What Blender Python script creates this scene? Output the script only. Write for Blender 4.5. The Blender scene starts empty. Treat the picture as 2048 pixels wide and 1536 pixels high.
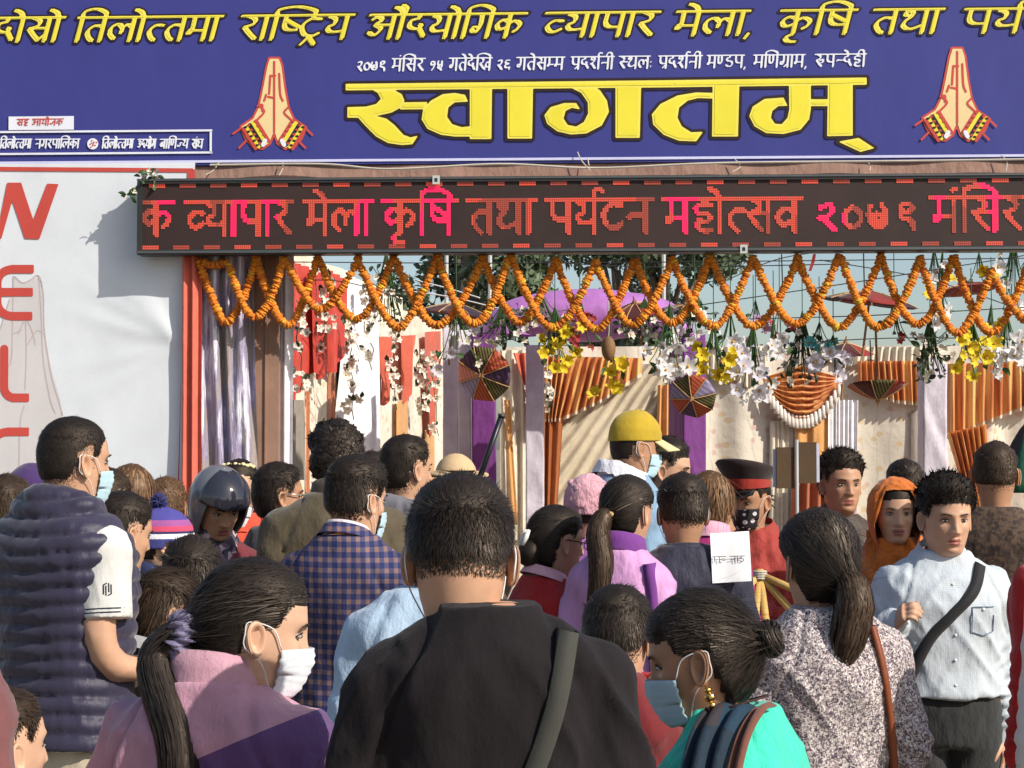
import bpy, bmesh, math, random
import numpy as np
from mathutils import Matrix, Vector, Euler
from mathutils.bvhtree import BVHTree

R = math.radians
scene = bpy.context.scene
C = scene.collection
random.seed(7)
rng = np.random.default_rng(7)

# ---------------------------------------------------------------- camera
F = 3600.0                      # focal length in pixels of a 2048 px wide frame
PITCH = R(2.02)
CAMZ = 1.63
cam_data = bpy.data.cameras.new('camera')
cam_data.sensor_width = 36.0
cam_data.lens = F / 2048.0 * 36.0
cam_data.clip_start = 0.05
cam_data.clip_end = 2000.0
cam = bpy.data.objects.new('camera', cam_data)
cam.location = (0, 0, CAMZ)
cam.rotation_euler = (R(90) + PITCH, 0, 0)
C.objects.link(cam)
scene.camera = cam

# ---------------------------------------------------------------- sky and sun
SUN_EL, SUN_AZ = R(36), R(54)   # azimuth measured from straight behind the camera towards its right
world = bpy.data.worlds.new('World')
scene.world = world
world.use_nodes = True
wn, wl = world.node_tree.nodes, world.node_tree.links
for n in list(wn):
    wn.remove(n)
sky = wn.new('ShaderNodeTexSky')
sky.sky_type = 'NISHITA'
sky.sun_disc = False
sky.sun_elevation = SUN_EL
sky.sun_rotation = math.pi - SUN_AZ
sky.air_density = 1.0
sky.dust_density = 1.6
sky.ozone_density = 1.0
bg = wn.new('ShaderNodeBackground')
bg.inputs['Strength'].default_value = 0.125
wo = wn.new('ShaderNodeOutputWorld')
wl.new(sky.outputs[0], bg.inputs[0])
wl.new(bg.outputs[0], wo.inputs[0])
sun_data = bpy.data.lights.new('sun', 'SUN')
sun_data.energy = 4.8
sun_data.angle = R(0.5)
sun_data.color = (1.0, 0.94, 0.85)
sun = bpy.data.objects.new('sun', sun_data)
to_sun = Vector((math.sin(SUN_AZ) * math.cos(SUN_EL), -math.cos(SUN_AZ) * math.cos(SUN_EL), math.sin(SUN_EL)))
sun.rotation_euler = to_sun.to_track_quat('Z', 'Y').to_euler()
sun.location = (6, -5, 9)
C.objects.link(sun)
scene.view_settings.view_transform = 'Standard'
scene.view_settings.look = 'None'
scene.view_settings.gamma = 1.0
scene.view_settings.use_curve_mapping = False
scene.view_settings.exposure = 0.12

# ---------------------------------------------------------------- helpers
cP, sP = math.cos(PITCH), math.sin(PITCH)
def ray(px, py):
    x, y = (px - 1024) / F, (768 - py) / F
    return Vector((x, cP - y * sP, sP + y * cP))
def at(px, py, d):
    r = ray(px, py)
    return Vector((0, 0, CAMZ)) + r * (d / r.y)

def link(name, me, mats=None, parent=None, smooth=False):
    o = bpy.data.objects.new(name, me)
    C.objects.link(o)
    if mats is not None:
        if not isinstance(mats, (list, tuple)):
            mats = [mats]
        if not len(me.materials):
            for m in mats:
                me.materials.append(m)
    if smooth:
        me.polygons.foreach_set('use_smooth', [True] * len(me.polygons))
    if parent is not None:
        o.parent = parent
    return o
def mesh(name, v, f, mi=None):
    me = bpy.data.meshes.new(name)
    me.from_pydata([tuple(map(float, p)) for p in v], [], [tuple(map(int, q)) for q in f])
    if mi is not None:
        me.polygons.foreach_set('material_index', np.asarray(mi, dtype=np.int32))
    me.update()
    return me
def tag(o, label, cat, group=None):
    o['label'] = label
    o['category'] = cat
    if group:
        o['group'] = group
    return o
def structure(o):
    o['kind'] = 'structure'
    return o
def empty(name, loc, rz=0.0):
    o = bpy.data.objects.new(name, None)
    o.empty_display_size = 0.2
    o.location = loc
    o.rotation_euler = (0, 0, rz)
    C.objects.link(o)
    return o

class MB:
    """collects shapes into one mesh"""
    def __init__(s):
        s.v, s.f, s.m, s.n = [], [], [], 0
    def add(s, v, f, mi=0):
        v = np.asarray(v, dtype=float).reshape(-1, 3)
        s.v.append(v)
        for q in f:
            s.f.append(tuple(int(i) + s.n for i in q))
            s.m.append(mi)
        s.n += len(v)
        return s
    def box(s, a, b, mi=0):
        x0, y0, z0 = a; x1, y1, z1 = b
        v = [(x, y, z) for x in (x0, x1) for y in (y0, y1) for z in (z0, z1)]
        return s.add(v, [(0, 1, 3, 2), (4, 6, 7, 5), (0, 4, 5, 1), (2, 3, 7, 6), (0, 2, 6, 4), (1, 5, 7, 3)], mi)
    def tube(s, pts, r, n=8, mi=0, caps=True):
        v, f = tube_arrays(pts, r, n, caps)
        return s.add(v, f, mi)
    def grid(s, P, mi=0, wrap_u=False):
        """P: array (nu, nv, 3)"""
        nu, nv = P.shape[:2]
        f = []
        for i in range(nu if wrap_u else nu - 1):
            j = (i + 1) % nu
            for k in range(nv - 1):
                f.append((i * nv + k, j * nv + k, j * nv + k + 1, i * nv + k + 1))
        return s.add(P.reshape(-1, 3), f, mi)
    def data(s, name):
        v = np.concatenate(s.v) if s.v else np.zeros((0, 3))
        return mesh(name, v, s.f, s.m)
    def build(s, name, mats=None, parent=None, smooth=False):
        return link(name, s.data(name), mats, parent, smooth)

def frames_along(P):
    P = np.asarray(P, dtype=float)
    T = np.gradient(P, axis=0)
    T /= np.linalg.norm(T, axis=1, keepdims=True) + 1e-12
    N = np.zeros_like(T)
    a = np.array([0, 0, 1.0]) if abs(T[0][2]) < 0.9 else np.array([0, 1.0, 0])
    n = np.cross(T[0], a); n /= np.linalg.norm(n)
    for i in range(len(P)):
        n = n - T[i] * np.dot(n, T[i])
        n /= np.linalg.norm(n) + 1e-12
        N[i] = n
    return P, T, N, np.cross(T, N)
def tube_arrays(pts, r, n=8, caps=True):
    P, T, N, B = frames_along(pts)
    m = len(P)
    r = np.broadcast_to(np.asarray(r, dtype=float), (m,))
    a = np.linspace(0, 2 * np.pi, n, endpoint=False)
    ring = N[:, None, :] * np.cos(a)[None, :, None] + B[:, None, :] * np.sin(a)[None, :, None]
    V = (P[:, None, :] + ring * r[:, None, None]).reshape(-1, 3)
    f = []
    for i in range(m - 1):
        for j in range(n):
            k = (j + 1) % n
            f.append((i * n + j, i * n + k, (i + 1) * n + k, (i + 1) * n + j))
    if caps:
        f.append(tuple(range(n - 1, -1, -1)))
        f.append(tuple((m - 1) * n + j for j in range(n)))
    return V, f
def catmull(pts, k=6, closed=False):
    P = np.asarray(pts, dtype=float)
    if len(P) < 3:
        t = np.linspace(0, 1, k + 1)[:, None]
        return P[0] * (1 - t) + P[-1] * t
    if closed:
        Q = np.vstack([P[-1], P, P[0], P[1]])
    else:
        Q = np.vstack([2 * P[0] - P[1], P, 2 * P[-1] - P[-2]])
    out = []
    for i in range(1, len(Q) - 2):
        p0, p1, p2, p3 = Q[i - 1], Q[i], Q[i + 1], Q[i + 2]
        for t in np.linspace(0, 1, k, endpoint=False):
            out.append(0.5 * (2 * p1 + (p2 - p0) * t + (2 * p0 - 5 * p1 + 4 * p2 - p3) * t * t + (3 * p1 - p0 - 3 * p2 + p3) * t ** 3))
    if not closed:
        out.append(P[-1])
    return np.array(out)
def ellipsoid_arrays(c, r, nu=16, nv=10, M=None):
    v, f = [], []
    for i in range(nv + 1):
        th = np.pi * i / nv
        for j in range(nu):
            ph = 2 * np.pi * j / nu
            v.append((r[0] * np.sin(th) * np.cos(ph), r[1] * np.sin(th) * np.sin(ph), r[2] * np.cos(th)))
    for i in range(nv):
        for j in range(nu):
            k = (j + 1) % nu
            f.append((i * nu + j, (i + 1) * nu + j, (i + 1) * nu + k, i * nu + k))
    v = np.array(v)
    if M is not None:
        v = v @ np.array(M).T
    return v + np.asarray(c, dtype=float), f

def _hash(ix, iy, iz, s):
    h = (ix.astype(np.int64) * 374761393 + iy.astype(np.int64) * 668265263 + iz.astype(np.int64) * 1274126177 + s * 1442695041) & 0xFFFFFFFF
    h = ((h ^ (h >> 13)) * 1274126177) & 0xFFFFFFFF
    h = (h ^ (h >> 16)) & 0xFFFFFF
    return h / float(0xFFFFFF) * 2 - 1
def vnoise(P, s=0):
    P = np.asarray(P, dtype=float)
    I = np.floor(P).astype(np.int64)
    t = P - I
    t = t * t * (3 - 2 * t)
    out = np.zeros(len(P))
    for dx in (0, 1):
        wx = t[:, 0] if dx else 1 - t[:, 0]
        for dy in (0, 1):
            wy = t[:, 1] if dy else 1 - t[:, 1]
            for dz in (0, 1):
                wz = t[:, 2] if dz else 1 - t[:, 2]
                out += wx * wy * wz * _hash(I[:, 0] + dx, I[:, 1] + dy, I[:, 2] + dz, s)
    return out
def sstep(a, b, x):
    t = np.clip((np.asarray(x, dtype=float) - a) / (b - a), 0, 1)
    return t * t * (3 - 2 * t)

# ---------------------------------------------------------------- materials
MATS = {}
def srgb(r, g, b):
    def l(c):
        c /= 255.0
        return c / 12.92 if c <= 0.04045 else ((c + 0.055) / 1.055) ** 2.4
    return (l(r), l(g), l(b), 1.0)
class NT:
    def __init__(s, name):
        s.mat = bpy.data.materials.new(name)
        s.mat.use_nodes = True
        s.t = s.mat.node_tree
        s.p = s.t.nodes['Principled BSDF']
    def n(s, kind, **kw):
        nd = s.t.nodes.new(kind)
        for k, v in kw.items():
            if k in nd.inputs:
                nd.inputs[k].default_value = v
            else:
                setattr(nd, k, v)
        return nd
    def l(s, a, b):
        s.t.links.new(a, b)
    def ramp(s, src, stops, interp='LINEAR'):
        r = s.n('ShaderNodeValToRGB')
        r.color_ramp.interpolation = interp
        e = r.color_ramp.elements
        while len(e) < len(stops):
            e.new(0.5)
        for k, (p, c) in enumerate(stops):
            e[k].position = p
            e[k].color = c
        s.l(src, r.inputs[0])
        return r
    def coords(s, out='Object'):
        return s.n('ShaderNodeTexCoord').outputs[out]
    def noise(s, scale, detail=3.0, rough=0.6, vec=None, stretch=None):
        n = s.n('ShaderNodeTexNoise')
        n.inputs['Scale'].default_value = scale
        n.inputs['Detail'].default_value = detail
        n.inputs['Roughness'].default_value = rough
        v = vec if vec is not None else s.coords()
        if stretch:
            mp = s.n('ShaderNodeMapping')
            mp.inputs['Scale'].default_value = stretch
            s.l(v, mp.inputs[0])
            v = mp.outputs[0]
        s.l(v, n.inputs['Vector'])
        return n
    def bump(s, h, strength, dist=0.01, prev=None):
        b = s.n('ShaderNodeBump')
        b.inputs['Strength'].default_value = strength
        b.inputs['Distance'].default_value = dist
        s.l(h, b.inputs['Height'])
        if prev is not None:
            s.l(prev.outputs[0], b.inputs['Normal'])
        s.l(b.outputs[0], s.p.inputs['Normal'])
        return b
    def mix(s, fac, a, b, mode='MIX'):
        m = s.n('ShaderNodeMix')
        m.data_type = 'RGBA'
        m.blend_type = mode
        if isinstance(fac, (int, float)):
            m.inputs[0].default_value = fac
        else:
            s.l(fac, m.inputs[0])
        for k, x in ((6, a), (7, b)):
            if isinstance(x, (tuple, list)):
                m.inputs[k].default_value = x
            else:
                s.l(x, m.inputs[k])
        return m.outputs[2]

def mul(c, k):
    return (c[0] * k, c[1] * k, c[2] * k, 1.0)
def plain(name, col, rough=0.6, metal=0.0, var=0.15, scale=6.0, bump=0.0, bscale=60.0, spec=0.4):
    if name in MATS:
        return MATS[name]
    t = NT(name)
    nz = t.noise(scale, 4)
    r = t.ramp(nz.outputs[0], [(0.25, mul(col, 1 - var)), (0.75, mul(col, 1 + var * 0.6))])
    t.l(r.outputs[0], t.p.inputs['Base Color'])
    t.p.inputs['Roughness'].default_value = rough
    t.p.inputs['Metallic'].default_value = metal
    t.p.inputs['Specular IOR Level'].default_value = spec
    if bump:
        t.bump(t.noise(bscale, 3).outputs[0], bump, 0.004)
    MATS[name] = t.mat
    return t.mat
def cloth(name, col, rough=0.85, var=0.18, weave=420.0, wrinkle=0.5, sheen=0.2, trans=0.0, wscale=14.0):
    """woven fabric: small weave relief over soft creases"""
    if name in MATS:
        return MATS[name]
    t = NT(name)
    big = t.noise(wscale, 5, 0.55, stretch=(1, 1, 0.45))
    nz = t.noise(9.0, 4)
    r = t.ramp(nz.outputs[0], [(0.25, mul(col, 1 - var)), (0.75, mul(col, 1 + var * 0.7))])
    t.l(r.outputs[0], t.p.inputs['Base Color'])
    t.p.inputs['Roughness'].default_value = rough
    t.p.inputs['Specular IOR Level'].default_value = 0.25
    t.p.inputs['Sheen Weight'].default_value = sheen
    b1 = t.bump(big.outputs[0], wrinkle, 0.02)
    fine = t.noise(weave, 2)
    t.bump(fine.outputs[0], 0.35, 0.002, b1)
    if trans:
        t.p.inputs['Transmission Weight'].default_value = 0.0
        tr = t.n('ShaderNodeBsdfTranslucent')
        t.l(r.outputs[0], tr.inputs[0])
        mx = t.n('ShaderNodeMixShader')
        mx.inputs[0].default_value = trans
        t.l(t.p.outputs[0], mx.inputs[1])
        t.l(tr.outputs[0], mx.inputs[2])
        t.l(mx.outputs[0], t.t.nodes['Material Output'].inputs[0])
    MATS[name] = t.mat
    return t.mat
def satin(name, col, rough=0.38, var=0.2, trans=0.15):
    if name in MATS:
        return MATS[name]
    m = cloth(name, col, rough, var, 300.0, 0.35, 0.1, trans)
    m.node_tree.nodes['Principled BSDF'].inputs['Specular IOR Level'].default_value = 0.6
    return m
def skin(name, col):
    if name in MATS:
        return MATS[name]
    t = NT(name)
    nz = t.noise(22.0, 5)
    r = t.ramp(nz.outputs[0], [(0.2, mul(col, 0.84)), (0.8, mul(col, 1.12))])
    t.l(r.outputs[0], t.p.inputs['Base Color'])
    t.p.inputs['Roughness'].default_value = 0.48
    t.p.inputs['Specular IOR Level'].default_value = 0.4
    t.p.inputs['Subsurface Weight'].default_value = 0.12
    t.p.inputs['Subsurface Radius'].default_value = (0.012, 0.004, 0.002)
    t.bump(t.noise(260.0, 3).outputs[0], 0.2, 0.001)
    MATS[name] = t.mat
    return t.mat
def hairmat(name, col, rough=0.46):
    """hair: every lock carries its own shade in the 'tone' attribute"""
    if name in MATS:
        return MATS[name]
    t = NT(name)
    at_ = t.n('ShaderNodeAttribute')
    at_.attribute_name = 'tone'
    nz = t.noise(40.0, 3, 0.6)
    r = t.ramp(nz.outputs[0], [(0.3, mul(col, 0.75)), (0.75, mul(col, 1.35))])
    c = t.mix(1.0, r.outputs[0], at_.outputs['Color'], 'MULTIPLY')
    t.l(c, t.p.inputs['Base Color'])
    rr = t.n('ShaderNodeMapRange')
    t.l(at_.outputs['Fac'], rr.inputs[0])
    rr.inputs[1].default_value = 0.2; rr.inputs[2].default_value = 2.2; rr.inputs[3].default_value = 0.62; rr.inputs[4].default_value = rough - .1
    t.l(rr.outputs[0], t.p.inputs['Roughness'])
    t.p.inputs['Specular IOR Level'].default_value = 0.35
    t.p.inputs['Specular Tint'].default_value = (1.0, .82, .66, 1)
    MATS[name] = t.mat
    return t.mat
def set_tone(o, tone):
    me = o.data
    tone = np.broadcast_to(np.asarray(tone, dtype=np.float32), (len(me.vertices),))
    at_ = me.attributes.new('tone', 'FLOAT_COLOR', 'POINT')
    at_.data.foreach_set('color', np.stack([tone, tone, tone, np.ones_like(tone)], 1).astype(np.float32).ravel())
    return o
def lock_tones(counts, seed, lo=.6, hi=2.1):
    r = np.random.default_rng(seed)
    k = r.random(len(counts))
    return np.repeat(lo + (hi - lo) * k ** 1.8, counts)

# ---------------------------------------------------------------- ground
def ground_mat():
    t = NT('packed_earth')
    a = t.noise(0.6, 8, 0.65)
    b = t.noise(14.0, 6, 0.7)
    m = t.mix(0.45, a.outputs[0], b.outputs[0])
    r = t.ramp(m, [(0.3, (0.16, 0.125, 0.09, 1)), (0.55, (0.27, 0.22, 0.165, 1)), (0.75, (0.36, 0.31, 0.25, 1))])
    t.l(r.outputs[0], t.p.inputs['Base Color'])
    t.p.inputs['Roughness'].default_value = 0.95
    t.bump(b.outputs[0], 0.6, 0.03)
    return t.mat
GM = ground_mat()
gx = np.concatenate([[-900, -300, -90], np.linspace(-30, 30, 61), [90, 300, 900]])
gy = np.concatenate([[-300, -60], np.linspace(-6, 60, 67), [150, 400, 1200]])
XX, YY = np.meshgrid(gx, gy, indexing='ij')
ZZ = vnoise(np.stack([XX.ravel() * 0.9, YY.ravel() * 0.9, XX.ravel() * 0], 1), 3).reshape(XX.shape) * 0.012 - 0.012
g = MB().grid(np.stack([XX, YY, ZZ], -1)).build('ground', GM, None, True)
structure(g)

# ---------------------------------------------------------------- the gate's frame of reference
GA = R(2.6)
GO = Vector((0, 9.2, 0))
GU = Vector((math.cos(GA), -math.sin(GA), 0))
GN = Vector((-math.sin(GA), -math.cos(GA), 0))
def G(px, py, off=0.0):
    r = ray(px, py)
    o = Vector((0, 0, CAMZ))
    p0 = GO + GN * off
    t = (p0 - o).dot(GN) / r.dot(GN)
    p = o + r * t
    return (p - GO).dot(GU), p.z
def on_gate(o):
    o.location = GO
    o.rotation_euler = (0, 0, -GA)
    return o

# ---------------------------------------------------------------- flat print: shapes -> signed distance -> sheet mesh
def poly_sdf(poly, X, Y):
    P = np.asarray(poly, dtype=float)
    d2 = np.full(X.shape, 1e18)
    inside = np.zeros(X.shape, bool)
    n = len(P)
    for i in range(n):
        ax, ay = P[i]; bx, by = P[(i + 1) % n]
        ex, ey = bx - ax, by - ay
        L = ex * ex + ey * ey + 1e-18
        t = np.clip(((X - ax) * ex + (Y - ay) * ey) / L, 0, 1)
        d2 = np.minimum(d2, (X - ax - t * ex) ** 2 + (Y - ay - t * ey) ** 2)
        if ay != by:
            c = (ay > Y) != (by > Y)
            inside ^= c & (X < (bx - ax) * (Y - ay) / (by - ay) + ax)
    d = np.sqrt(d2)
    return np.where(inside, -d, d)
def seg_sdf(a, b, r, X, Y):
    ex, ey = b[0] - a[0], b[1] - a[1]
    L = ex * ex + ey * ey + 1e-18
    t = np.clip(((X - a[0]) * ex + (Y - a[1]) * ey) / L, 0, 1)
    return np.sqrt((X - a[0] - t * ex) ** 2 + (Y - a[1] - t * ey) ** 2) - r
def sheet(field, x0, y0, h, level=0.0, run=10**6):
    """marching squares: filled area where field < level; returns 2-D verts and faces"""
    A = field - level
    ins = A < 0
    nx, ny = A.shape
    full = ins[:-1, :-1] & ins[1:, :-1] & ins[:-1, 1:] & ins[1:, 1:]
    anyi = ins[:-1, :-1] | ins[1:, :-1] | ins[:-1, 1:] | ins[1:, 1:]
    V, Fc = [], []
    for j in range(ny - 1):
        row = full[:, j]
        i = 0
        while i < nx - 1:
            if row[i]:
                k = i
                while k < nx - 1 and row[k] and k - i < run:
                    k += 1
                b = len(V)
                V += [(x0 + i * h, y0 + j * h), (x0 + k * h, y0 + j * h), (x0 + k * h, y0 + (j + 1) * h), (x0 + i * h, y0 + (j + 1) * h)]
                Fc.append((b, b + 1, b + 2, b + 3))
                i = k
            else:
                i += 1
    ii, jj = np.nonzero(anyi & ~full)
    for i, j in zip(ii, jj):
        cs = ((i, j), (i + 1, j), (i + 1, j + 1), (i, j + 1))
        poly = []
        for q in range(4):
            a, b = cs[q], cs[(q + 1) % 4]
            va, vb = A[a], A[b]
            if va < 0:
                poly.append((x0 + a[0] * h, y0 + a[1] * h))
            if (va < 0) != (vb < 0):
                t = va / (va - vb)
                poly.append((x0 + (a[0] + t * (b[0] - a[0])) * h, y0 + (a[1] + t * (b[1] - a[1])) * h))
        if len(poly) >= 3:
            b = len(V)
            V += poly
            Fc.append(tuple(range(b, b + len(poly))))
    return V, Fc
def field_of(shapes, pad, h):
    """shapes: list of ('p', polygon) or ('s', a, b, r)"""
    pts = []
    for s in shapes:
        if s[0] == 'p':
            pts += list(s[1])
        else:
            pts += [(s[1][0] - s[3], s[1][1] - s[3]), (s[2][0] + s[3], s[2][1] + s[3]), s[1], s[2]]
    P = np.array(pts)
    lo, hi = P.min(0) - pad, P.max(0) + pad
    nx, ny = int((hi[0] - lo[0]) / h) + 2, int((hi[1] - lo[1]) / h) + 2
    X, Y = np.meshgrid(lo[0] + np.arange(nx) * h, lo[1] + np.arange(ny) * h, indexing='ij')
    A = np.full(X.shape, 1e9)
    for s in shapes:
        pp = np.array(s[1] if s[0] == 'p' else [s[1], s[2]])
        m = pad + (0 if s[0] == 'p' else s[3]) + h * 2
        i0, j0 = np.maximum(((pp.min(0) - m - lo) / h).astype(int), 0)
        i1, j1 = ((pp.max(0) + m - lo) / h).astype(int) + 2
        sl = (slice(i0, i1), slice(j0, j1))
        d = poly_sdf(s[1], X[sl], Y[sl]) if s[0] == 'p' else seg_sdf(s[1], s[2], s[3], X[sl], Y[sl])
        A[sl] = np.minimum(A[sl], d)
    return A, lo, h

# ---- a skeleton script face: headline at 1, baseline at 0; (strokes, stem x or None, advance)
GL = {
 'ka': ([[(.42,.66),(.24,.74),(.08,.56),(.18,.34),(.42,.46)], [(.42,.56),(.6,.7),(.78,.56),(.74,.36),(.62,.24)]], .42, .9),
 'kha': ([[(.22,1),(.34,.84),(.26,.64),(.08,.56)], [(.08,.56),(.3,.28),(.5,.08)], [(.86,.62),(.66,.66),(.54,.44),(.64,.26),(.86,.36)]], .86, 1.02),
 'ga': ([[(.3,1),(.32,.55),(.24,.26),(.1,.3),(.1,.44),(.22,.46)]], .6, .76),
 'gha': ([[(.14,.98),(.1,.76),(.3,.64),(.1,.48),(.14,.26),(.4,.2),(.66,.34)]], .66, .82),
 'ja': ([[(.68,.6),(.42,.6),(.44,.36),(.26,.2),(.1,.34)]], .68, .84),
 'tta': ([[(.36,1),(.36,.86)], [(.6,.84),(.3,.84),(.1,.56),(.2,.22),(.44,.14),(.62,.26)]], None, .72),
 'dda': ([[(.36,1),(.36,.84)], [(.36,.84),(.12,.74),(.2,.56),(.44,.52),(.56,.34),(.42,.12),(.18,.14),(.08,.24)]], None, .68),
 'nna': ([[(.12,1),(.12,.5),(.24,.34),(.37,.5),(.37,1)]], .66, .82),
 'ta': ([[(.58,.62),(.32,.66),(.13,.44),(.2,.18),(.34,.02)]], .58, .74),
 'tha': ([[(.3,.74),(.14,.76),(.14,.92),(.3,.9),(.32,.72),(.16,.52),(.14,.3),(.34,.18),(.68,.36)]], .68, .84),
 'da': ([[(.36,1),(.36,.84)], [(.36,.84),(.12,.74),(.12,.5),(.32,.4),(.48,.48),(.42,.6)], [(.42,.44),(.62,.08)]], None, .7),
 'na': ([[(.1,.44),(.16,.54),(.3,.52),(.58,.52)]], .58, .74),
 'pa': ([[(.14,1),(.14,.58),(.28,.4),(.58,.4)]], .58, .74),
 'ba': ([[(.58,.64),(.28,.68),(.1,.44),(.28,.2),(.58,.38)], [(.2,.6),(.48,.28)]], .58, .74),
 'ma': ([[(.17,1),(.17,.38),(.07,.3),(.09,.44),(.2,.42),(.58,.42)]], .58, .74),
 'ya': ([[(.1,.94),(.28,.84),(.28,.62),(.12,.5),(.22,.3),(.6,.34)]], .6, .76),
 'ra': ([[(.16,1),(.38,.86),(.36,.66),(.12,.54)], [(.12,.54),(.3,.28),(.5,.04)]], None, .58),
 'la': ([[(.78,.58),(.62,.7),(.48,.56),(.46,.34)], [(.47,.56),(.32,.72),(.12,.58),(.12,.3),(.28,.1)]], .78, .94),
 'va': ([[(.58,.64),(.28,.68),(.1,.44),(.28,.2),(.58,.38)]], .58, .74),
 'sha': ([[(.3,.74),(.14,.78),(.16,.94),(.36,.92),(.4,.72),(.24,.52),(.08,.42)], [(.18,.48),(.46,.06)]], .7, .86),
 'ssa': ([[(.14,1),(.14,.58),(.28,.4),(.58,.4)], [(.14,.82),(.58,.5)]], .58, .74),
 'sa': ([[(.16,1),(.38,.86),(.36,.66),(.1,.54)], [(.1,.54),(.28,.28),(.46,.06)], [(.26,.56),(.66,.56)]], .66, .82),
 'ha': ([[(.36,1),(.36,.84)], [(.56,.82),(.34,.84),(.15,.74),(.2,.58),(.42,.56),(.54,.44),(.42,.3),(.22,.36)], [(.22,.36),(.2,.14),(.4,.02),(.58,.06)]], None, .7),
 'a': ([[(.08,.8),(.24,.92),(.4,.78),(.22,.6),(.42,.42),(.26,.16),(.06,.28)], [(.28,.58),(.74,.58)]], .74, .9),
 'u': ([[(.12,.8),(.36,.84),(.4,.66),(.2,.56),(.44,.42),(.34,.14),(.08,.22)]], None, .6),
 'i': ([[(.36,1),(.36,.84)], [(.5,.82),(.18,.76),(.2,.6),(.46,.52),(.44,.34),(.14,.3),(.3,.14),(.46,.0)]], None, .62),
 '0': ([[(.3,.72),(.1,.54),(.12,.26),(.3,.12),(.48,.26),(.5,.54),(.3,.72)]], None, .6),
 '1': ([[(.34,.5),(.16,.46),(.14,.7),(.32,.74),(.42,.56),(.34,.26),(.2,.04)]], None, .52),
 '2': ([[(.12,.72),(.34,.8),(.42,.62),(.26,.42),(.1,.4)], [(.16,.42),(.46,.04)]], None, .56),
 '5': ([[(.16,.78),(.16,.5),(.44,.46)], [(.44,.78),(.44,.3),(.22,.2),(.16,.36),(.44,.04)]], None, .58),
 '6': ([[(.46,.78),(.2,.76),(.16,.58),(.4,.5),(.14,.4),(.2,.18),(.46,.22),(.44,.04)]], None, .58),
 '7': ([[(.36,.5),(.22,.5),(.24,.34),(.44,.34),(.5,.56),(.4,.78)], [(.1,.76),(.06,.44),(.2,.16),(.46,.18),(.5,.4)]], None, .62),
 '9': ([[(.44,.6),(.22,.56),(.2,.76),(.4,.82),(.5,.68)], [(.22,.6),(.2,.4),(.46,.3),(.52,.04)]], None, .62),
}
NOHEAD = set('0125679')
def word_strokes(tokens):
    """tokens such as 'da o sa+ra': list of (polyline) strokes and the width"""
    S, x = [], 0.0
    last = 0.3
    heads = []
    pend = None
    for tk in tokens.split():
        if tk in GL or (tk[0] == 'h' and tk[1:] in GL):
            half = tk not in GL
            st, stem, adv = GL[tk[1:] if half else tk]
            if half:
                adv = (stem if stem else adv * .8) - .02
            for s in st:
                c = catmull(s, 5) if len(s) > 2 else np.array(s)
                if half and stem:
                    c = c[c[:, 0] <= stem - .04] if (c[:, 0] <= stem - .04).sum() > 2 else c
                S.append(c + np.array([x, 0]))
            if stem and not half:
                S.append(np.array([(x + stem, 1), (x + stem, 0)]))
            if tk not in NOHEAD:
                heads.append((x, x + adv))
            if not half:
                last = x + (stem if stem else adv * .52)
            if pend is not None and not half:
                a = pend
                S.append(catmull([(a, .98), (a + .02, 1.24), ((a + last) / 2, 1.36), (last - .02, 1.2), (last, .98)], 6))
                pend = None
            x += adv
        elif tk == 'aa':
            S.append(np.array([(x + .12, 1), (x + .12, 0)])); heads.append((x, x + .28)); last = x + .12; x += .28
        elif tk == 'I-':                           # short i before its letter
            S.append(np.array([(x + .12, 1), (x + .12, 0)])); heads.append((x, x + .26)); pend = x + .12; x += .26
        elif tk == 'ii':
            S.append(np.array([(x + .14, 1), (x + .14, 0)])); heads.append((x, x + .28))
            S.append(catmull([(x + .14, .98), (x + .08, 1.26), (x - .16, 1.32), (x - .34, 1.02)], 6)); last = x + .14; x += .28
        elif tk in ('e', 'ai'):
            S.append(catmull([(last, .98), (last - .1, 1.2), (last - .3, 1.32)], 5))
            if tk == 'ai':
                S.append(catmull([(last, .98), (last + .02, 1.22), (last - .12, 1.36)], 5))
        elif tk in ('o', 'au'):
            S.append(np.array([(x + .12, 1), (x + .12, 0)])); heads.append((x, x + .28)); last = x + .12; x += .28
            S.append(catmull([(last, .98), (last - .1, 1.2), (last - .3, 1.32)], 5))
            if tk == 'au':
                S.append(catmull([(last + .02, .98), (last + .06, 1.24), (last - .1, 1.4)], 5))
        elif tk == 'ri':
            S.append(catmull([(last, .02), (last - .16, -.12), (last - .08, -.28), (last + .1, -.3)], 5))
        elif tk == 'uu':
            S.append(catmull([(last + .06, .5), (last + .26, .6), (last + .3, .4), (last + .16, .34)], 5)); x += .2; heads.append((x - .2, x))
        elif tk == 'am':
            S.append(np.array([(last - .04, 1.22), (last + .02, 1.25)]))
        elif tk == 'reph':
            S.append(catmull([(last, 1.0), (last - .02, 1.22), (last + .1, 1.32), (last + .24, 1.26)], 5))
        elif tk == '+ra':
            S.append(np.array([(last - .02, .3), (last - .24, .04)]))
        elif tk == '++ra':
            S.append(np.array([(last - .02, .1), (last - .2, -.22)])); S.append(np.array([(last - .02, .1), (last + .18, -.22)]))
        elif tk == 'hal':
            S.append(np.array([(last - .1, -.06), (last + .14, -.24)]))
        elif tk == ',':
            S.append(np.array([(x + .12, .06), (x + .06, -.14)])); x += .22
        elif tk == ':':
            S.append(np.array([(x + .1, .56), (x + .1, .52)])); S.append(np.array([(x + .1, .2), (x + .1, .16)])); x += .24
        elif tk == '_':
            x += .42
    if heads:
        runs = [list(heads[0])]
        for a, b in heads[1:]:
            if a - runs[-1][1] < .05:
                runs[-1][1] = b
            else:
                runs.append([a, b])
        for a, b in runs:
            S.append(np.array([(a - .02, 1), (b + .02, 1)]))
    return S, x
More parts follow.
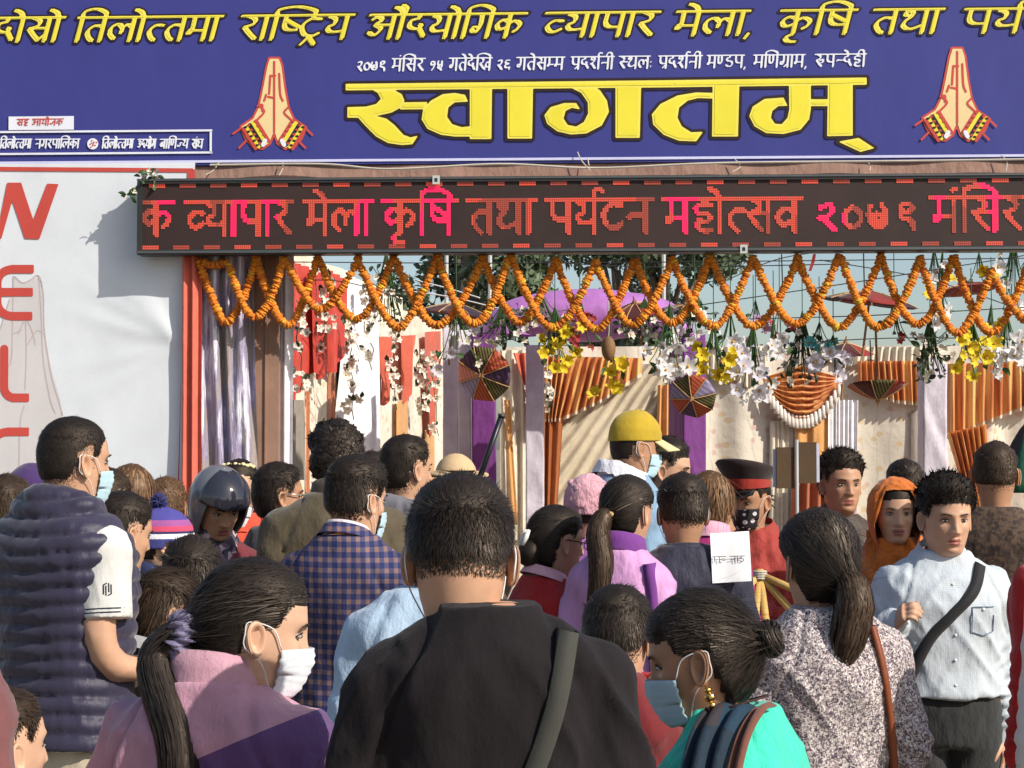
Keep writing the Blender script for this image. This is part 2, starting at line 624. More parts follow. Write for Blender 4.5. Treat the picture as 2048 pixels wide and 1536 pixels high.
def nib_shapes(S, ux, vy, slant, nib, org):
    """broad-nib parallelograms in sheet units. ux: width unit, vy: height unit"""
    out = []
    nx, ny = nib[0] * vy / 2, nib[1] * vy / 2
    for s in S:
        Q = np.stack([org[0] + s[:, 0] * ux + s[:, 1] * vy * slant, org[1] + s[:, 1] * vy], 1)
        for a, b in zip(Q[:-1], Q[1:]):
            d = b - a
            if abs(d[0] * ny - d[1] * nx) < 1e-7:
                continue
            out.append(('p', [(a[0] - nx, a[1] - ny), (a[0] + nx, a[1] + ny), (b[0] + nx, b[1] + ny), (b[0] - nx, b[1] - ny)]))
            rr = min(abs(nx), abs(ny)) * .9
            out.append(('s', tuple(a), tuple(b), rr))
    return out
def shift_sheet(V, y, base=None):
    return [(p[0], y, p[1]) for p in V]
def print_word(tokens, u0, u1, z_base, height, slant, nib, h, parts, slope=0.0):
    """fits the word between u0 and u1. parts: list of (level, local y, MB)"""
    S, w = word_strokes(tokens)
    ux = (u1 - u0 - slant * height * .9) / w
    sh = nib_shapes(S, ux, height, slant, nib, (u0, z_base))
    pad = max(p[0] for p in parts) + h * 2
    A, lo, hh = field_of(sh, pad, h)
    for level, y, mb in parts:
        V, Fc = sheet(A, lo[0], lo[1], h, level)
        V = [(p[0], y, p[1] + (p[0] - u0) * slope) for p in V]
        mb.add(V, Fc)

# ---------------------------------------------------------------- banner materials
def flex(name, col, rough=0.45):
    """printed PVC sheet: shallow sag and tension creases"""
    if name in MATS:
        return MATS[name]
    t = NT(name)
    nz = t.noise(3.0, 5)
    fine = t.noise(140.0, 3)
    m = t.mix(0.4, nz.outputs[0], fine.outputs[0])
    r = t.ramp(m, [(0.3, mul(col, 0.9)), (0.7, mul(col, 1.06))])
    t.l(r.outputs[0], t.p.inputs['Base Color'])
    t.p.inputs['Roughness'].default_value = rough
    t.p.inputs['Specular IOR Level'].default_value = 0.35
    b = t.bump(t.noise(1.7, 4, 0.5, stretch=(1, 1, 0.5)).outputs[0], 0.25, 0.05)
    t.bump(t.noise(500.0, 2).outputs[0], 0.12, 0.001, b)
    MATS[name] = t.mat
    return t.mat
BLUE = flex('blue_print', srgb(59, 61, 132))
YEL = flex('yellow_print', srgb(232, 218, 62))
YEL2 = flex('pale_yellow_print', srgb(238, 224, 92))
DKB = flex('dark_brown_print', srgb(44, 30, 30))
WHT = flex('white_print', srgb(226, 228, 236))
RED = flex('red_print', srgb(196, 76, 66))
CREAM = flex('cream_print', srgb(232, 205, 150))
SHEETW = flex('white_sheet', srgb(218, 222, 226))
LILACW = flex('lilac_white_print', srgb(205, 205, 236))
FAINT = flex('faint_pink_print', srgb(192, 176, 174))
PALEG = flex('pale_hand_print', srgb(205, 200, 199))
STEEL = plain('grey_steel', (0.22, 0.22, 0.22, 1), 0.5, 0.7)
BLACKF = plain('black_frame', (0.035, 0.034, 0.034, 1), 0.45, 0.2, bump=0.2)
WOOD = plain('raw_wood', srgb(150, 112, 78), 0.8, bump=0.4)

# ---------------------------------------------------------------- big blue banner over the gate
ban = on_gate(empty('welcome_banner', GO))
tag(ban, 'wide blue printed banner with yellow lettering and folded hands over the gate', 'banner')
uL, zB = G(-420, 318)[0], G(1024, 326)[1]; uR, _ = G(2500, 318); zT = G(1024, -62)[1]
NU, NV = 90, 24
U = np.linspace(uL, uR, NU); Z = np.linspace(zB, zT, NV)
UU, ZZ = np.meshgrid(U, Z, indexing='ij')
YYb = 0.0015 * vnoise(np.stack([UU.ravel() * 1.3, ZZ.ravel() * .7, UU.ravel() * 0], 1), 5).reshape(UU.shape)
sheet_o = MB().grid(np.stack([UU, YYb + 0.0005, ZZ], -1)).build('sheet', BLUE, ban, True)
mb = MB()                                    # timber and steel frame behind the sheet
for z in (zB + .03, (zB + zT) / 2, zT - .03):
    mb.box((uL, .06, z - .03), (uR, .12, z + .03))
for u in np.linspace(uL + .03, uR - .03, 7):
    mb.box((u - .03, .12, zB), (u + .03, .18, zT))
mb.build('frame', STEEL, ban)
# legs that carry the banner stand outside the view on both sides and behind the left sheet
for u in (uL + .3, uR - .3, G(330, 400)[0]):
    MB().box((u - .05, .19, -.05), (u + .05, .29, zT - .1)).build('post', STEEL, ban)

def band(name, px0, px1, py0, py1, mat, off, parent):
    xm = min(max((px0 + px1) / 2, 200), 1100)
    u0, z1 = G(px0, py0)[0], G(xm, py0)[1]; u1, z0 = G(px1, py1)[0], G(xm, py1)[1]
    return MB().box((u0, -off - .0015, z0), (u1, -off, z1)).build(name, mat, parent)
P0 = 0.004                                   # print layers, each proud of the one before
band('border_line', -420, 2500, 316, 321, LILACW, P0, ban)

def title(words, base, top, slant, nib, h, lv, mats, names, slope, off=P0):
    """words: (tokens, px0, px1)"""
    mbs = [MB() for _ in lv]
    for tk, a, b in words:
        x = (a + b) / 2
        zb = G(x, base + slope * (a - 1024))[1]; zt = G(x, top + slope * (a - 1024))[1]
        u0, u1 = G(a, base)[0], G(b, base)[0]
        print_word(tk, u0, u1, zb, zt - zb, slant, nib, h, [(l, -off - .0016 * k, m) for k, (l, m) in enumerate(zip(lv, mbs))], 0.0)
    for m, mt, nm in zip(mbs, mats, names):
        m.build(nm, mt, ban)
SL = -0.0095
title([('da o sa +ra o', -18, 128), ('I- ta la o hta ta ma aa', 146, 444), ('ra aa I- hssa tta ++ra ya', 474, 706),
       ('a au da ya o I- ga ka', 730, 1052), ('hva ya aa pa aa ra', 1082, 1318), ('ma e la aa ,', 1344, 1514),
       ('ka ri I- ssa', 1552, 1712), ('ta tha aa', 1738, 1886), ('pa ya reph tta na', 1920, 2170)],
      74, 26, .26, (.215, .1), .0042, [.009, 0.0, -.004], [DKB, YEL2, YEL], ['lettering_outline', 'lettering', 'lettering'], SL)
title([('2 0 7 9', 712, 773), ('ma am I- sa ra', 783, 850), ('1 5', 858, 888), ('ga ta e da e I- kha', 897, 984), ('2 6', 992, 1023),
       ('ga ta e sa hma ma', 1032, 1129), ('pa +ra da sha reph na ii', 1141, 1228), ('hsa tha la :', 1237, 1306),
       ('pa +ra da sha reph na ii', 1316, 1404), ('ma hnna dda pa ,', 1413, 1494), ('ma I- nna ga +ra aa ma ,', 1506, 1616), ('ra uu pa hna da e ha ii', 1629, 1732)],
      140, 115, .08, (.17, .1), .0028, [0.0], [WHT], ['lettering'], -.0105)

# the large word, traced stroke by stroke
def Z2(*p):
    return [(650 + x / 2.926, y / 2.926) for x, y in p]
def Z3(*p):
    return [(1348 + x / 2.926, y / 2.926) for x, y in p]
BIG = [
 Z2((122, 492), (2050, 470), (2050, 512), (122, 530)), Z3((-10, 470), (1127, 455), (1127, 497), (-10, 512)),
 Z2((270, 522), (310, 545), (328, 580), (300, 610), (240, 625), (132, 628), (132, 690), (195, 690), (240, 740), (300, 800), (370, 838), (450, 850), (512, 845), (545, 795), (500, 805), (460, 790), (410, 735), (360, 695), (300, 680), (390, 660), (445, 630), (466, 590), (450, 552), (400, 525)),
 Z2((446, 600), (600, 598), (590, 640), (440, 642)),
 Z2((838, 596), (820, 556), (760, 545), (690, 552), (620, 590), (575, 640), (566, 700), (600, 755), (680, 790), (760, 800), (870, 800), (870, 738), (800, 745), (745, 728), (715, 685), (722, 630), (760, 600)),
 Z2((848, 505), (978, 505), (974, 815), (848, 815)), Z2((1068, 505), (1218, 505), (1212, 812), (1068, 812)),
 Z2((1430, 510), (1500, 545), (1538, 600), (1540, 665), (1515, 715), (1470, 742), (1420, 732), (1396, 695), (1408, 650), (1445, 632), (1494, 642), (1470, 604), (1400, 604), (1320, 628), (1284, 675), (1300, 725), (1360, 770), (1440, 788), (1530, 782), (1620, 735), (1662, 655), (1650, 590), (1610, 530), (1570, 508)),
 Z2((1700, 500), (1850, 500), (1842, 808), (1700, 808)),
 Z3((230, 545), (130, 542), (20, 560), (-80, 610), (-130, 670), (-122, 730), (-60, 790), (30, 825), (130, 828), (170, 772), (100, 775), (45, 740), (20, 690), (30, 630), (80, 590), (140, 575), (232, 578)),
 Z3((226, 490), (382, 490), (374, 800), (222, 800)),
 Z3((672, 490), (800, 490), (800, 640), (790, 700), (740, 760), (640, 785), (540, 780), (470, 740), (440, 680), (460, 625), (530, 580), (640, 572), (664, 620), (610, 622), (575, 650), (566, 690), (590, 725), (630, 728), (664, 690), (674, 640)),
 Z3((795, 582), (905, 582), (905, 622), (795, 622)),
 Z3((900, 480), (1045, 480), (1045, 795), (895, 798)),
 Z3((960, 830), (1080, 808), (1172, 868), (1090, 890)),
]
shapes = [('p', [G(x, y) for x, y in p]) for p in BIG]
A, lo, hh = field_of(shapes, .03, .005)
for lev, k, mt, nm in ((.015, 0, DKB, 'lettering_outline'), (0.0, 1, YEL2, 'lettering'), (-.011, 2, YEL, 'lettering')):
    V, Fc = sheet(A, lo[0], lo[1], hh, lev)
    MB().add([(p[0], -P0 - .0016 * k, p[1]) for p in V], Fc).build(nm, mt, ban)

# folded-hands print, twice
def hands(ox, oy, k=1.0):
    """ox, oy: pixel of the finger tips"""
    def Q(pts):
        return [G(ox + x * k, oy + y * k) for x, y in pts]
    out = [(-9, 0), (9, 0), (14, 14), (20, 60), (27, 98), (38, 122), (62, 138), (52, 160), (40, 174), (22, 178), (8, 168), (2, 150), (0, 146), (-4, 152), (-10, 168), (-24, 178), (-42, 174), (-56, 158), (-66, 136), (-42, 120), (-30, 96), (-22, 58), (-14, 16)]
    r = empty('folded_hands_print', (0, 0, 0)); r.parent = ban
    A, lo, hh = field_of([('p', Q(out))], .03, .005)
    for lev, y, mt, nm in ((.011, 0, RED, 'outline'), (0, 1, CREAM, 'palms')):
        V, Fc = sheet(A, lo[0], lo[1], hh, lev)
        MB().add([(p[0], -P0 - .0016 * y, p[1]) for p in V], Fc).build(nm, mt, r)
    def lines(segs, w, mt, nm, y):
        sh = []
        for s in segs:
            q = Q(catmull(s, 5) if len(s) > 2 else s)
            sh += [('s', a, b, w) for a, b in zip(q[:-1], q[1:])]
        A, lo, hh = field_of(sh, .02, .003)
        V, Fc = sheet(A, lo[0], lo[1], hh, 0)
        MB().add([(p[0], -P0 - .0016 * y, p[1]) for p in V], Fc).build(nm, mt, r)
    lines([[(0, 6), (0, 146)], [(-8, 34), (2, 34)], [(-12, 76), (-2, 78)], [(-16, 72), (-20, 84)], [(10, 30), (12, 70), (17, 84)], [(-8, 38), (-10, 70)],
           [(-28, 96), (-20, 106), (-34, 122)], [(27, 98), (20, 108), (34, 122)], [(-33, 94), (-24, 92), (-24, 104)], [(64, 140), (76, 152)], [(50, 166), (62, 178)], [(-68, 140), (-82, 150)], [(-56, 164), (-70, 178)]], .0055, RED, 'palm_lines', 2)
    for d, mt in ((0, RED), (9, YEL), (18, DKB), (27, YEL), (35, RED)):
        for sgn in (-1, 1):
            bx, by = sgn * (24 + d * .74), 148 - 10 + d * .45
            lines([[(bx - sgn * 10 * .9 - sgn * 4, by + 26), (bx + sgn * 12, by - 14)]], .0085, mt, 'bangle', 3 if d % 2 else 2.5)
    for d in (5, 23, 31):
        for sgn in (-1, 1):
            for q in np.linspace(-.8, 1, 5):
                bx, by = sgn * (26 + d * .74), 141 + d * .45
                c = (bx - sgn * (2 + 13 * q), by + 20 * q - 2)
                lines([[(c[0] - 1.2, c[1]), (c[0] + 1.2, c[1])]], .0055, DKB if d == 31 else RED, 'bead', 4)
    lines([[(-18, 164), (-22, 172)]], .011, WHT, 'cuff', 4.5)
    lines([[(16, 164), (20, 172)]], .011, WHT, 'cuff', 4.5)
    return r
hands(549, 118); hands(1914, 98, 1.02)

# organiser box at the lower left of the banner
for a, b, c, d in ((-300, 425, 261, 265), (-300, 425, 305, 309), (420, 424, 264, 306)):
    band('box_line', a, b, c, d, WHT, P0 + .002, ban)
band('name_plate', 18, 148, 232, 259, WHT, P0, ban)
mbk = MB()
u0 = G(34, 250)[0]; u1 = G(128, 250)[0]; zz = G(0, 252)[1]
print_word('sa ha _ a aa ya o ja ka', u0, u1, zz, G(0, 239)[1] - zz, .1, (.2, .12), .0022, [(0, -P0 - .004, mbk)])
mbk.build('lettering', RED, ban)
mbk = MB()
for tk, a, b in (('I- ta la o hta ta ma aa', 0, 64), ('na ga ra pa aa I- la ka aa', 70, 160), ('I- ta la o hta ta ma aa', 204, 268), ('u da ya o ga', 275, 313), ('ba aa I- nna hja ya', 319, 378), ('sa am gha', 383, 407)):
    u0 = G(a, 297)[0]; u1 = G(b, 297)[0]; zz = G(a, 297)[1]
    print_word(tk, u0, u1, zz, G(a, 279)[1] - zz, .1, (.2, .12), .0022, [(0, -P0 - .001, mbk)])
mbk.build('lettering', WHT, ban)
cu, cz = G(186, 288)
em = MB()
ang = np.linspace(0, 2 * np.pi, 28, endpoint=False)
em.add([(cu + .029 * np.cos(t), -P0 - .001, cz + .029 * np.sin(t)) for t in ang], [tuple(range(28))])
em.build('emblem', WHT, ban)
em = MB()
for q in range(9):
    t = q * 2.4; rr = .004 + .0022 * q
    em.add([(cu + rr * np.cos(t) + .005 * np.cos(s), -P0 - .0026, cz + rr * np.sin(t) + .004 * np.sin(s)) for s in np.linspace(0, 2 * np.pi, 7)[:-1]], [tuple(range(6))])
em.build('emblem_mark', RED, ban)
# small tie cords poking out under the banner
CORD = plain('cotton_cord', srgb(190, 180, 165), 0.9)
for px, py, pts in ((1470, 318, [(0, 0), (10, 16), (-6, 28)]), (1155, 310, [(0, -6), (8, 12), (26, 34)]), (1735, 322, [(0, 0), (4, 12), (2, 22)]), (2002, 310, [(0, 0), (10, 14), (6, 36)]), (565, 325, [(0, 0), (2, 12), (-4, 28)]), (1175, 316, [(0, 0), (3, 16)]), (440, 322, [(0, 0), (-12, 20), (-26, 30)])):
    q = [G(px + x, py + y, .02) for x, y in pts]
    MB().tube(catmull([(a, -.02 - .02 * i, b) for i, (a, b) in enumerate(q)], 5), .003, 5).build('tie_cord', CORD, ban)

# ---------------------------------------------------------------- white side banner with WELC...
wb = on_gate(empty('welcome_side_banner', GO))
tag(wb, 'white vertical banner with red block letters and a red border beside the gate', 'banner')
def lerp(a, b, t):
    return a + (b - a) * t
top_l, top_r, bot_l, bot_r = G(-700, 322), G(392, 326), G(-700, 1100), G(358, 1000)
zt = top_r[1]; zb = 0.35
nu, nv = 150, 110
Pg = np.zeros((nu, nv, 3))
bu = lerp(top_r[0], bot_r[0], (zt - zb) / (zt - bot_r[1]))
for i in range(nu):
    for j in range(nv):
        s, t = i / (nu - 1), j / (nv - 1)
        ur = lerp(bu, top_r[0], t)
        Pg[i, j] = (lerp(top_l[0], ur, s), 0, lerp(zb, zt, t))
fl = Pg.reshape(-1, 3)
ax, az = G(366, 690)                                # tension folds that run to the tie at the right edge
def wy(u, z):
    u, z = np.asarray(u, dtype=float), np.asarray(z, dtype=float)
    crease = np.zeros(u.shape)
    for ang, amp in ((2.2, .007), (2.38, .010), (2.58, .008), (2.85, .007), (3.35, .004), (3.65, .004)):
        dx, dz = u - ax, z - az
        along = dx * math.cos(ang) + dz * math.sin(ang)
        across = -dx * math.sin(ang) + dz * math.cos(ang)
        crease += amp * np.exp(-(across / (.02 + .05 * np.clip(along, 0, 2))) ** 2) * sstep(-.02, .12, along) * (1 - sstep(.25, .75, along))
    q = np.stack([u.ravel() * 1.1, u.ravel() * 0, z.ravel() * .8], 1)
    return -.012 + (.010 * vnoise(q, 8)).reshape(u.shape) - crease
fl[:, 1] = wy(fl[:, 0], fl[:, 2])
MB().grid(fl.reshape(nu, nv, 3)).build('sheet', SHEETW, wb, True)
def wpoly(name, px_polys, mat, off):
    m = MB()
    for p in px_polys:
        q = [G(x, y) for x, y in p]
        n = 40
        t = np.linspace(0, 1, n)[:, None]
        q = np.array(q)
        k = 0 if np.linalg.norm(q[1] - q[0]) > np.linalg.norm(q[3] - q[0]) else 1
        e0 = q[0] * (1 - t) + q[1] * t if k == 0 else q[0] * (1 - t) + q[3] * t
        e1 = q[3] * (1 - t) + q[2] * t if k == 0 else q[1] * (1 - t) + q[2] * t
        gp = np.zeros((n, 2, 3))
        for c, e in ((0, e0), (1, e1)):
            gp[:, c, 0], gp[:, c, 2] = e[:, 0], e[:, 1]
            gp[:, c, 1] = wy(e[:, 0], e[:, 1]) - off
        m.grid(gp)
    return m.build(name, mat, wb, True)
WOFF = .004
wpoly('border_band', [[(-700, 328), (388, 338), (388, 346), (-700, 337)]], RED, WOFF)
wpoly('border_band', [[(377, 340), (392, 340), (363, 1100), (352, 1100)], ], RED, WOFF)
wpoly('border_line', [[(369, 520), (374, 520), (361, 1100), (356, 1100)]], WHT, WOFF + .0015)
def wshape(name, shapes, mat, off, h=.006):
    A, lo, hh = field_of(shapes, .02, h)
    V, Fc = sheet(A, lo[0], lo[1], hh, 0, 4)
    Q = np.array(V)
    return MB().add(np.stack([Q[:, 0], wy(Q[:, 0], Q[:, 1]) - off, Q[:, 1]], 1), Fc).build(name, mat, wb)
def wp(*pts):
    return ('p', [G(x, y) for x, y in pts])
wshape('letter', [wp((-60, 366), (-36, 366), (-6, 474), (16, 366), (44, 366), (68, 440), (96, 368), (119, 369), (80, 479), (51, 478), (26, 402), (4, 478), (-26, 478))], RED, WOFF)
def arc(cx, cy, r, a0, a1, w):
    q = [G(cx + r * math.cos(R(t)), cy + r * math.sin(R(t))) for t in np.linspace(a0, a1, 9)]
    return [('s', x, y, w) for x, y in zip(q[:-1], q[1:])]
LW = .0213
wshape('letter', [wp((22, 530), (69, 530), (69, 547), (22, 547)), wp((-6, 576), (67, 576), (67, 593), (-6, 593)), wp((22, 624), (66, 624), (66, 641), (22, 641))] + arc(24, 567, 28, 180, 270, LW) + arc(24, 604, 28, 90, 180, LW) + [('s', G(-4, 567), G(-4, 604), LW)], RED, WOFF)
wshape('letter', [wp((28, 787), (60, 787), (60, 804), (28, 804))] + arc(32, 774, 22, 90, 180, LW) + [('s', G(10, 774), G(10, 698), LW)], RED, WOFF)
wshape('letter', [wp((14, 855), (60, 855), (60, 872), (14, 872))] + arc(16, 892, 28, 180, 270, LW) + [('s', G(-12, 892), G(-12, 950), LW)], RED, WOFF)
wshape('pale_hands', [wp((-40, 760), (-10, 690), (20, 600), (30, 556), (46, 566), (60, 560), (76, 556), (86, 580), (90, 660), (104, 740), (122, 800), (128, 900), (128, 1100), (-40, 1100))], PALEG, WOFF - .0025, .008)
fh = [[(30, 553), (46, 566), (62, 560), (79, 552), (88, 590), (90, 660), (104, 750), (122, 812), (127, 830)], [(79, 552), (84, 640), (88, 720), (102, 800), (112, 826)], [(28, 553), (26, 660), (24, 720), (12, 740)], [(52, 640), (54, 700), (52, 780)], [(38, 668), (52, 640), (66, 664), (72, 690)], [(0, 664), (14, 620), (20, 600)], [(12, 740), (14, 700)], [(50, 812), (42, 850), (40, 960)], [(28, 668), (44, 660)], [(56, 690), (74, 662), (88, 668)]]
sh = []
for s in fh:
    q = [G(x, y) for x, y in catmull(s, 6)]
    sh += [('s', a, b, .0028) for a, b in zip(q[:-1], q[1:])]
wshape('faint_hands_drawing', sh, FAINT, WOFF - .0015, .003)
mb = MB()
for z in (zt - .05, 1.9, .45):
    mb.box((top_l[0], .05, z - .025), (bu + .02, .1, z + .025))
mb.box((bu - .06, .1, -.05), (bu - .01, .16, zt)); mb.box((top_l[0], .1, -.05), (top_l[0] + .05, .16, zt))
mb.build('frame', STEEL, wb)

# ---------------------------------------------------------------- LED moving-message board
led = on_gate(empty('led_message_board', GO))
tag(led, 'long black board of red light dots spelling a moving message under the blue banner', 'display board')
LOFF = .16                                          # its face stands this far in front of the banner
ul, zt_ = G(276, 360, LOFF); ur, zb_ = G(2520, 503, LOFF)
zt_ = G(1024, 353, LOFF)[1]; zb_ = G(1024, 506, LOFF)[1]
y0, y1 = -LOFF, -LOFF + .1
fr = .026
mb = MB()
mb.box((ul, y0 - .012, zt_ - fr), (ur, y1, zt_)); mb.box((ul, y0 - .012, zb_), (ur, y1, zb_ + fr))
mb.box((ul, y0 - .0135, zb_ + .001), (ul + fr, y1 - .001, zt_ - .001))
mb.build('frame', BLACKF, led)
def lip_mat():
    return plain('grey_aluminium', (0.16, 0.16, 0.155, 1), 0.4, 0.8)
MB().box((ul - .002, y0 - .017, zt_ - .012), (ur, y0 - .0125, zt_ - .003)).build('frame_lip', lip_mat(), led)
MB().box((ul - .002, y0 - .017, zb_ + .006), (ur, y0 - .0125, zb_ + .018)).build('frame_lip', lip_mat(), led)
SCR = plain('dark_led_screen', srgb(52, 34, 30), 0.6, var=0.3, scale=2.5, bump=0.3, bscale=400)
MB().box((ul + fr, y0, zb_ + fr), (ur, y1 - .02, zt_ - fr)).build('screen', SCR, led)
pitch = (zt_ - zb_ - 2 * fr) / 32.0
def led_mat(name, col, e):
    t = NT(name)
    t.p.inputs['Base Color'].default_value = col
    t.p.inputs['Emission Color'].default_value = col
    t.p.inputs['Emission Strength'].default_value = e
    return t.mat
LM = [led_mat('led_red_orange', srgb(198, 72, 54), .45), led_mat('led_hot_pink', srgb(236, 28, 84), .72), led_mat('led_dim_red', srgb(160, 66, 50), .3)]
def led_dots(mb, cells, seed):
    for cx, cz, mi in cells:
        a = pitch * .43
        mb.add([(cx - a, y0 - .003, cz - a), (cx + a, y0 - .003, cz - a), (cx + a, y0 - .003, cz + a), (cx - a, y0 - .003, cz + a)], [(0, 1, 2, 3)], mi)
lx0, lz0 = ul + fr, zb_ + fr
words = [('ka', 284, 346), ('hva ya aa pa aa ra', 372, 584), ('ma e la aa', 612, 742), ('ka ri I- ssa', 768, 910), ('ta tha aa', 938, 1068),
         ('pa ya reph tta na', 1096, 1302), ('ma ha o hta sa va', 1330, 1600), ('2', 1632, 1676), ('0', 1682, 1728), ('7', 1732, 1780), ('9', 1788, 1834), ('ma am I- sa ra', 1864, 2046), ('1 5', 2080, 2150)]
zbase = lz0 + pitch * 7.2; zhead = lz0 + pitch * 23.0
for wi, (tk, a, b) in enumerate(words):
    S, w = word_strokes(tk)
    u0, u1 = G(a, 440, LOFF)[0], G(b, 440, LOFF)[0]
    ux = (u1 - u0) / w
    vy = zhead - zbase
    i0, i1 = int((u0 - lx0) / pitch) - 1, int((u1 - lx0) / pitch) + 2
    I, J = np.meshgrid(np.arange(i0, i1 + 1), np.arange(0, 32), indexing='ij')
    Xc, Zc = lx0 + (I + .5) * pitch, lz0 + (J + .5) * pitch
    D = np.full(Xc.shape, 1e9)
    for s in S:
        q = np.stack([u0 + s[:, 0] * ux, zbase + s[:, 1] * vy], 1)
        for p1, p2 in zip(q[:-1], q[1:]):
            D = np.minimum(D, seg_sdf(p1, p2, 0, Xc, Zc))
    lit = D < pitch * 1.25
    nz = vnoise(np.stack([I.ravel() * .11, J.ravel() * .02, I.ravel() * 0.], 1), 21).reshape(I.shape)
    mi = np.where(nz > .32, 1, np.where(nz < -.28, 2, 0))
    m = MB()
    led_dots(m, [(x, z, k) for x, z, k in zip(Xc[lit], Zc[lit], mi[lit])], wi)
    m.build('glowing_word', LM, led)
m = MB()
ncol = int((ur - lx0) / pitch)
cells = []
for i in range(ncol):
    if (i // 7.5) % 2 < 1 and (i % 15) < 8:
        for j in (0, 1):
            k = 2 if (i // 15) % 3 else 0
            cells += [(lx0 + (i + .5) * pitch, lz0 + (j + .5) * pitch, k), (lx0 + (i + 3.5) * pitch, lz0 + (31.5 - j) * pitch, k)]
led_dots(m, [c for c in cells if c[0] < ur - .01], 3)
m.build('glowing_border_dashes', LM, led)
CLIP = plain('white_clip', srgb(190, 195, 190), 0.5)
for px, py in ((873, 361), (1487, 499)):
    u, z = G(px, py, LOFF)
    MB().box((u - .018, y0 - .024, z - .022), (u + .018, y0 - .0175, z + .022)).build('clip', CLIP, led)
    MB().box((u - .007, y0 - .026, z - .009), (u + .007, y0 - .0235, z + .009)).build('clip_screw', BLACKF, led)
mb = MB()
for u in np.linspace(ul + .5, ur - .5, 6):
    mb.box((u - .02, y1 + .001, zt_ - .08), (u + .02, .05, zt_ - .04))
mb.build('bracket', STEEL, led)

# brown cloth stretched over the lintel behind the board, with pale folded edge
BRC = cloth('brown_lintel_cloth', srgb(150, 118, 104), wrinkle=.8)
u0, z1 = G(380, 318); u1, z0 = G(2500, 420)
us = np.linspace(u0, u1, 120); vs = np.linspace(0, 1, 12)
Pg = np.zeros((120, 12, 3))
for i, u in enumerate(us):
    for j, v in enumerate(vs):
        Pg[i, j] = (u, .018 + .006 * math.sin(u * 9 + v * 3) - .03 * math.sin(v * 3.1), lerp(z0 - .12, zB - .004, v))
fl = Pg.reshape(-1, 3)
fl[:, 1] += .006 * vnoise(fl * np.array([3, 1, 9]), 4)
o = on_gate(MB().grid(fl.reshape(120, 12, 3)).build('lintel_cloth', BRC, None, True))
tag(o, 'brown cloth stretched over the gate lintel between blue banner and message board', 'cloth')
CORDQ = [G(x, y, .05) for x, y in ((420, 330), (640, 328), (780, 338), (1000, 328), (1190, 336), (1440, 326), (1800, 322), (2100, 318))]
MB().tube(catmull([(a, -.05, b) for a, b in CORDQ], 8), .006, 6).build('hem_rope', CORD, ban)

# ================================================================ inside the gate: cloth walls, drapes, arch, trees
class VP:
    """a vertical plane through two plan points; p(px, py, off) is the world point seen there"""
    def __init__(s, a, b):
        s.a = Vector((a[0], a[1], 0)); d = Vector((b[0], b[1], 0)) - s.a
        s.u = d.normalized(); s.n = Vector((s.u.y, -s.u.x, 0))
        if s.n.y > 0:
            s.n = -s.n
    def p(s, px, py, off=0.0):
        r = ray(px, py); o = Vector((0, 0, CAMZ))
        q = s.a + s.n * off
        t = (q - o).dot(s.n) / r.dot(s.n)
        return o + r * t
def plane_at(d):
    return VP((-5, d), (5, d))
LWALL = VP((-1.495, 11.6), (-.651, 17.5))
BWALL = plane_at(15.0)
NEAR = plane_at(9.31)
def recenter(o, base=True):
    n = len(o.data.vertices)
    co = np.empty(n * 3); o.data.vertices.foreach_get('co', co); co = co.reshape(-1, 3)
    lo, hi = co.min(0), co.max(0)
    c = np.array([(lo[0] + hi[0]) / 2, (lo[1] + hi[1]) / 2, lo[2] if base else (lo[2] + hi[2]) / 2])
    o.data.vertices.foreach_set('co', (co - c).ravel())
    o.location = Vector(c); o.data.update()
    return o
def drape(name, vp, top, bot, pleats, amp, mat, off=0.0, ns=90, nt=26, jitter=.5, gather=0.0, seed=0, parent=None, wob=.0):
    """cloth between a top and a bottom pixel line on plane vp. gather: pleats get deeper downwards"""
    tp, bp = np.array(top, float), np.array(bot, float)
    def along(L, s):
        k = np.linspace(0, 1, len(L))
        return np.interp(s, k, L[:, 0]), np.interp(s, k, L[:, 1])
    S = np.linspace(0, 1, ns)
    P = np.zeros((ns, nt, 3))
    n = np.array(vp.n)
    ph = jitter * 2.2 * vnoise(np.stack([S * 5, S * 0 + seed, S * 0], 1), seed)
    A = 1 + .5 * vnoise(np.stack([S * pleats * .5, S * 0 + seed + 9, S * 0], 1), seed + 1)
    for i, s in enumerate(S):
        tx, ty = along(tp, s); bx, by = along(bp, s)
        a, b = np.array(vp.p(tx, ty, off)), np.array(vp.p(bx, by, off))
        for j in range(nt):
            t = j / (nt - 1)
            w = math.sin(2 * math.pi * pleats * s + ph[i] + wob * math.sin(t * 5 + seed)) * A[i]
            P[i, j] = a * (1 - t) + b * t + n * amp * w * ((1 - gather) + gather * t)
    fl = P.reshape(-1, 3)
    fl += n * (amp * .5 * vnoise(fl * np.array([4, 4, 2.2]), seed + 3))[:, None]
    m = MB().grid(P)
    o = m.build(name, mat, parent, True)
    return o if parent is not None else recenter(o)

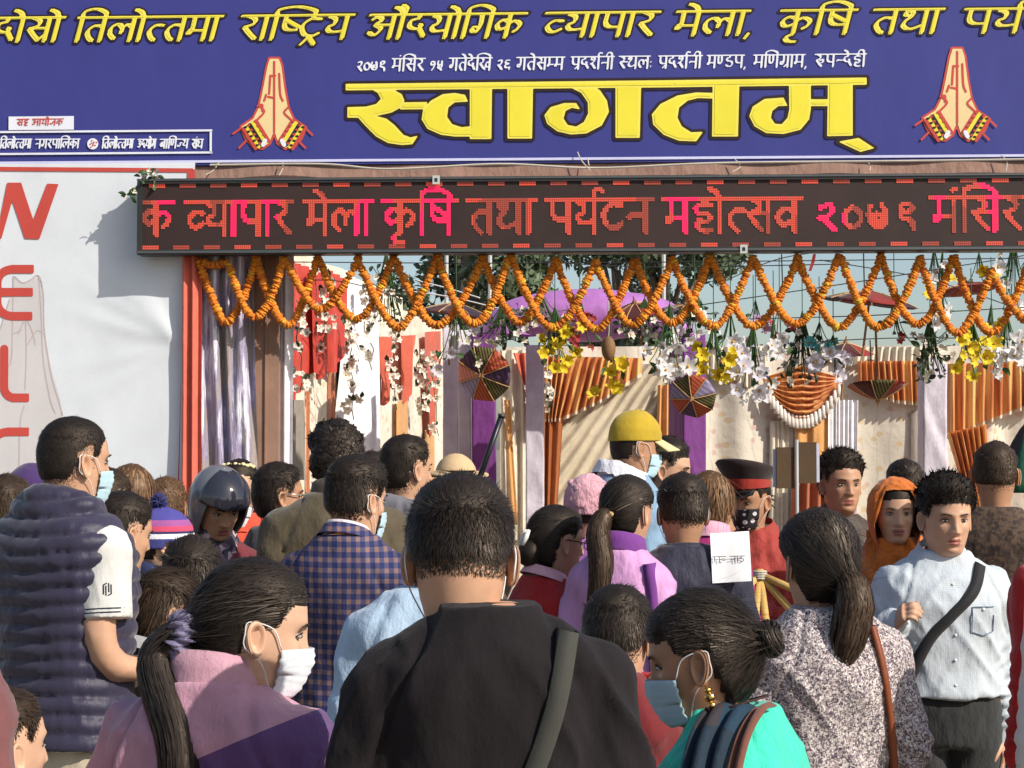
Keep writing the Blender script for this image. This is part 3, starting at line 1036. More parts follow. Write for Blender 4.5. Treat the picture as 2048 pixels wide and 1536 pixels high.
def floral(name, base, c1, c2, scale=9.0):
    """printed cloth: scattered small blossoms and thin winding stems"""
    t = NT(name)
    co = t.coords('Object')
    v = t.n('ShaderNodeTexVoronoi'); v.inputs['Scale'].default_value = scale
    v.voronoi_dimensions = '2D'
    sx = t.n('ShaderNodeSeparateXYZ'); t.l(co, sx.inputs[0])
    ad = t.n('ShaderNodeMath', operation='ADD'); t.l(sx.outputs[0], ad.inputs[0]); t.l(sx.outputs[1], ad.inputs[1])
    cb = t.n('ShaderNodeCombineXYZ'); t.l(ad.outputs[0], cb.inputs[0]); t.l(sx.outputs[2], cb.inputs[1])
    t.l(cb.outputs[0], v.inputs['Vector'])
    r1 = t.ramp(v.outputs['Distance'], [(.12, (.5, .5, .5, 1)), (.19, (0, 0, 0, 1))])
    sep = t.n('ShaderNodeSeparateColor'); t.l(v.outputs['Color'], sep.inputs[0])
    r2 = t.ramp(sep.outputs[0], [(.48, c1), (.52, c2)])
    w = t.n('ShaderNodeTexWave'); w.inputs['Scale'].default_value = scale * .32; w.inputs['Distortion'].default_value = 9.0
    w.inputs['Detail'].default_value = 1.0
    t.l(co, w.inputs['Vector'])
    r3 = t.ramp(w.outputs['Color'], [(0.0, (1, 1, 1, 1)), (.05, (0, 0, 0, 1))])
    nz = t.noise(3.0, 4)
    rb = t.ramp(nz.outputs[0], [(.3, mul(base, .9)), (.7, mul(base, 1.05))])
    c = t.mix(r3.outputs[0], rb.outputs[0], mul(base, .84))
    c = t.mix(r1.outputs[0], c, r2.outputs[0])
    t.l(c, t.p.inputs['Base Color'])
    t.p.inputs['Roughness'].default_value = .8
    b = t.bump(t.noise(5.0, 4, .55).outputs[0], .5, .03)
    t.bump(t.noise(300.0, 2).outputs[0], .25, .002, b)
    return t.mat
CRM = floral('cream_floral_cloth', srgb(216, 206, 188), srgb(196, 160, 90), srgb(196, 140, 130), 7.0)
CRMP = cloth('cream_pleated_cloth', srgb(214, 203, 182), .6, wrinkle=.5)
WHC = cloth('white_drape_cloth', srgb(228, 224, 226), .6, wrinkle=.6)
LIL = cloth('lilac_white_cloth', srgb(205, 196, 206), .6, wrinkle=.5)
REDS = satin('red_satin', srgb(196, 66, 52), .42)
def sheen_streak_satin(name, dark, mid, light):  # satin highlights and dark folds are painted in as upright colour streaks
    m_ = satin(name, mid, .3, trans=.2)
    t = NT.__new__(NT); t.mat = m_; t.t = m_.node_tree; t.p = t.t.nodes['Principled BSDF']
    nz = t.noise(16.0, 3, .6, stretch=(1, 1, .06))
    r = t.ramp(nz.outputs[0], [(.34, dark), (.48, mid), (.62, light)])
    t.l(r.outputs[0], t.p.inputs['Base Color'])
    for n in t.t.nodes:
        if n.type == 'BSDF_TRANSLUCENT':
            t.l(r.outputs[0], n.inputs[0])
    return m_
ORS = sheen_streak_satin('orange_satin', srgb(170, 84, 46), srgb(216, 134, 74), srgb(240, 190, 116))
TANC = cloth('tan_cloth', srgb(206, 150, 90), .7)
PUR = cloth('purple_cloth', srgb(112, 52, 122), .6, wrinkle=.7)
PURL = satin('light_purple_cloth', srgb(184, 118, 192), .5)
BRN = plain('brown_plank', srgb(152, 118, 98), .8, var=.35, scale=3.0, bump=.5, bscale=30)

# far side wall, left: cream cloth with hung drapes
o = drape('cloth_side_wall', LWALL, [(552, 500), (900, 664)], [(556, 1400), (900, 1228)], 16, .02, CRM, 0, 140, 20, seed=2)
tag(o, 'cream cloth side wall hung with red drapes left of the passage', 'cloth wall')
def hung(nm, vp, top, bot, pl, amp, mat, off, lab, cat, grp=None, **k):
    o = drape(nm, vp, top, bot, pl, amp, mat, off, **k)
    return tag(o, lab, cat, grp)
hung('red_drape', LWALL, [(580, 520), (640, 545)], [(580, 806), (606, 770), (640, 725)], 4, .03, REDS, .07, 'widest red satin drape with slanting white-flowered hem by the white strip', 'drape', seed=3, ns=50)
hung('red_drape', LWALL, [(620, 545), (650, 552)], [(628, 745), (640, 760), (650, 742)], 2, .02, REDS, .13, 'short red satin drape overlapping the widest red drape', 'drape', seed=4, ns=30)
hung('red_drape', LWALL, [(655, 540), (694, 562)], [(660, 745), (668, 745), (694, 690)], 3, .02, REDS, .09, 'red satin drape hanging beside the fanned white cloth', 'drape', seed=5, ns=30)
for a, b, y0_, y1_, lab in ((755, 788, 674, 812, 'narrow red drape with rounded end next to the fanned white cloth'), (796, 832, 672, 806, 'narrow red drape with pointed end on the side wall'), (848, 882, 664, 872, 'longest narrow red drape at the far end of the side wall')):
    c = (a + b) / 2
    hung('red_drape', LWALL, [(a, y0_), (b, y0_ - 2)], [(a + 4, y1_ - 70), (c - 7, y1_ - 8), (c, y1_), (c + 6, y1_ - 30), (b - 3, y1_ - 110)], 2, .025, satin('orange_red_satin', srgb(204, 96, 70), .45), .06, lab, 'drape', seed=a, ns=36)
for a, b, y0_, y1_, wh in ((611, 619, 745, 1000, 'under the widest red drape'), (655, 668, 742, 1000, 'beside the fanned white cloth'), (795, 816, 800, 1000, 'under the narrow pointed red drape'), (850, 868, 860, 1000, 'under the longest narrow red drape')):
    hung('orange_ribbon', LWALL, [(a, y0_), (b, y0_)], [(a, y1_), (b, y1_)], 1, .008, TANC if a > 700 else satin('rust_satin', srgb(190, 112, 70), .5), .035, 'plain rust ribbon sewn down the cream side wall ' + wh, 'ribbon', 'rust ribbons on the side wall', seed=a, ns=12)
hung('fanned_cloth', LWALL, [(690, 540), (752, 600)], [(672, 1010), (760, 1000)], 9, .045, WHC, .06, 'white cloth fanned into long pleats between the red drapes', 'drape', seed=7, ns=110, jitter=.3)
hung('tent_edge', LWALL, [(545, 470), (640, 520), (800, 596)], [(545, 560), (640, 590), (800, 662)], 5, .03, cloth('cream_roof_cloth', srgb(224, 214, 190)), .02, 'cream roof cloth edge sloping down over the side wall', 'cloth', seed=9)

# left jamb of the opening: red cloth, crumpled shiny sheet, brown plank, white strip
hung('salmon_cloth', NEAR, [(366, 480), (404, 480)], [(362, 1150), (402, 1150)], 2, .02, cloth('salmon_cloth', srgb(206, 104, 84), .75), .09, 'salmon red cloth on the gate jamb beside the white banner', 'cloth', seed=11, ns=30)
def sheet_mat():
    t = NT('crumpled_grey_sheet')
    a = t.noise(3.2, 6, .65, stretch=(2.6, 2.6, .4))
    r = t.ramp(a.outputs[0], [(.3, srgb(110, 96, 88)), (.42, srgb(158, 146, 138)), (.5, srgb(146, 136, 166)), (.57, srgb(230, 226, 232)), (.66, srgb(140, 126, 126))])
    t.l(r.outputs[0], t.p.inputs['Base Color'])
    t.p.inputs['Roughness'].default_value = .28
    t.p.inputs['Specular IOR Level'].default_value = .7
    b = t.bump(a.outputs[0], .7, .06)
    t.bump(t.noise(26.0, 4, .6, stretch=(1, 1, .25)).outputs[0], .4, .02, b)
    return t.mat
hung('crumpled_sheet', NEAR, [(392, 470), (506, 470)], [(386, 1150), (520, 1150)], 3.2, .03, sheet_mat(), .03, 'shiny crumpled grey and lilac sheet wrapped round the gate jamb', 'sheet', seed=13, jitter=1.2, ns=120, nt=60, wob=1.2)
o = MB()
a = NEAR.p(497, 480, -.01); b = NEAR.p(556, 1000, -.01)
o.box((a.x, a.y, -.03), (b.x, a.y + .08, a.z))
o.box((a.x + .09, a.y - .012, -.03), (a.x + .1, a.y + .01, a.z - .001))
o = recenter(o.build('brown_post', BRN)); tag(o, 'broad brown wooden post between crumpled sheet and white strip', 'post')
hung('white_strip', NEAR, [(548, 490), (588, 490)], [(545, 1150), (584, 1150)], 2, .02, WHC, -.1, 'white cloth strip hanging beside the brown wooden post', 'cloth', seed=15, ns=40)
hung('grey_sack', LWALL, [(582, 800), (606, 800)], [(578, 960), (612, 960)], 2, .03, cloth('grey_canvas', srgb(140, 132, 120)), .2, 'grey canvas bundle hanging under the widest red drape', 'bundle', seed=16, ns=30)

# white pillars, cloth covered
def cloth_pillar(px0, px1, py0, d, mat, lab, dep=.2, twist=0.0, seed=0, nm='cloth_pillar'):
    vp = plane_at(d)
    a, b = vp.p(px0, py0), vp.p(px1, py0)
    w = b.x - a.x
    n = 40
    ring = []
    per = [(-.5, 0), (.5, 0), (.5, 1), (-.5, 1)]
    t = np.linspace(0, 4, n, endpoint=False)
    pts = np.array([(np.interp(k % 1, [0, 1], [per[int(k)][0], per[(int(k) + 1) % 4][0]]), np.interp(k % 1, [0, 1], [per[int(k)][1], per[(int(k) + 1) % 4][1]])) for k in t])
    zs = np.linspace(0, a.z, 60)
    P = np.zeros((n, 60, 3))
    for j, z in enumerate(zs):
        P[:, j, 0] = pts[:, 0] * w
        P[:, j, 1] = pts[:, 1] * dep
        P[:, j, 2] = z
    fl = P.reshape(-1, 3)
    fl[:, 1] += .012 * vnoise(fl * np.array([14, 14, 3]) + fl[:, [2, 0, 1]] * np.array([6, 0, 0]), seed)
    fl[:, 0] += .006 * vnoise(fl * np.array([9, 9, 4]), seed + 2)
    o = MB().grid(P, 0, True).build(nm, mat, None, True)
    o.location = ((a.x + b.x) / 2, d, 0)
    return tag(o, lab, 'pillar')
cloth_pillar(886, 916, 655, 13.3, LIL, 'dull lilac cloth pillar in front of the end of the side wall', seed=1)
cloth_pillar(916, 942, 660, 13.25, WHC, 'slim bright white cloth pillar touching the purple gate arch', dep=.1, seed=2)
cloth_pillar(1052, 1088, 690, 13.6, LIL, 'pale cloth pillar beside the first orange pleated valance', seed=3)
cloth_pillar(1846, 1894, 715, 12.9, LIL, 'white wrapped cloth pillar between the floral wall and the big orange drape', seed=4)

# back wall
o = drape('cloth_back_wall', BWALL, [(1000, 694), (1500, 692), (2300, 690)], [(1000, 1284), (1500, 1284), (2300, 1284)], 9, .02, CRM, 0, 220, 16, seed=21)
tag(o, 'cream cloth back wall printed with small flowers and thin stems', 'cloth wall')
hung('wall_shade_strip', BWALL, [(1822, 820), (1850, 820)], [(1822, 1080), (1850, 1080)], 1, .01, cloth('grey_beige_wall_shade', srgb(150, 140, 130)), .06, 'grey beige strip imitating wall shade beside the white wrapped pillar', 'cloth', seed=22, ns=14)  # grey beige sheet laid on the wall to stand for its shade
hung('side_drape', BWALL, [(1000, 700), (1062, 700)], [(1004, 1080), (1062, 1080)], 3, .03, CRMP, .3, 'cream pleated drape between purple arch and pale pillar', 'drape', seed=23, ns=50)
hung('rust_drape', BWALL, [(1026, 706), (1078, 706)], [(1052, 780), (1062, 872), (1076, 865)], 3, .03, satin('orange_red_satin', srgb(204, 96, 70), .45), .36, 'rust drape gathered to a flowered point beside the pale pillar', 'drape', seed=24, ns=40)
hung('rust_ribbon', BWALL, [(1008, 800), (1020, 800)], [(1024, 1050), (1036, 1050)], 1, .01, TANC, .36, 'thin tan ribbon slanting down behind the black stick', 'ribbon', seed=25, ns=10)
# gathered pale cloth: diagonal folds that run to a tie at the upper right
def gathered():
    ns, nt = 70, 90
    tie = (1335, 700)
    P = np.zeros((ns, nt, 3))
    for i in range(ns):
        for j in range(nt):
            s, t = i / (ns - 1), j / (nt - 1)
            px = 1090 + s * 246; py = 728 + t * 330
            ang = math.atan2(py - 600 - (px - 1090) * -.35, 1500 - px)
            w = math.sin(ang * 95 + 2.0 * math.sin(px * .021)) * (.35 + .65 * abs(math.sin(px * .018 + .4)))
            P[i, j] = BWALL.p(px, py, .12 + .03 * w)
    return recenter(MB().grid(P).build('gathered_cloth', cloth('ivory_satin_cloth', srgb(206, 192, 166), .45, wrinkle=.2), None, True))
tag(gathered(), 'ivory cloth ruched into many diagonal folds behind the yellow cap', 'drape')
hung('brown_gather', BWALL, [(1084, 838), (1126, 838)], [(1084, 1060), (1112, 1060)], 3, .03, satin('brown_orange_satin', srgb(168, 96, 48), .4), .2, 'brown orange drape hanging below the first pleated valance', 'drape', seed=26, ns=40)
hung('tan_gather', BWALL, [(1316, 770), (1342, 770)], [(1306, 1060), (1342, 1060)], 2, .02, TANC, .18, 'narrow tan drape against the right purple pillar', 'drape', seed=27, ns=24)
def valance(name, top, bot, pl, off, lab, vp=BWALL, seed=0, fringe=True, mat=ORS):
    r = empty(name, (0, 0, 0))
    tag(r, lab, 'valance')
    drape('pleated_cloth', vp, top, bot, pl, .035, mat, off, 30 + pl * 9, 16, .9, .35, seed, r)
    if fringe:
        o = drape('fringe', vp, bot, [(x, y + 7) for x, y in bot], pl, .035, cloth('cream_fringe', srgb(206, 186, 160)), off + .004, 30 + pl * 9, 4, .9, 0, seed, r)
    return r
valance('pleated_valance', [(1088, 712), (1284, 716)], [(1088, 838), (1122, 836), (1200, 800), (1284, 745)], 14, .2, 'orange pleated valance with slanting hem under the yellow blossoms', seed=31)
valance('pleated_valance', [(1440, 714), (1490, 712)], [(1440, 735), (1466, 750), (1490, 730)], 4, .08, 'scrap of orange pleated valance behind the yellow daffodils', seed=32)
valance('pleated_valance', [(1716, 722), (1850, 722)], [(1716, 768), (1790, 800), (1850, 806)], 11, .08, 'orange pleated valance above the upturned parasol', seed=33)
RW = plane_at(13.6)
valance('pleated_valance', [(1894, 728), (2200, 716)], [(1894, 872), (2048, 812), (2200, 770)], 15, .05, 'large orange pleated valance right of the white wrapped pillar', RW, seed=34)
hung('orange_drape', RW, [(1894, 866), (1972, 848)], [(1952, 1080), (1990, 1080)], 7, .05, ORS, .12, 'orange drape swept aside in long slanting pleats beside the white pillar', 'drape', seed=35, ns=80, jitter=.2)
hung('cloth_end_wall', RW, [(1960, 790), (2300, 760)], [(1960, 1090), (2300, 1090)], 4, .02, CRM, -.02, 'cream floral panel behind the swept orange drape', 'cloth wall', seed=36)
hung('white_pleats', BWALL, [(1656, 800), (1716, 800)], [(1656, 1284), (1712, 1284)], 6, .011, WHC, .04, 'white narrow-pleated drape right of the tan panel under the swag', 'drape', seed=41, ns=90, jitter=1.6)
hung('cream_pleats', BWALL, [(1540, 842), (1592, 842)], [(1536, 1284), (1588, 1284)], 5, .009, CRMP, .035, 'cream narrow-pleated drape left of the tan panel under the swag', 'drape', seed=42, ns=80, jitter=1.6)
hung('cream_scallop', BWALL, [(1410, 694), (1530, 694)], [(1410, 742), (1440, 770), (1470, 760), (1500, 778), (1530, 742)], 9, .02, CRMP, .06, 'cream scalloped cloth along the top of the back wall beside the purple pillar', 'valance', seed=43, ns=90)
hung('cream_scallop', BWALL, [(1640, 694), (1850, 694)], [(1640, 716), (1690, 736), (1740, 718), (1795, 736), (1850, 716)], 14, .02, CRMP, .05, 'cream scalloped cloth along the top of the back wall above the orange valance', 'valance', seed=44, ns=130)
# half-round swag with fringe
sw = empty('swag', (0, 0, 0)); tag(sw, 'half-round orange swag with white tassel fringe on the back wall', 'swag')
ns, nt = 60, 70
P = np.zeros((ns, nt, 3)); rim = []
for i in range(ns):
    s = i / (ns - 1)
    for j in range(nt):
        t = j / (nt - 1)
        hw = 16 + 62 * t ** .35 if t < .45 else 16 + 62 * .45 ** .35
        x = (s - .5) * 2
        cx = 1604 + x * (80 - 4 * t)
        sag = (1 - abs(x) ** 1.7)
        py = 730 + 26 * (abs(x)) + t * (12 + 92 * sag)
        P[i, j] = BWALL.p(cx, py, .05 + .03 * sag * math.sin(t * 2 * math.pi * 8 + .5) + .06 * sag)
    rim.append((1604 + x * 76, 742 + 26 * abs(x) + 92 * sag))
MB().grid(P).build('folded_cloth', ORS, sw, True)
m = MB()
FRW = cloth('white_fringe', srgb(226, 216, 204))
for i in range(1, ns - 1, 3):
    a = np.array(BWALL.p(rim[i][0], rim[i][1] - 4, .1)); b = np.array(BWALL.p(rim[i][0], rim[i][1] + 22, .1))
    MB().tube([a, a * .6 + b * .4, b], [.012, .02, .026], 8).build('tassel', FRW, sw, True)
hung('tan_cloth', BWALL, [(1592, 800), (1656, 800)], [(1586, 1080), (1656, 1080)], 2, .015, TANC, .08, 'plain tan cloth panel below the half-round swag', 'cloth', seed=37, ns=30)
hung('red_brown_panel', BWALL, [(1586, 960), (1652, 960)], [(1580, 1080), (1652, 1080)], 3, .03, cloth('red_brown_cloth', srgb(168, 96, 62)), .14, 'reddish brown cloth bunched below the placard', 'cloth', seed=38, ns=30)

# purple arch
ar = empty('purple_arch', (0, 13.0, 0)); tag(ar, 'purple cloth covered arch with two square pillars inside the gate', 'arch')
def arch_pillar(px0, px1, py, d, dep, rot):
    a, b = plane_at(d).p(px0, py), plane_at(d).p(px1, py)
    w = b.x - a.x
    n = 48
    P = np.zeros((n, 40, 3))
    tt = np.linspace(0, 4, n, endpoint=False)
    c = [(-.5, 0), (.5, 0), (.5, 1), (-.5, 1)]
    for k, q in enumerate(tt):
        i = int(q); f = q - i
        x = (c[i][0] * (1 - f) + c[(i + 1) % 4][0] * f) * w
        y = (c[i][1] * (1 - f) + c[(i + 1) % 4][1] * f) * dep
        xr, yr = x * math.cos(rot) - y * math.sin(rot), x * math.sin(rot) + y * math.cos(rot)
        P[k, :, 0] = (a.x + b.x) / 2 + xr; P[k, :, 1] = d + yr - 13.0; P[k, :, 2] = np.linspace(0, a.z, 40)
    fl = P.reshape(-1, 3)
    fl[:, :2] += (.006 * vnoise(fl * np.array([8, 8, 2.2]), 4))[:, None]
    MB().grid(P, 0, True).build('pillar', PUR, ar, True)
    return (a.x + b.x) / 2, a.z
xl, zl = arch_pillar(944, 992, 668, 13.0, .2, 0)
xr, zr = arch_pillar(1366, 1412, 668, 13.0, .3, .3)
zc = plane_at(13).p(1150, 566).z
cx = (at(1150, 566, 13)).x
hw = (xr - xl) / 2
prof = []
n = 50
P = np.zeros((n, 14, 3))
for i in range(n):
    a = math.pi * i / (n - 1)
    rx, rz = hw * 1.02, zc - zl - .02
    c = np.array([(xl + xr) / 2 - rx * math.cos(a), 0, zl + rz * math.sin(a) ** .8])
    nrm = np.array([-math.cos(a), 0, math.sin(a)])
    for j in range(14):
        b = 2 * math.pi * j / 13
        P[i, j] = c + nrm * .2 * (math.cos(b) - 1) + np.array([0, .2 + .22 * math.sin(b), 0])
fl = P.reshape(-1, 3)
fl += (.02 * vnoise(fl * 6, 3))[:, None] * np.array([0, 1, .6])
MB().grid(P).build('arch_top', PURL, ar, True)

# ---------------------------------------------------------------- trees behind the ground
LEAF = []
for k, c in enumerate(((.07, .1, .05, 1), (.1, .135, .066, 1), (.058, .08, .042, 1))):
    LEAF.append(plain('tree_leaf_%s' % 'abc'[k], c, .6, var=.3))
BARK = plain('grey_bark', (.12, .1, .08, 1), .9, bump=.6, bscale=20)
def leafy_tree(loc, h, rad, n, seed, lab, sparse=.0):
    r = np.random.default_rng(seed)
    root = empty('tree', loc)
    tag(root, lab, 'tree', None)
    m = MB()
    m.tube(catmull([(0, 0, 0), (.1, .05, h * .3), (-.05, 0, h * .55), (.05, .1, h * .8)], 6), np.linspace(.28, .08, 19), 10)
    cl = []
    for q in range(15):
        a = r.uniform(0, 2 * np.pi); z = r.uniform(.42, .98) * h
        rr = rad * math.sqrt(max(.05, 1 - ((z / h - .68) / .36) ** 2)) * r.uniform(.45, 1)
        c = np.array([rr * math.cos(a), rr * math.sin(a), z]); cl.append(c)
        m.tube(catmull([(0, 0, z * .62), c * np.array([.5, .5, 0]) + np.array([0, 0, z * .86]), c], 5), np.linspace(.09, .02, 11), 6)
    m.build('trunk', BARK, root, True)
    for k in range(3):
        V, Fc = [], []
        for q in range(n // 3):
            c = cl[r.integers(len(cl))]
            d = r.normal(size=3); d /= np.linalg.norm(d)
            p = c + d * rad * .42 * r.uniform(.2, 1) ** .5 * np.array([1, 1, .8])
            s = r.uniform(.07, .16)
            a = r.normal(size=3); a /= np.linalg.norm(a)
            b = np.cross(a, d); b /= np.linalg.norm(b) + 1e-9
            i = len(V)
            V += [p - a * s, p + b * s * .5, p + a * s, p - b * s * .5]
            Fc.append((i, i + 1, i + 2, i + 3))
        MB().add(V, Fc).build('crown', LEAF[k], root)['kind'] = 'stuff'
    return root
p = at(930, 700, 42); leafy_tree((p.x, 42, 0), 8.6, 2.1, 9000, 1, 'dark leafy tree beyond the cloth walls, left of the purple arch')
p = at(1330, 700, 46); leafy_tree((p.x, 46, 0), 9.0, 2.2, 9000, 2, 'dark leafy tree beyond the cloth walls, above the right purple pillar')
p = at(1235, 700, 58); leafy_tree((p.x, 58, 0), 9.2, 1.6, 5000, 5, 'smaller leafy tree farther off behind the purple arch top')
def bare_tree(px, d, h, seed, lab):
    r = np.random.default_rng(seed)
    p = at(px, 700, d)
    root = empty('bare_tree', (p.x, d, 0)); tag(root, lab, 'tree')
    m = MB()
    def grow(a, dr, L, rad, lv):
        b = a + dr * L
        mid = (a + b) / 2 + r.normal(size=3) * L * .05
        m.tube(catmull([a, mid, b], 3), np.linspace(rad, rad * .6, 7), 5)
        if lv == 0:
            return
        for q in range(3):
            nd = dr + r.normal(size=3) * .34; nd[2] = abs(nd[2]) + .25; nd /= np.linalg.norm(nd)
            grow(a + (b - a) * r.uniform(.55, 1), nd, L * .66, rad * .55, lv - 1)
    grow(np.zeros(3), np.array([0, 0, 1.]), h * .42, .12, 4)
    m.build('branches', BARK, root, True)
bare_tree(1075, 60, 9.2, 3, 'leafless grey tree standing between the dark leafy trees')

# ---------------------------------------------------------------- wires across the opening
WIRE = plain('black_wire', (.02, .02, .022, 1), .5)
PALEW = plain('white_wire', (.6, .6, .6, 1), .5)
def wire(pts, d, r, mat, lab, grp):
    q = catmull([at(x, y, dd) for (x, y), dd in zip(pts, d)], 10)
    root = empty('overhead_wire', Vector(q[0]))
    MB().tube(q - q[0], r, 5).build('cable', mat, root, True)
    return tag(root, lab, 'wire', grp)
WG = 'dark wires strung across the opening'
WLAB = 'thin dark wire strung across the gate opening'
for pts in ([(560, 524), (1100, 526), (2100, 516)], [(1040, 520), (1300, 534), (1700, 528), (2100, 500)], [(1440, 566), (1550, 520), (1660, 500)],
            [(1400, 610), (1700, 566), (2080, 506)], [(1500, 638), (1760, 630), (2100, 612)], [(1520, 690), (1800, 676), (2100, 680)], [(1640, 520), (1860, 560), (2100, 640)], [(560, 560), (700, 566), (860, 620)]):
    wire(pts, [11.5, 11.6, 11.7], .0035, WIRE, WLAB, WG)
for x, y0_, y1_, wh in ((1563, 508, 570, 'in the open sky left of the wide dark parasol'), (1727, 505, 590, 'to the wide dark parasol'), (1740, 680, 725, 'in front of the top of the back wall')):
    wire([(x, y0_), (x + 1, (y0_ + y1_) / 2), (x + 2, y1_)], [11.5] * 3, .0045, WIRE, 'dark cord hanging straight down ' + wh, 'hanging dark cords')
for pts, wh in (([(830, 560), (900, 578), (960, 596)], 'upper'), ([(800, 580), (900, 594), (1010, 620)], 'lower')):
    wire(pts, [12.0] * 3, .005, PALEW, wh + ' of two pale wires sloping in front of the left leafy tree', 'pale sloping wires')
for px, lab in ((893, 'slim grey pole in front of the left leafy tree'), (980, 'slim grey pole right of the left leafy tree'), (1327, 'slim grey pole in front of the right leafy tree')):
    a = at(px, 400, 17.5)
    root = empty('slim_pole', (a.x, a.y, 0)); tag(root, lab, 'pole')
    MB().tube([(0, 0, -.1), (0, 0, 2), (0, 0, a.z)], .02, 8).build('shaft', plain('grey_pole', (.5, .5, .48, 1), .5), root)

# ================================================================ people
SK = [skin('skin_tan', (.54, .31, .195, 1)), skin('skin_brown', (.44, .235, .135, 1)), skin('skin_light', (.61, .37, .245, 1))]
LIP = plain('lip', (.30, .10, .075, 1), .5)
EYEW = plain('eye_white', (.42, .37, .33, 1), .3)
DARK = plain('brow_and_iris', (.015, .011, .009, 1), .5)
HB = hairmat('black_hair', (.021, .016, .0135, 1))
HBR = hairmat('dark_brown_hair', (.040, .025, .016, 1))
HLB = hairmat('light_brown_hair', (.13, .07, .035, 1), .42)
SHOE = plain('dark_shoe', (.03, .028, .027, 1), .5)

_dep = {}
def solid(shapes, voxel, smooth=6, name='solid'):
    """weld overlapping closed shapes into one continuous surface"""
    V, Fc, n = [], [], 0
    for v, f in shapes:
        V.append(np.asarray(v, float)); Fc += [tuple(i + n for i in q) for q in f]; n += len(v)
    me = mesh(name, np.concatenate(V), Fc)
    o = bpy.data.objects.new(name, me); C.objects.link(o)
    m = o.modifiers.new('r', 'REMESH'); m.mode = 'VOXEL'; m.voxel_size = voxel
    m = o.modifiers.new('s', 'SMOOTH'); m.factor = .5; m.iterations = smooth
    dg = bpy.context.evaluated_depsgraph_get()
    ev = o.evaluated_get(dg)
    me2 = bpy.data.meshes.new_from_object(ev, depsgraph=dg)
    bpy.data.objects.remove(o); bpy.data.meshes.remove(me)
    co = np.empty(len(me2.vertices) * 3); me2.vertices.foreach_get('co', co)
    no = np.empty(len(me2.vertices) * 3); me2.vertices.foreach_get('normal', no)
    return me2, co.reshape(-1, 3), no.reshape(-1, 3)
def set_co(me, co):
    me.vertices.foreach_set('co', np.asarray(co).ravel()); me.update()
def loft(rings, n=28):
    """rings: (z, half width, half depth, y offset[, x offset]) -> closed shape"""
    a = np.linspace(0, 2 * np.pi, n, endpoint=False)
    V = []
    for r in rings:
        x0 = r[4] if len(r) > 4 else 0
        c, s_ = np.cos(a), np.sin(a)
        V.append(np.stack([x0 + r[1] * np.sign(c) * np.abs(c) ** .85, r[3] + r[2] * np.sign(s_) * np.abs(s_) ** .85, np.full(n, r[0])], 1))
    f = []
    for i in range(len(rings) - 1):
        for j in range(n):
            k = (j + 1) % n
            f.append((i * n + j, i * n + k, (i + 1) * n + k, (i + 1) * n + j))
    f.append(tuple(range(n - 1, -1, -1))); f.append(tuple((len(rings) - 1) * n + j for j in range(n)))
    return np.concatenate(V), f
def limb(pts, rad, k=5, n=14):
    P = catmull(pts, k)
    r = np.interp(np.linspace(0, 1, len(P)), np.linspace(0, 1, len(rad)), rad)
    d0 = P[0] - P[1]; d0 /= np.linalg.norm(d0); d1 = P[-1] - P[-2]; d1 /= np.linalg.norm(d1)
    P2 = np.vstack([P[0] + d0 * r[0] * .9, P[0] + d0 * r[0] * .6, P, P[-1] + d1 * r[-1] * .6, P[-1] + d1 * r[-1] * .9])
    r2 = np.concatenate([[r[0] * .35, r[0] * .8], r, [r[-1] * .8, r[-1] * .35]])
    return tube_arrays(P2, r2, n)

# ---- head: lofted rings with a face pushed out of them
HT = np.array([  # z, half width, front y, back y
 (-.260, .082, .026, -.088), (-.215, .066, .022, -.076), (-.170, .056, .024, -.066), (-.140, .053, .030, -.060), (-.122, .052, .042, -.058),
 (-.112, .052, .066, -.060), (-.100, .053, .079, -.064), (-.080, .059, .083, -.070), (-.055, .066, .084, -.080), (-.030, .071, .085, -.090),
 (.000, .074, .086, -.097), (.030, .0755, .090, -.099), (.060, .071, .084, -.094), (.085, .058, .066, -.080), (.102, .040, .042, -.060),
 (.111, .024, .020, -.038), (.115, .004, -.006, -.014)])
def head_r(z):
    w = np.interp(z, HT[:, 0], HT[:, 1]); f = np.interp(z, HT[:, 0], HT[:, 2]); b = np.interp(z, HT[:, 0], HT[:, 3])
    return w, f, b
_zs_fine = np.linspace(-.26, .115, 400)
def _smooth(x, k=14):
    ker = np.hanning(k * 2 + 1); ker /= ker.sum()
    return np.convolve(np.pad(x, k, 'edge'), ker, 'valid')
_tab = [_smooth(np.interp(_zs_fine, HT[:, 0], HT[:, q])) if q else None for q in range(4)]
for q in range(1, 4):                                # keep the crown closed
    raw = np.interp(_zs_fine, HT[:, 0], HT[:, q]); k = sstep(.098, .113, _zs_fine)
    _tab[q] = _tab[q] * (1 - k) + raw * k
def skull(a, z):
    w = np.interp(z, _zs_fine, _tab[1]); f = np.interp(z, _zs_fine, _tab[2]); b = np.interp(z, _zs_fine, _tab[3])
    c, s_ = np.cos(a), np.sin(a)
    mid = (f + b) / 2 * .35
    fy, by = f - mid, b - mid
    return np.stack([w * c, mid + np.where(s_ > 0, fy * s_, -by * s_), z + 0 * a], -1)
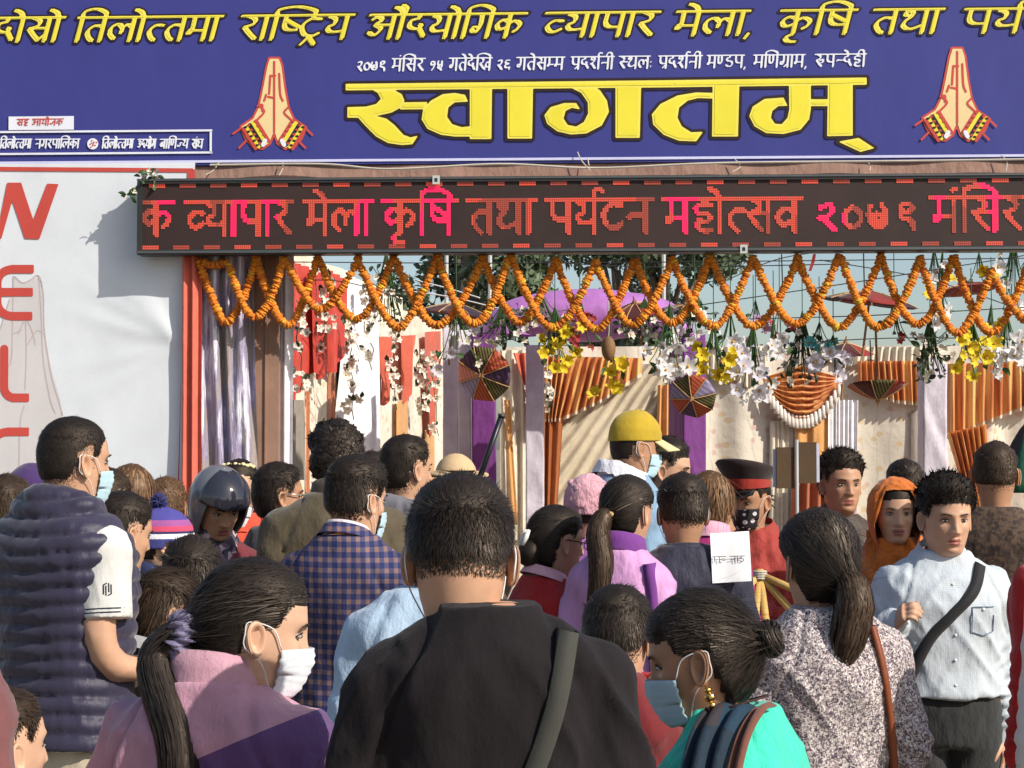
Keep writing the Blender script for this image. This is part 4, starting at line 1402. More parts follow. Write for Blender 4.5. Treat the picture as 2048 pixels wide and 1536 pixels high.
def face_push(P, fem=0.0, vs=(1.0, 1.0, 1.0, 1.0)):
    x, y, z = P[..., 0], P[..., 1], P[..., 2]
    fr = sstep(.02, .06, y)
    ax = np.abs(x)
    g = np.interp(z, [-.048, -.041, -.034, -.024, -.005, .018, .03], [0, .35, 1, .92, .55, .22, 0])
    d = (.025 - .003 * fem) * vs[0] * np.exp(-(x / (.0105 * vs[1])) ** 2) * g
    d += .009 * np.exp(-((ax - .0135) / .0065) ** 2) * np.exp(-((z + .034) / .0075) ** 2)
    d -= .0095 * np.exp(-((ax - .032) / .015) ** 2 - ((z - .004) / .012) ** 2)
    d += (.004 - .002 * fem) * np.exp(-((ax - .028) / .022) ** 2 - ((z - .026) / .008) ** 2)
    d += .005 * vs[2] * np.exp(-((ax - .048) / .016) ** 2 - ((z + .022) / .018) ** 2)
    lipw = np.exp(-(x / .019) ** 2)
    d += lipw * (.006 * np.exp(-((z + .0585) / .0055) ** 2) + .0065 * np.exp(-((z + .0715) / .006) ** 2) - .004 * np.exp(-((z + .065) / .0022) ** 2))
    d -= .004 * np.exp(-((z + .083) / .006) ** 2) * np.exp(-(x / .02) ** 2)
    d += .005 * vs[3] * np.exp(-((z + .101) / .011) ** 2) * np.exp(-(x / .018) ** 2)
    Q = P.copy()
    Q[..., 1] = y + d * fr
    return Q
def ear_arrays(side):
    nr, na = 7, 22
    V, Fc = [], []
    rad = np.array([.0, .25, .45, .62, .78, .92, 1.0])
    hgt = np.array([-.006, -.007, -.003, .002, .0075, .0085, .004])
    for lay in (0, 1):
        for i in range(nr):
            for j in range(na):
                t = 2 * np.pi * j / na
                ex = .0175 * np.cos(t) * (1 + .22 * np.sin(t)); ez = .033 * np.sin(t)
                h = hgt[i] if lay == 0 else -.007 + .004 * rad[i]
                V.append((ex * rad[i], ez * rad[i], h))
    for lay in (0, 1):
        o = lay * nr * na
        for i in range(nr - 1):
            for j in range(na):
                k = (j + 1) % na
                q = (o + i * na + j, o + i * na + k, o + (i + 1) * na + k, o + (i + 1) * na + j)
                Fc.append(q if lay else q[::-1])
    o = nr * na
    for j in range(na):
        k = (j + 1) % na
        Fc.append(((nr - 1) * na + j, (nr - 1) * na + k, o + (nr - 1) * na + k, o + (nr - 1) * na + j))
    V = np.array(V)
    # local: ex -> back/forward, ez -> up, h -> outwards; flared so that the rear edge stands off the head
    flare = R(25)
    out = V[:, 2] * math.cos(flare) + (-V[:, 0]) * math.sin(flare)
    fwd = V[:, 0] * math.cos(flare) + V[:, 2] * math.sin(flare)
    tilt = R(12)
    up = V[:, 1] * math.cos(tilt) + fwd * math.sin(tilt)
    fw2 = fwd * math.cos(tilt) - V[:, 1] * math.sin(tilt)
    return np.stack([side * (.0785 + out), -.008 + fw2, -.010 + up], 1), Fc
def head_mesh(mb, T, fem=0.0, nz=84, na=72, eyes=True, seed=0):
    zs = np.concatenate([np.linspace(-.26, -.12, 14)[:-1], np.linspace(-.12, .05, int(nz * .62))[:-1], .115 - .065 * (np.cos(np.linspace(0, np.pi / 2, int(nz * .22))))])
    zs[-1] = .115
    u = np.linspace(-np.pi, np.pi, na, endpoint=False)
    a = np.pi / 2 + u - .42 * np.sin(u)
    Z, A = np.meshgrid(zs, a, indexing='ij')
    P = skull(A, Z)
    if fem:
        P[..., 0] *= 1 - .05 * fem * (1 - sstep(-.09, -.02, Z))
        P[..., 0] *= np.where(Z < -.12, 1 - .1 * fem, 1)
    rv = np.random.default_rng(seed + 100)
    P[..., 0] *= 1 + rv.uniform(-.04, .05) * (1 - sstep(.02, .09, Z)) * sstep(-.12, -.06, Z)
    P = face_push(P, fem, (rv.uniform(.72, 1.05), rv.uniform(1.0, 1.3), rv.uniform(.6, 1.9), rv.uniform(.4, 1.4)))
    nzr = len(zs)
    f, mi = [], []
    C0 = P.reshape(-1, 3)
    for i in range(nzr - 1):
        for j in range(na):
            k = (j + 1) % na
            q = (i * na + j, i * na + k, (i + 1) * na + k, (i + 1) * na + j)
            c = C0[list(q)].mean(0)
            lip = c[1] > .06 and abs(c[0]) < .0235 - abs(c[2] + .065) * .75 and -.077 < c[2] < -.054
            f.append(q); mi.append(1 if lip else 0)
    f.append(tuple((nzr - 1) * na + j for j in range(na))); mi.append(0)
    n0 = mb.n
    mb.v.append(T(C0)); mb.f += [tuple(x + n0 for x in q) for q in f]; mb.m += mi; mb.n += len(C0)
    for sd in (-1, 1):
        v, fc = ear_arrays(sd); mb.add(T(v), fc, 0)
        if eyes:
            v, fc = ellipsoid_arrays((sd * .0315, .0715, .0035), (.0135, .0085, .0043), 14, 8); mb.add(T(v), fc, 2)
            v, fc = ellipsoid_arrays((sd * .0315, .0775, .0032), (.0052, .0038, .0042), 10, 6); mb.add(T(v), fc, 3)
            arc = [(sd * .0465, .067, .0025), (sd * .041, .0755, .0082), (sd * .0315, .0798, .0095), (sd * .022, .079, .0072), (sd * .0165, .0765, .002)]
            v, fc = tube_arrays(catmull(arc, 4), .0014, 5); mb.add(T(v), fc, 3)
            arc = [(sd * .048, .0745, .0205), (sd * .038, .0845, .0255), (sd * .026, .089, .0248), (sd * .0155, .0905, .0215)]
            v, fc = tube_arrays(catmull(arc, 4), [.0012] * 3 + [.0022] * 7 + [.0026] * 3, 5); mb.add(T(v), fc, 3)
# ---- hair
def hairline(a, nape, front, temple=.05):
    f = np.sin(a)
    return np.interp(f, [-1, -.5, -.32, -.2, .12, .24, .36, .52, .72, 1], [nape, nape + .004, nape * .55, .012, .036, .006, .016, temple, front - .006, front])
def hair_cap(T, style, thick=.014, nape=-.085, front=.068, na=64, nz=44, lump=.003, seed=0, top=1.0):
    zs = np.concatenate([np.linspace(nape - .012, .06, nz), .115 - .055 * np.cos(np.linspace(0.05, np.pi / 2, 14))])
    a = np.linspace(0, 2 * np.pi, na, endpoint=False)
    Z, A = np.meshgrid(zs, a, indexing='ij')
    P = skull(A, np.minimum(Z, .115))
    mask = Z - hairline(A, nape, front) + .004 * vnoise(np.stack([np.cos(A).ravel() * 9, np.sin(A).ravel() * 9, Z.ravel() * 60], 1), seed).reshape(Z.shape)
    c = np.array([0, -.006, .0])
    N = P - c; N[..., 2] *= .9; N /= np.linalg.norm(N, axis=-1, keepdims=True)
    th = thick * sstep(-.002, .034, mask) * (1 + (top - 1) * sstep(.03, .1, Z)) + .0012
    th = th + lump * vnoise(P.reshape(-1, 3) * 45, seed + 5).reshape(Z.shape) * sstep(0, .02, mask)
    Q = P + N * th[..., None]
    keep = mask > np.where((style == 'crop') & (np.sin(A) < .1), .012, -.003)
    f = []
    nzr = len(zs)
    for i in range(nzr - 1):
        for j in range(na):
            k = (j + 1) % na
            if keep[i, j] and keep[i, k] and keep[i + 1, j] and keep[i + 1, k]:
                f.append((i * na + j, i * na + k, (i + 1) * na + k, (i + 1) * na + j))
    f.append(tuple((nzr - 1) * na + j for j in range(na)))
    return Q, N, mask, f
def ribbons(P0, D, Nn, L, w, bend, seed, segs=3):
    """flat tapering locks: root P0, direction D, outward Nn, bend added outward (+) or inward (-)"""
    n = len(P0)
    W = np.cross(D, Nn); W /= np.linalg.norm(W, axis=1, keepdims=True) + 1e-9
    t = np.linspace(0, 1, segs + 1)
    V = np.zeros((n, segs + 1, 2, 3))
    for k, q in enumerate(t):
        c = P0 + D * (L * q)[:, None] + Nn * (bend * q * q)[:, None]
        ww = w * (1 - .85 * q)
        V[:, k, 0] = c - W * ww[:, None]; V[:, k, 1] = c + W * ww[:, None]
    base = np.arange(n)[:, None] * (segs + 1) * 2
    F_ = []
    for k in range(segs):
        F_.append(np.stack([base[:, 0] + 2 * k, base[:, 0] + 2 * k + 1, base[:, 0] + 2 * k + 3, base[:, 0] + 2 * k + 2], 1))
    return V.reshape(-1, 3), np.concatenate(F_)
def hair_strands(Q, N, mask, n, mode, L, w, seed, tie=None, lo=-.02, lift=.3):
    r = np.random.default_rng(seed)
    nz, na = mask.shape
    i = r.integers(0, nz - 1, n * 2); j = r.integers(0, na, n * 2)
    ok = (mask[i, j] > lo) & (r.random(n * 2) < np.clip(1.0 + mask[i, j] * 30, .05, 1))
    ok &= (Q[i, j][:, 1] < .02) | (mask[i, j] > .002)
    i, j = i[ok][:n], j[ok][:n]
    t = r.random(len(i))[:, None]
    P0 = Q[i, j] * (1 - t) + Q[i + 1, (j + 1) % na] * t
    Nn = N[i, j]
    m = mask[i, j]
    if mode == 'tie':
        D = np.array(tie) - P0
        dist = np.linalg.norm(D, axis=1, keepdims=True); D = D / dist
        D = D - Nn * np.sum(D * Nn, 1, keepdims=True) * .8
        D += r.normal(size=D.shape) * .05
    elif mode == 'curl':
        D = r.normal(size=Nn.shape); D = D - Nn * np.sum(D * Nn, 1, keepdims=True); D /= np.linalg.norm(D, axis=1, keepdims=True) + 1e-9; D = D + Nn * .55
    elif mode == 'down':
        D = np.array([0, -.25, -1.0]) - Nn * 0 + r.normal(size=Nn.shape) * .12
        D = D - Nn * np.sum(D * Nn, 1, keepdims=True) * .9
    else:                                           # cropped: forward on top, down at the sides and back
        up = sstep(.05, .1, P0[:, 2])[:, None]
        D = up * np.array([.25, .8, .15]) + (1 - up) * np.array([0, .12, -1.0])
        D = D - Nn * np.sum(D * Nn, 1, keepdims=True) * .85
        D += Nn * lift + r.normal(size=Nn.shape) * .16
    D /= np.linalg.norm(D, axis=1, keepdims=True) + 1e-9
    Ls = L * r.uniform(.55, 1.2, len(i)) * np.clip(.3 + .7 * sstep(-.005, .04, m), .2, 1)
    bend = -(Ls ** 2) / .2 if mode in ('tie', 'down') else (-r.uniform(.2, 1.1, len(i)) * Ls if mode == 'curl' else -(Ls ** 2) / .25)
    jit = (r.random(len(i)) ** 2 * (.0045 if mode in ('tie', 'down') else .002) - .001)[:, None]
    fly = r.random(len(i)) < (.035 if mode in ('tie', 'down') else .05)
    bend = np.where(fly, r.uniform(-.1, .25, len(i)) * Ls, bend); Ls = np.where(fly, Ls * 1.25, Ls)
    return ribbons(P0 + Nn * jit, D, Nn, Ls, w * r.uniform(.6, 1.3, len(i)), bend, seed)
def lock_bundle(path, rad, n, L, w, seed, spread=1.0):
    """a tail of hair: many long locks that follow a path"""
    r = np.random.default_rng(seed)
    P, Tn, Nn, B = frames_along(catmull(path, 8))
    m = len(P)
    rr = np.interp(np.linspace(0, 1, m), np.linspace(0, 1, len(rad)), rad)
    V, F_ = tube_arrays(P, rr * .86, 12)
    Vs, Fs = [V], [tuple(q) for q in F_]
    nn = len(V)
    for q in range(n):
        a = r.uniform(0, 2 * np.pi); k0 = r.integers(0, max(1, int(m * .55))); k1 = min(m - 1, k0 + int(m * r.uniform(.3, .6)))
        wob = r.uniform(-.35, .35)
        rows = []
        for k in range(k0, k1 + 1):
            aa = a + wob * (k - k0) / m * 3
            d = Nn[k] * math.cos(aa) + B[k] * math.sin(aa)
            tg = -Nn[k] * math.sin(aa) + B[k] * math.cos(aa)
            e = (k - k0) / max(1, k1 - k0)
            c = P[k] + d * rr[k] * (1.0 + .12 * math.sin(e * 3.1) * r.uniform(.2, 1))
            ww = w * (1 - .6 * e) * (.4 + .6 * min(1, e * 5))
            rows.append((c - tg * ww, c + tg * ww))
        if len(rows) < 2:
            continue
        Vs.append(np.array(rows).reshape(-1, 3))
        for k in range(len(rows) - 1):
            Fs.append((nn + 2 * k, nn + 2 * k + 1, nn + 2 * k + 3, nn + 2 * k + 2))
        nn += len(rows) * 2
    BUNDLE_TONE[0] = np.concatenate([np.full(len(Vs[0]), .5), lock_tones([len(q) for q in Vs[1:]], seed)])
    return np.concatenate(Vs), Fs
BUNDLE_TONE = [None]

# ---- hands
def make_hand(curl, vx=.0042):
    """right hand: wrist at the origin, fingers towards -z, palm towards -x, thumb towards +y"""
    sh = [limb([(0, 0, .012), (0, 0, -.02)], [.026, .026], 3)]
    sh.append((lambda v, f: (v * np.array([.5, 1, 1]) , f))(*loft([(.0, .03, .025, 0), (-.03, .03, .036, .0), (-.07, .028, .041, 0), (-.094, .022, .038, 0)], 20)))
    y = [.029, .0095, -.0105, -.029]; ln = [.070, .078, .072, .056]; rd = [.0088, .0092, .0088, .0076]
    for k in range(4):
        p = np.array([0, y[k], -.085]); pts = [p + np.array([0, 0, .02])]
        ang = 0.0
        for q, fr in enumerate((.42, .32, .26)):
            ang += curl * (.55, .75, .5)[q]
            p = p + ln[k] * fr * np.array([-math.sin(ang), 0, -math.cos(ang)])
            pts.append(p.copy())
        sh.append(limb(pts, [rd[k] * 1.05, rd[k], rd[k] * .92, rd[k] * .8], 4, 10))
    th = [(-.004, .02, -.022), (-.014, .044, -.045), (-.022 - .01 * curl, .054, -.072), (-.028 - .02 * curl, .052, -.094)]
    sh.append(limb(th, [.0145, .0125, .0105, .0085], 4, 10))
    me, co, no = solid(sh, vx, 2, 'hand')
    f = [tuple(p.vertices) for p in me.polygons]
    bpy.data.meshes.remove(me)
    return co, f
HANDS = {'relaxed': make_hand(.45), 'hold': make_hand(1.15), 'relaxed_far': make_hand(.45, .0085), 'hold_far': make_hand(1.15, .0085)}
def hand_at(mb, wrist, direction, thumb, side, kind, sc=1.0):
    co, f = HANDS[kind]
    d = np.array(direction, float); d /= np.linalg.norm(d)
    z = -d
    yv = np.array(thumb, float); yv = yv - z * np.dot(yv, z); yv /= np.linalg.norm(yv) + 1e-9
    x = np.cross(yv, z)
    v = co.copy() * sc
    if side < 0:
        v[:, 0] *= -1
    V = np.asarray(wrist) + v[:, :1] * x + v[:, 1:2] * yv + v[:, 2:] * z
    mb.add(V, f if side > 0 else [q[::-1] for q in f], 0)

# ---- the person
PEOPLE = 'people in the crowd'
def person(px, py, d, yaw, label, s=1.0, sw=.195, bulk=1.0, fem=0.0, tone=0, hy=0.0, hp=0.0, hr=0.0, lean=0.0,
           hair='crop', hmat=None, top=None, hem=.50, sleeve=1.0, infl=.018, collar=None, cmat=None, bottom=None, skirt=False,
           armR=None, armL=None, handR='relaxed', handL='relaxed', mask=None, mask_dz=0.0, vox=.0145, detail=1.0, folds=1.0,
           puff=0.0, hood=False, headgear=0.0, eyes=True, seed=1, hkw=None, under=None, neck=.06, hx=0.0):
    hmat = hmat or HB
    if vox > .0125 and d > 5.2:
        detail = min(detail, .55 if d > 7 else .66)
    hk = dict(thick=.014, nape=-.085, front=.068, L=.02, n=1600, w=.0017, top=1.2, lump=.003)
    hk.update(hkw or {})
    zt = at(px, py, d).z
    H = zt - (headgear if headgear else hk['thick'] * hk['top'] + (.004 if hair != 'none' else 0))
    hc = H - .115 * s
    k = H / 1.65
    chin = hc - .11 * s
    zs = chin - neck * min(1.05, k)
    g = sw / .195
    yh = .02 + lean * (hc - .5 * H)
    root_rot = R(yaw)
    hp_w = at(px, py, d)
    off = Matrix.Rotation(root_rot, 3, 'Z') @ Vector((hx, yh, 0))
    root = empty('person', (hp_w.x - off.x, hp_w.y - off.y, 0), root_rot)
    tag(root, label, 'person', PEOPLE)
    def LN(v):                                        # forward lean above the hip
        v = np.asarray(v, float).copy()
        v[..., 1] += lean * np.clip(v[..., 2] - .5 * H, 0, None)
        return v
    # head transform
    Rm = np.array(Matrix.Rotation(R(hy), 3, 'Z') @ Matrix.Rotation(R(hp), 3, 'X') @ Matrix.Rotation(R(hr), 3, 'Y'))
    piv = np.array([0, -.015, -.115])
    def T(v):
        v = np.asarray(v, float)
        w = sstep(-.215, -.115, v[..., 2])[..., None]
        q = (v - piv) @ Rm.T + piv
        v2 = v * (1 - w) + q * w
        v2 = v2 * s + np.array([0, yh, hc])
        v2[..., 0] += hx * w[..., 0]
        return v2
    # arms
    def arm(sd, spec):
        S = np.array([sd * (sw - .043), -.012, zs - .075 * k])
        if spec is None:
            E = S + np.array([sd * .05, -.03, -.285 * k]); W = E + np.array([-sd * .015, .07, -.225 * k])
        else:
            E = S + np.array([sd * spec[0][0], spec[0][1], spec[0][2]]) * k; W = S + np.array([sd * spec[1][0], spec[1][1], spec[1][2]]) * k
        return LN(S), LN(E), LN(W)
    AR, AL = arm(1, armR), arm(-1, armL)
    b = bulk
    def torso(inf, z0, flare=0.0):
        rr = [(.455 * H, .150, .105, 0), (.52 * H, .168 + .012 * fem, .118, 0), (.60 * H, .146 - .014 * fem, .105, .004), (.67 * H, .150, .112, .006), (.74 * H, .163, .118 + .008 * fem, .004),
              (zs - .085 * k, .172, .110, -.008), (zs - .040 * k, .166, .096, -.014), (zs - .006, .134, .078, -.018), (zs + .026, .090, .066, -.02), (zs + .052, .066, .06, -.018)]
        out = []
        for z, w, dp, yo in rr:
            if z < z0 - .02:
                continue
            fl = flare * max(0, (.62 * H - z))
            bb = b if z < zs - .05 else (1 + (b - 1) * .4)
            out.append((z, w * g * bb + inf + fl, dp * bb * (.5 + .5 * g) + inf + fl, yo + lean * max(0, z - .5 * H)))
        if z0 < out[0][0] - .01:
            w0 = out[0]
            out.insert(0, (z0, w0[1] + flare * (w0[0] - z0) + .01, w0[2] + flare * (w0[0] - z0) + .01, w0[3]))
        return loft(out)
    # body: one continuous surface under the clothes
    sh = [torso(0, .455 * H)]
    ar = .9 * g
    for S, E, W in (AR, AL):
        sh.append(limb([S, E, W], [.058 * ar, .046 * ar, .042 * ar, .036 * ar, .026 * ar], 6))
    for sd in (-1, 1):
        sh.append(limb([(sd * .085 * g, 0, .49 * H), (sd * .09 * g, .012, .27 * H), (sd * .09 * g, -.02, .065 * H)], [.085 * g, .072 * g, .055 * g, .05 * g, .036 * g], 6))
        sh.append(limb([(sd * .09 * g, -.035, .035), (sd * .1 * g, .06, .03), (sd * .105 * g, .14, .022)], [.034, .036, .03, .02], 4))
    me, co, no = solid(sh, .022, 3, 'body')
    mb = MB()
    mb.add(co, [tuple(p.vertices) for p in me.polygons], 0)
    bpy.data.meshes.remove(me)
    head_mesh(mb, T, fem, int(84 * min(1, detail + .2)), int(72 * min(1, detail + .2)), eyes, seed)
    for sd, (S, E, W), kd in ((1, AR, handR), (-1, AL, handL)):
        dr = W - E
        th = np.array([-sd * .25, 1, .15])
        if abs(dr[1]) > .75 * np.linalg.norm(dr):
            th = np.array([-sd * .3, 0, 1.0])
        hand_at(mb, W - dr / np.linalg.norm(dr) * .004, dr, th, sd, kd if vox < .0095 else kd + '_far', .97 * min(1.0, k * 1.02) * (.93 if fem else 1))
    mb.build('body', [SK[tone], LIP, EYEW, DARK], root, True)
    # lower clothes
    if bottom is None:
        bottom = cloth('dark_trousers', srgb(46, 44, 48))
    sh = [loft([(.44 * H, .16 * g * b, .115 * b, 0), (.52 * H, .176 * g * b, .124 * b, 0), (.575 * H, .158 * g * b, .112 * b, .003)])]
    if skirt:
        sh.append(loft([(.06, .2 * g, .18, 0), (.3 * H, .18 * g, .15, 0), (.46 * H, .17 * g, .125, 0)]))
    else:
        for sd in (-1, 1):
            sh.append(limb([(sd * .085 * g, 0, .49 * H), (sd * .095 * g, .012, .27 * H), (sd * .095 * g, -.018, .06)], [.1 * g * b, .088 * g, .072 * g, .066 * g, .062 * g], 6))
    me, co, no = solid(sh, .026 if vox > .0095 else .013, 4, 'trousers')
    fd = vnoise(co * np.array([9, 9, 16]), seed) * .006 + vnoise(co * np.array([22, 22, 34]), seed + 1) * .003
    set_co(me, co + no * fd[:, None])
    link('skirt' if skirt else 'trousers', me, bottom, root, True)
    for sd in (-1, 1):
        v, f = limb([(sd * .092 * g, -.04, .042), (sd * .1 * g, .06, .04), (sd * .105 * g, .15, .028)], [.044, .046, .042, .03], 4, 14)
        v[:, 2] = np.clip(v[:, 2], .002, None)
        MB().add(v, f).build('shoe', SHOE, root, True)
    # upper clothes
    jk = None
    def garment(nm, mat, inf, hem_, slv, puff_=0.0, hood_=False, fol=1.0, vx=vox):
        sh = [torso(inf, hem_ * H, .03 if hem_ < .45 else 0.0)]
        if slv > 0:
            for S, E, W in (AR, AL):
                i2 = inf * .85
                if slv >= .99:
                    sh.append(limb([S, E, W], [.06 * ar + i2, .05 * ar + i2, .046 * ar + i2, .042 * ar + i2, .034 * ar + i2 * .8], 6))
                else:
                    M = S + (E - S) * slv * 1.05
                    sh.append(limb([S, (S + M) / 2], [.06 * ar + i2, .058 * ar + i2], 4)); sh.append(tube_arrays([S, (S + M) / 2, M], [.055 * ar + i2, .058 * ar + i2, .06 * ar + i2], 18))
        if hood_:
            z = zs + .035
            for x in (-.09, -.045, 0, .045, .09):
                sh.append(ellipsoid_arrays(LN((x, -.075 + abs(x) * .45, z - abs(x) * .12)), (.06, .05, .058 - abs(x) * .12), 12, 8))
        me, co, no = solid(sh, vx, 5, nm)
        q = LN(co * 0) * 0 + co
        def nz(sx, sz, kx, sd_):
            return vnoise(np.stack([q[:, 0] * sx + q[:, 2] * kx, q[:, 1] * sx, q[:, 2] * sz + q[:, 0] * 2], 1), seed + sd_)
        fd = nz(5, 3, 2, 3) * .006 + nz(30, 18, 0, 6) * .0014
        env = sstep(-.5, .6, nz(4, 3, 0, 12))
        fd += ((1 - np.abs(nz(13, 3.0, 9, 8))) ** 3 - .35) * .010 * env
        fd += ((1 - np.abs(nz(13, 3.2, -11, 9))) ** 3 - .35) * .009 * (1 - env)
        fd = fd * fol * (.3 + .7 * sstep(zs + .03, zs - .06, q[:, 2]))
        if slv > .3:                                   # armhole seams, cuffs
            for sd_, (S, E, W) in ((1, AR), (-1, AL)):
                nv = np.array([sd_ * .93, 0, .36])
                dd = (q - S) @ nv + .012
                near_ = np.linalg.norm(q - S, axis=1) < .17
                fd -= .006 * max(1, fol) * np.exp(-(dd / .007) ** 2) * near_
            if slv >= .99:
                for (S, E, W) in (AR, AL):
                    aw = (E - W) / np.linalg.norm(E - W)
                    t_ = (q - W) @ aw
                    nr_ = np.linalg.norm((q - W) - t_[:, None] * aw, axis=1) < .1
                    fd += nr_ * sstep(-.03, .06, t_) * (1 - sstep(.1, .24, t_)) * .006 * np.sin(t_ * 190 + q[:, 0] * 30) * fol
                    el = np.linalg.norm(q - E, axis=1)
                    fd += np.exp(-(el / .09) ** 2) * .007 * np.sin(q[:, 2] * 130 + q[:, 0] * 70) * fol
        fd = np.maximum(fd, -(inf - .009))
        if puff_:
            ph = q[:, 2] / .047 + .3 * vnoise(q * np.array([6, 6, 2]), seed)
            fd += puff_ * (np.abs(np.sin(np.pi * ph)) ** .55 - .6) + .0028 * vnoise(q * np.array([75, 75, 14]), 9) * (1 - np.abs(np.sin(np.pi * ph)) ** 2 * .5)
        set_co(me, co + no * fd[:, None])
        o = link(nm, me, mat, root, True)
        return o
    if under is not None:
        garment('shirt', under[0], .013, .5, under[1], fol=.6)
    if top is not None:
        nm = top[0] if isinstance(top, tuple) else 'jacket'
        jk = garment(nm, top[1] if isinstance(top, tuple) else top, infl, hem, sleeve, puff, hood, folds)
    # collar
    def ring_band(nm, mat, z0, z1, r0, r1, tk, tilt=.3, gap=0.0, bumpy=0.0, n=48):
        a = np.linspace(gap, 2 * np.pi - gap, n) + np.pi / 2
        P = []
        prof = [(0, 0), (.5, .0), (1, 0), (1.05, .5), (1, 1), (.5, 1), (0, 1)]
        for h, o_ in prof:
            rr = r0 + (r1 - r0) * min(h, 1) + o_ * tk
            z = z0 + (z1 - z0) * h
            row = np.stack([rr * np.cos(a) * 1.02, rr * np.sin(a) * .98 - .014, z - tilt * rr * np.sin(a) * .9], 1)
            P.append(row)
        P = np.array(P)
        if bumpy:
            P += (bumpy * vnoise(P.reshape(-1, 3) * 40, 3)).reshape(P.shape[:2])[..., None]
        P = LN(P + np.array([0, .002, 0]))
        return MB().grid(np.transpose(P, (1, 0, 2))).build(nm, mat, root, True)
    if collar:
        cm = cmat or (top[1] if isinstance(top, tuple) else top)
        zc_ = zs + .03
        if collar == 'stand':
            ring_band('collar', cm, zc_ - .01, zc_ + .05, .078, .07, .012, .35, .12)
        elif collar == 'shirt':
            ring_band('collar', cm, zc_ + .0, zc_ + .036, .088, .066, .006, .4, .25)
        elif collar == 'crew':
            ring_band('collar', cm, zc_ - .006, zc_ + .016, .084, .072, .007, .2, .0)
        elif collar == 'fleece':
            ring_band('collar', cm, zc_ - .015, zc_ + .045, .098, .074, .022, .42, .2, .006)
        elif collar == 'scarf':
            ring_band('scarf', cm, zc_ - .02, zc_ + .05, .092, .076, .022, .3, .0, .016)
            ring_band('scarf', cm, zc_ - .055, zc_ + .015, .112, .09, .02, .45, .0, .018)
    # hair
    if hair != 'none':
        Q, N, mk, f = hair_cap(T, hair, hk['thick'], hk['nape'], hk['front'], 64 if detail > .9 else 48, 44 if detail > .9 else 28, hk['lump'], seed, hk['top'])
        m = MB()
        m.add(T(Q.reshape(-1, 3)), f)
        n = int(hk['n'] * detail)
        mode = {'crop': 'crop', 'curl': 'curl', 'tie': 'tie', 'down': 'down'}[hair]
        v, fr = hair_strands(Q, N, mk, n, mode, hk['L'], hk['w'], seed, hk.get('tie'), -.034 if hair == 'crop' else -.003, hk.get('lift', .14))
        m.add(T(v), fr)
        hobj = m.build('hair', hmat, root, True)
        nc = Q.shape[0] * Q.shape[1]
        set_tone(hobj, np.concatenate([np.full(nc, .55), lock_tones(np.full(len(v) // 8, 8), seed)]))
    # face mask
    if mask is not None:
        zz = np.linspace(-.108, -.016, 16) ; uu = np.linspace(-1.12, 1.12, 33)
        Zm, Um = np.meshgrid(zz, uu, indexing='ij')
        P = skull(np.pi / 2 + Um, Zm)
        P[..., 1] += .006 + (.024 * np.interp(Zm, [-.108, -.07, -.04, -.016], [.25, .7, 1, .75])) * np.exp(-(P[..., 0] / .03) ** 2)
        P[..., 0] *= 1.06
        P[..., 1] += .0016 * np.sin(Zm * 400)
        P[..., 2] += mask_dz - .006 * (np.abs(Um) / 1.12) ** 2 * np.sign(Zm + .06)
        m = MB().grid(T(P))
        mo = m.build('face_mask', mask, root, True)
        sl = mo.modifiers.new('thick', 'SOLIDIFY'); sl.thickness = .002
        for sd in (-1, 1):
            e = [(sd * .0835, -.024, .018), (sd * .086, -.028, -.002), (sd * .083, -.024, -.026)]
            cs = P[0, -1] if sd < 0 else P[0, 0]
            c2 = P[-1, -1] if sd < 0 else P[-1, 0]
            cs = P[0, 0] if P[0, 0][0] * sd > 0 else P[0, -1]
            c2 = P[-1, 0] if P[-1, 0][0] * sd > 0 else P[-1, -1]
            loop = [tuple(c2), (sd * .079, .02, .012)] + e + [(sd * .078, .01, -.05), tuple(cs)]
            MB().tube(T(catmull(loop, 5)), .0013 * s, 5).build('ear_loop', plain('white_elastic', (.7, .7, .7, 1), .8), mo, True)
    return dict(root=root, T=T, LN=LN, zs=zs, H=H, hc=hc, k=k, jk=jk, AR=AR, AL=AL, s=s, yh=yh, g=g, ring=ring_band, yaw=root_rot)

def strap(pr, path, side, width, mat, nm='strap', off=.005):
    """a flat strap laid on the upper garment; path of (x, z) seen from behind (-1) or from in front (+1)"""
    me = pr['jk'].data
    bv = BVHTree.FromPolygons([v.co for v in me.vertices], [tuple(p.vertices) for p in me.polygons])
    P = catmull([(x, z) for x, z in path], 8)
    tg = np.gradient(P, axis=0); tg /= np.linalg.norm(tg, axis=1, keepdims=True)
    nr = np.stack([-tg[:, 1], tg[:, 0]], 1)
    rows = np.zeros((len(P), 4, 3))
    for i in range(len(P)):
        for k, (q, lift) in enumerate(((-.5, -.006), (-.5, .004), (.5, .004), (.5, -.006))):
            x, z = P[i] + nr[i] * width * q
            h = bv.ray_cast(Vector((x, side * 1.2, z)), Vector((0, -side, 0)))
            y = h[0].y if h[0] is not None else bv.find_nearest(Vector((x, side * .05, z)))[0].y
            rows[i, k] = (x, y * side, z)
    ys = rows[:, :, 1].copy()
    top_ = np.maximum(ys[:, 1], ys[:, 2])
    top_ = np.max(np.stack([np.roll(np.pad(top_, 3, 'edge'), s_)[3:-3] for s_ in (-2, -1, 0, 1, 2)]), 0)
    for k, lift in enumerate((-.008, .003, .003, -.008)):
        base_ = ys[:, k] if lift < 0 else top_ * .6 + np.maximum(ys[:, k], top_ - .02) * .4
        rows[:, k, 1] = side * (base_ + lift + off * .4)
    for k in range(4):
        for _ in range(4):
            rows[1:-1, k, 1] = rows[:-2, k, 1] * .25 + rows[1:-1, k, 1] * .5 + rows[2:, k, 1] * .25
    return MB().grid(rows).build(nm, mat, pr['root'], True)
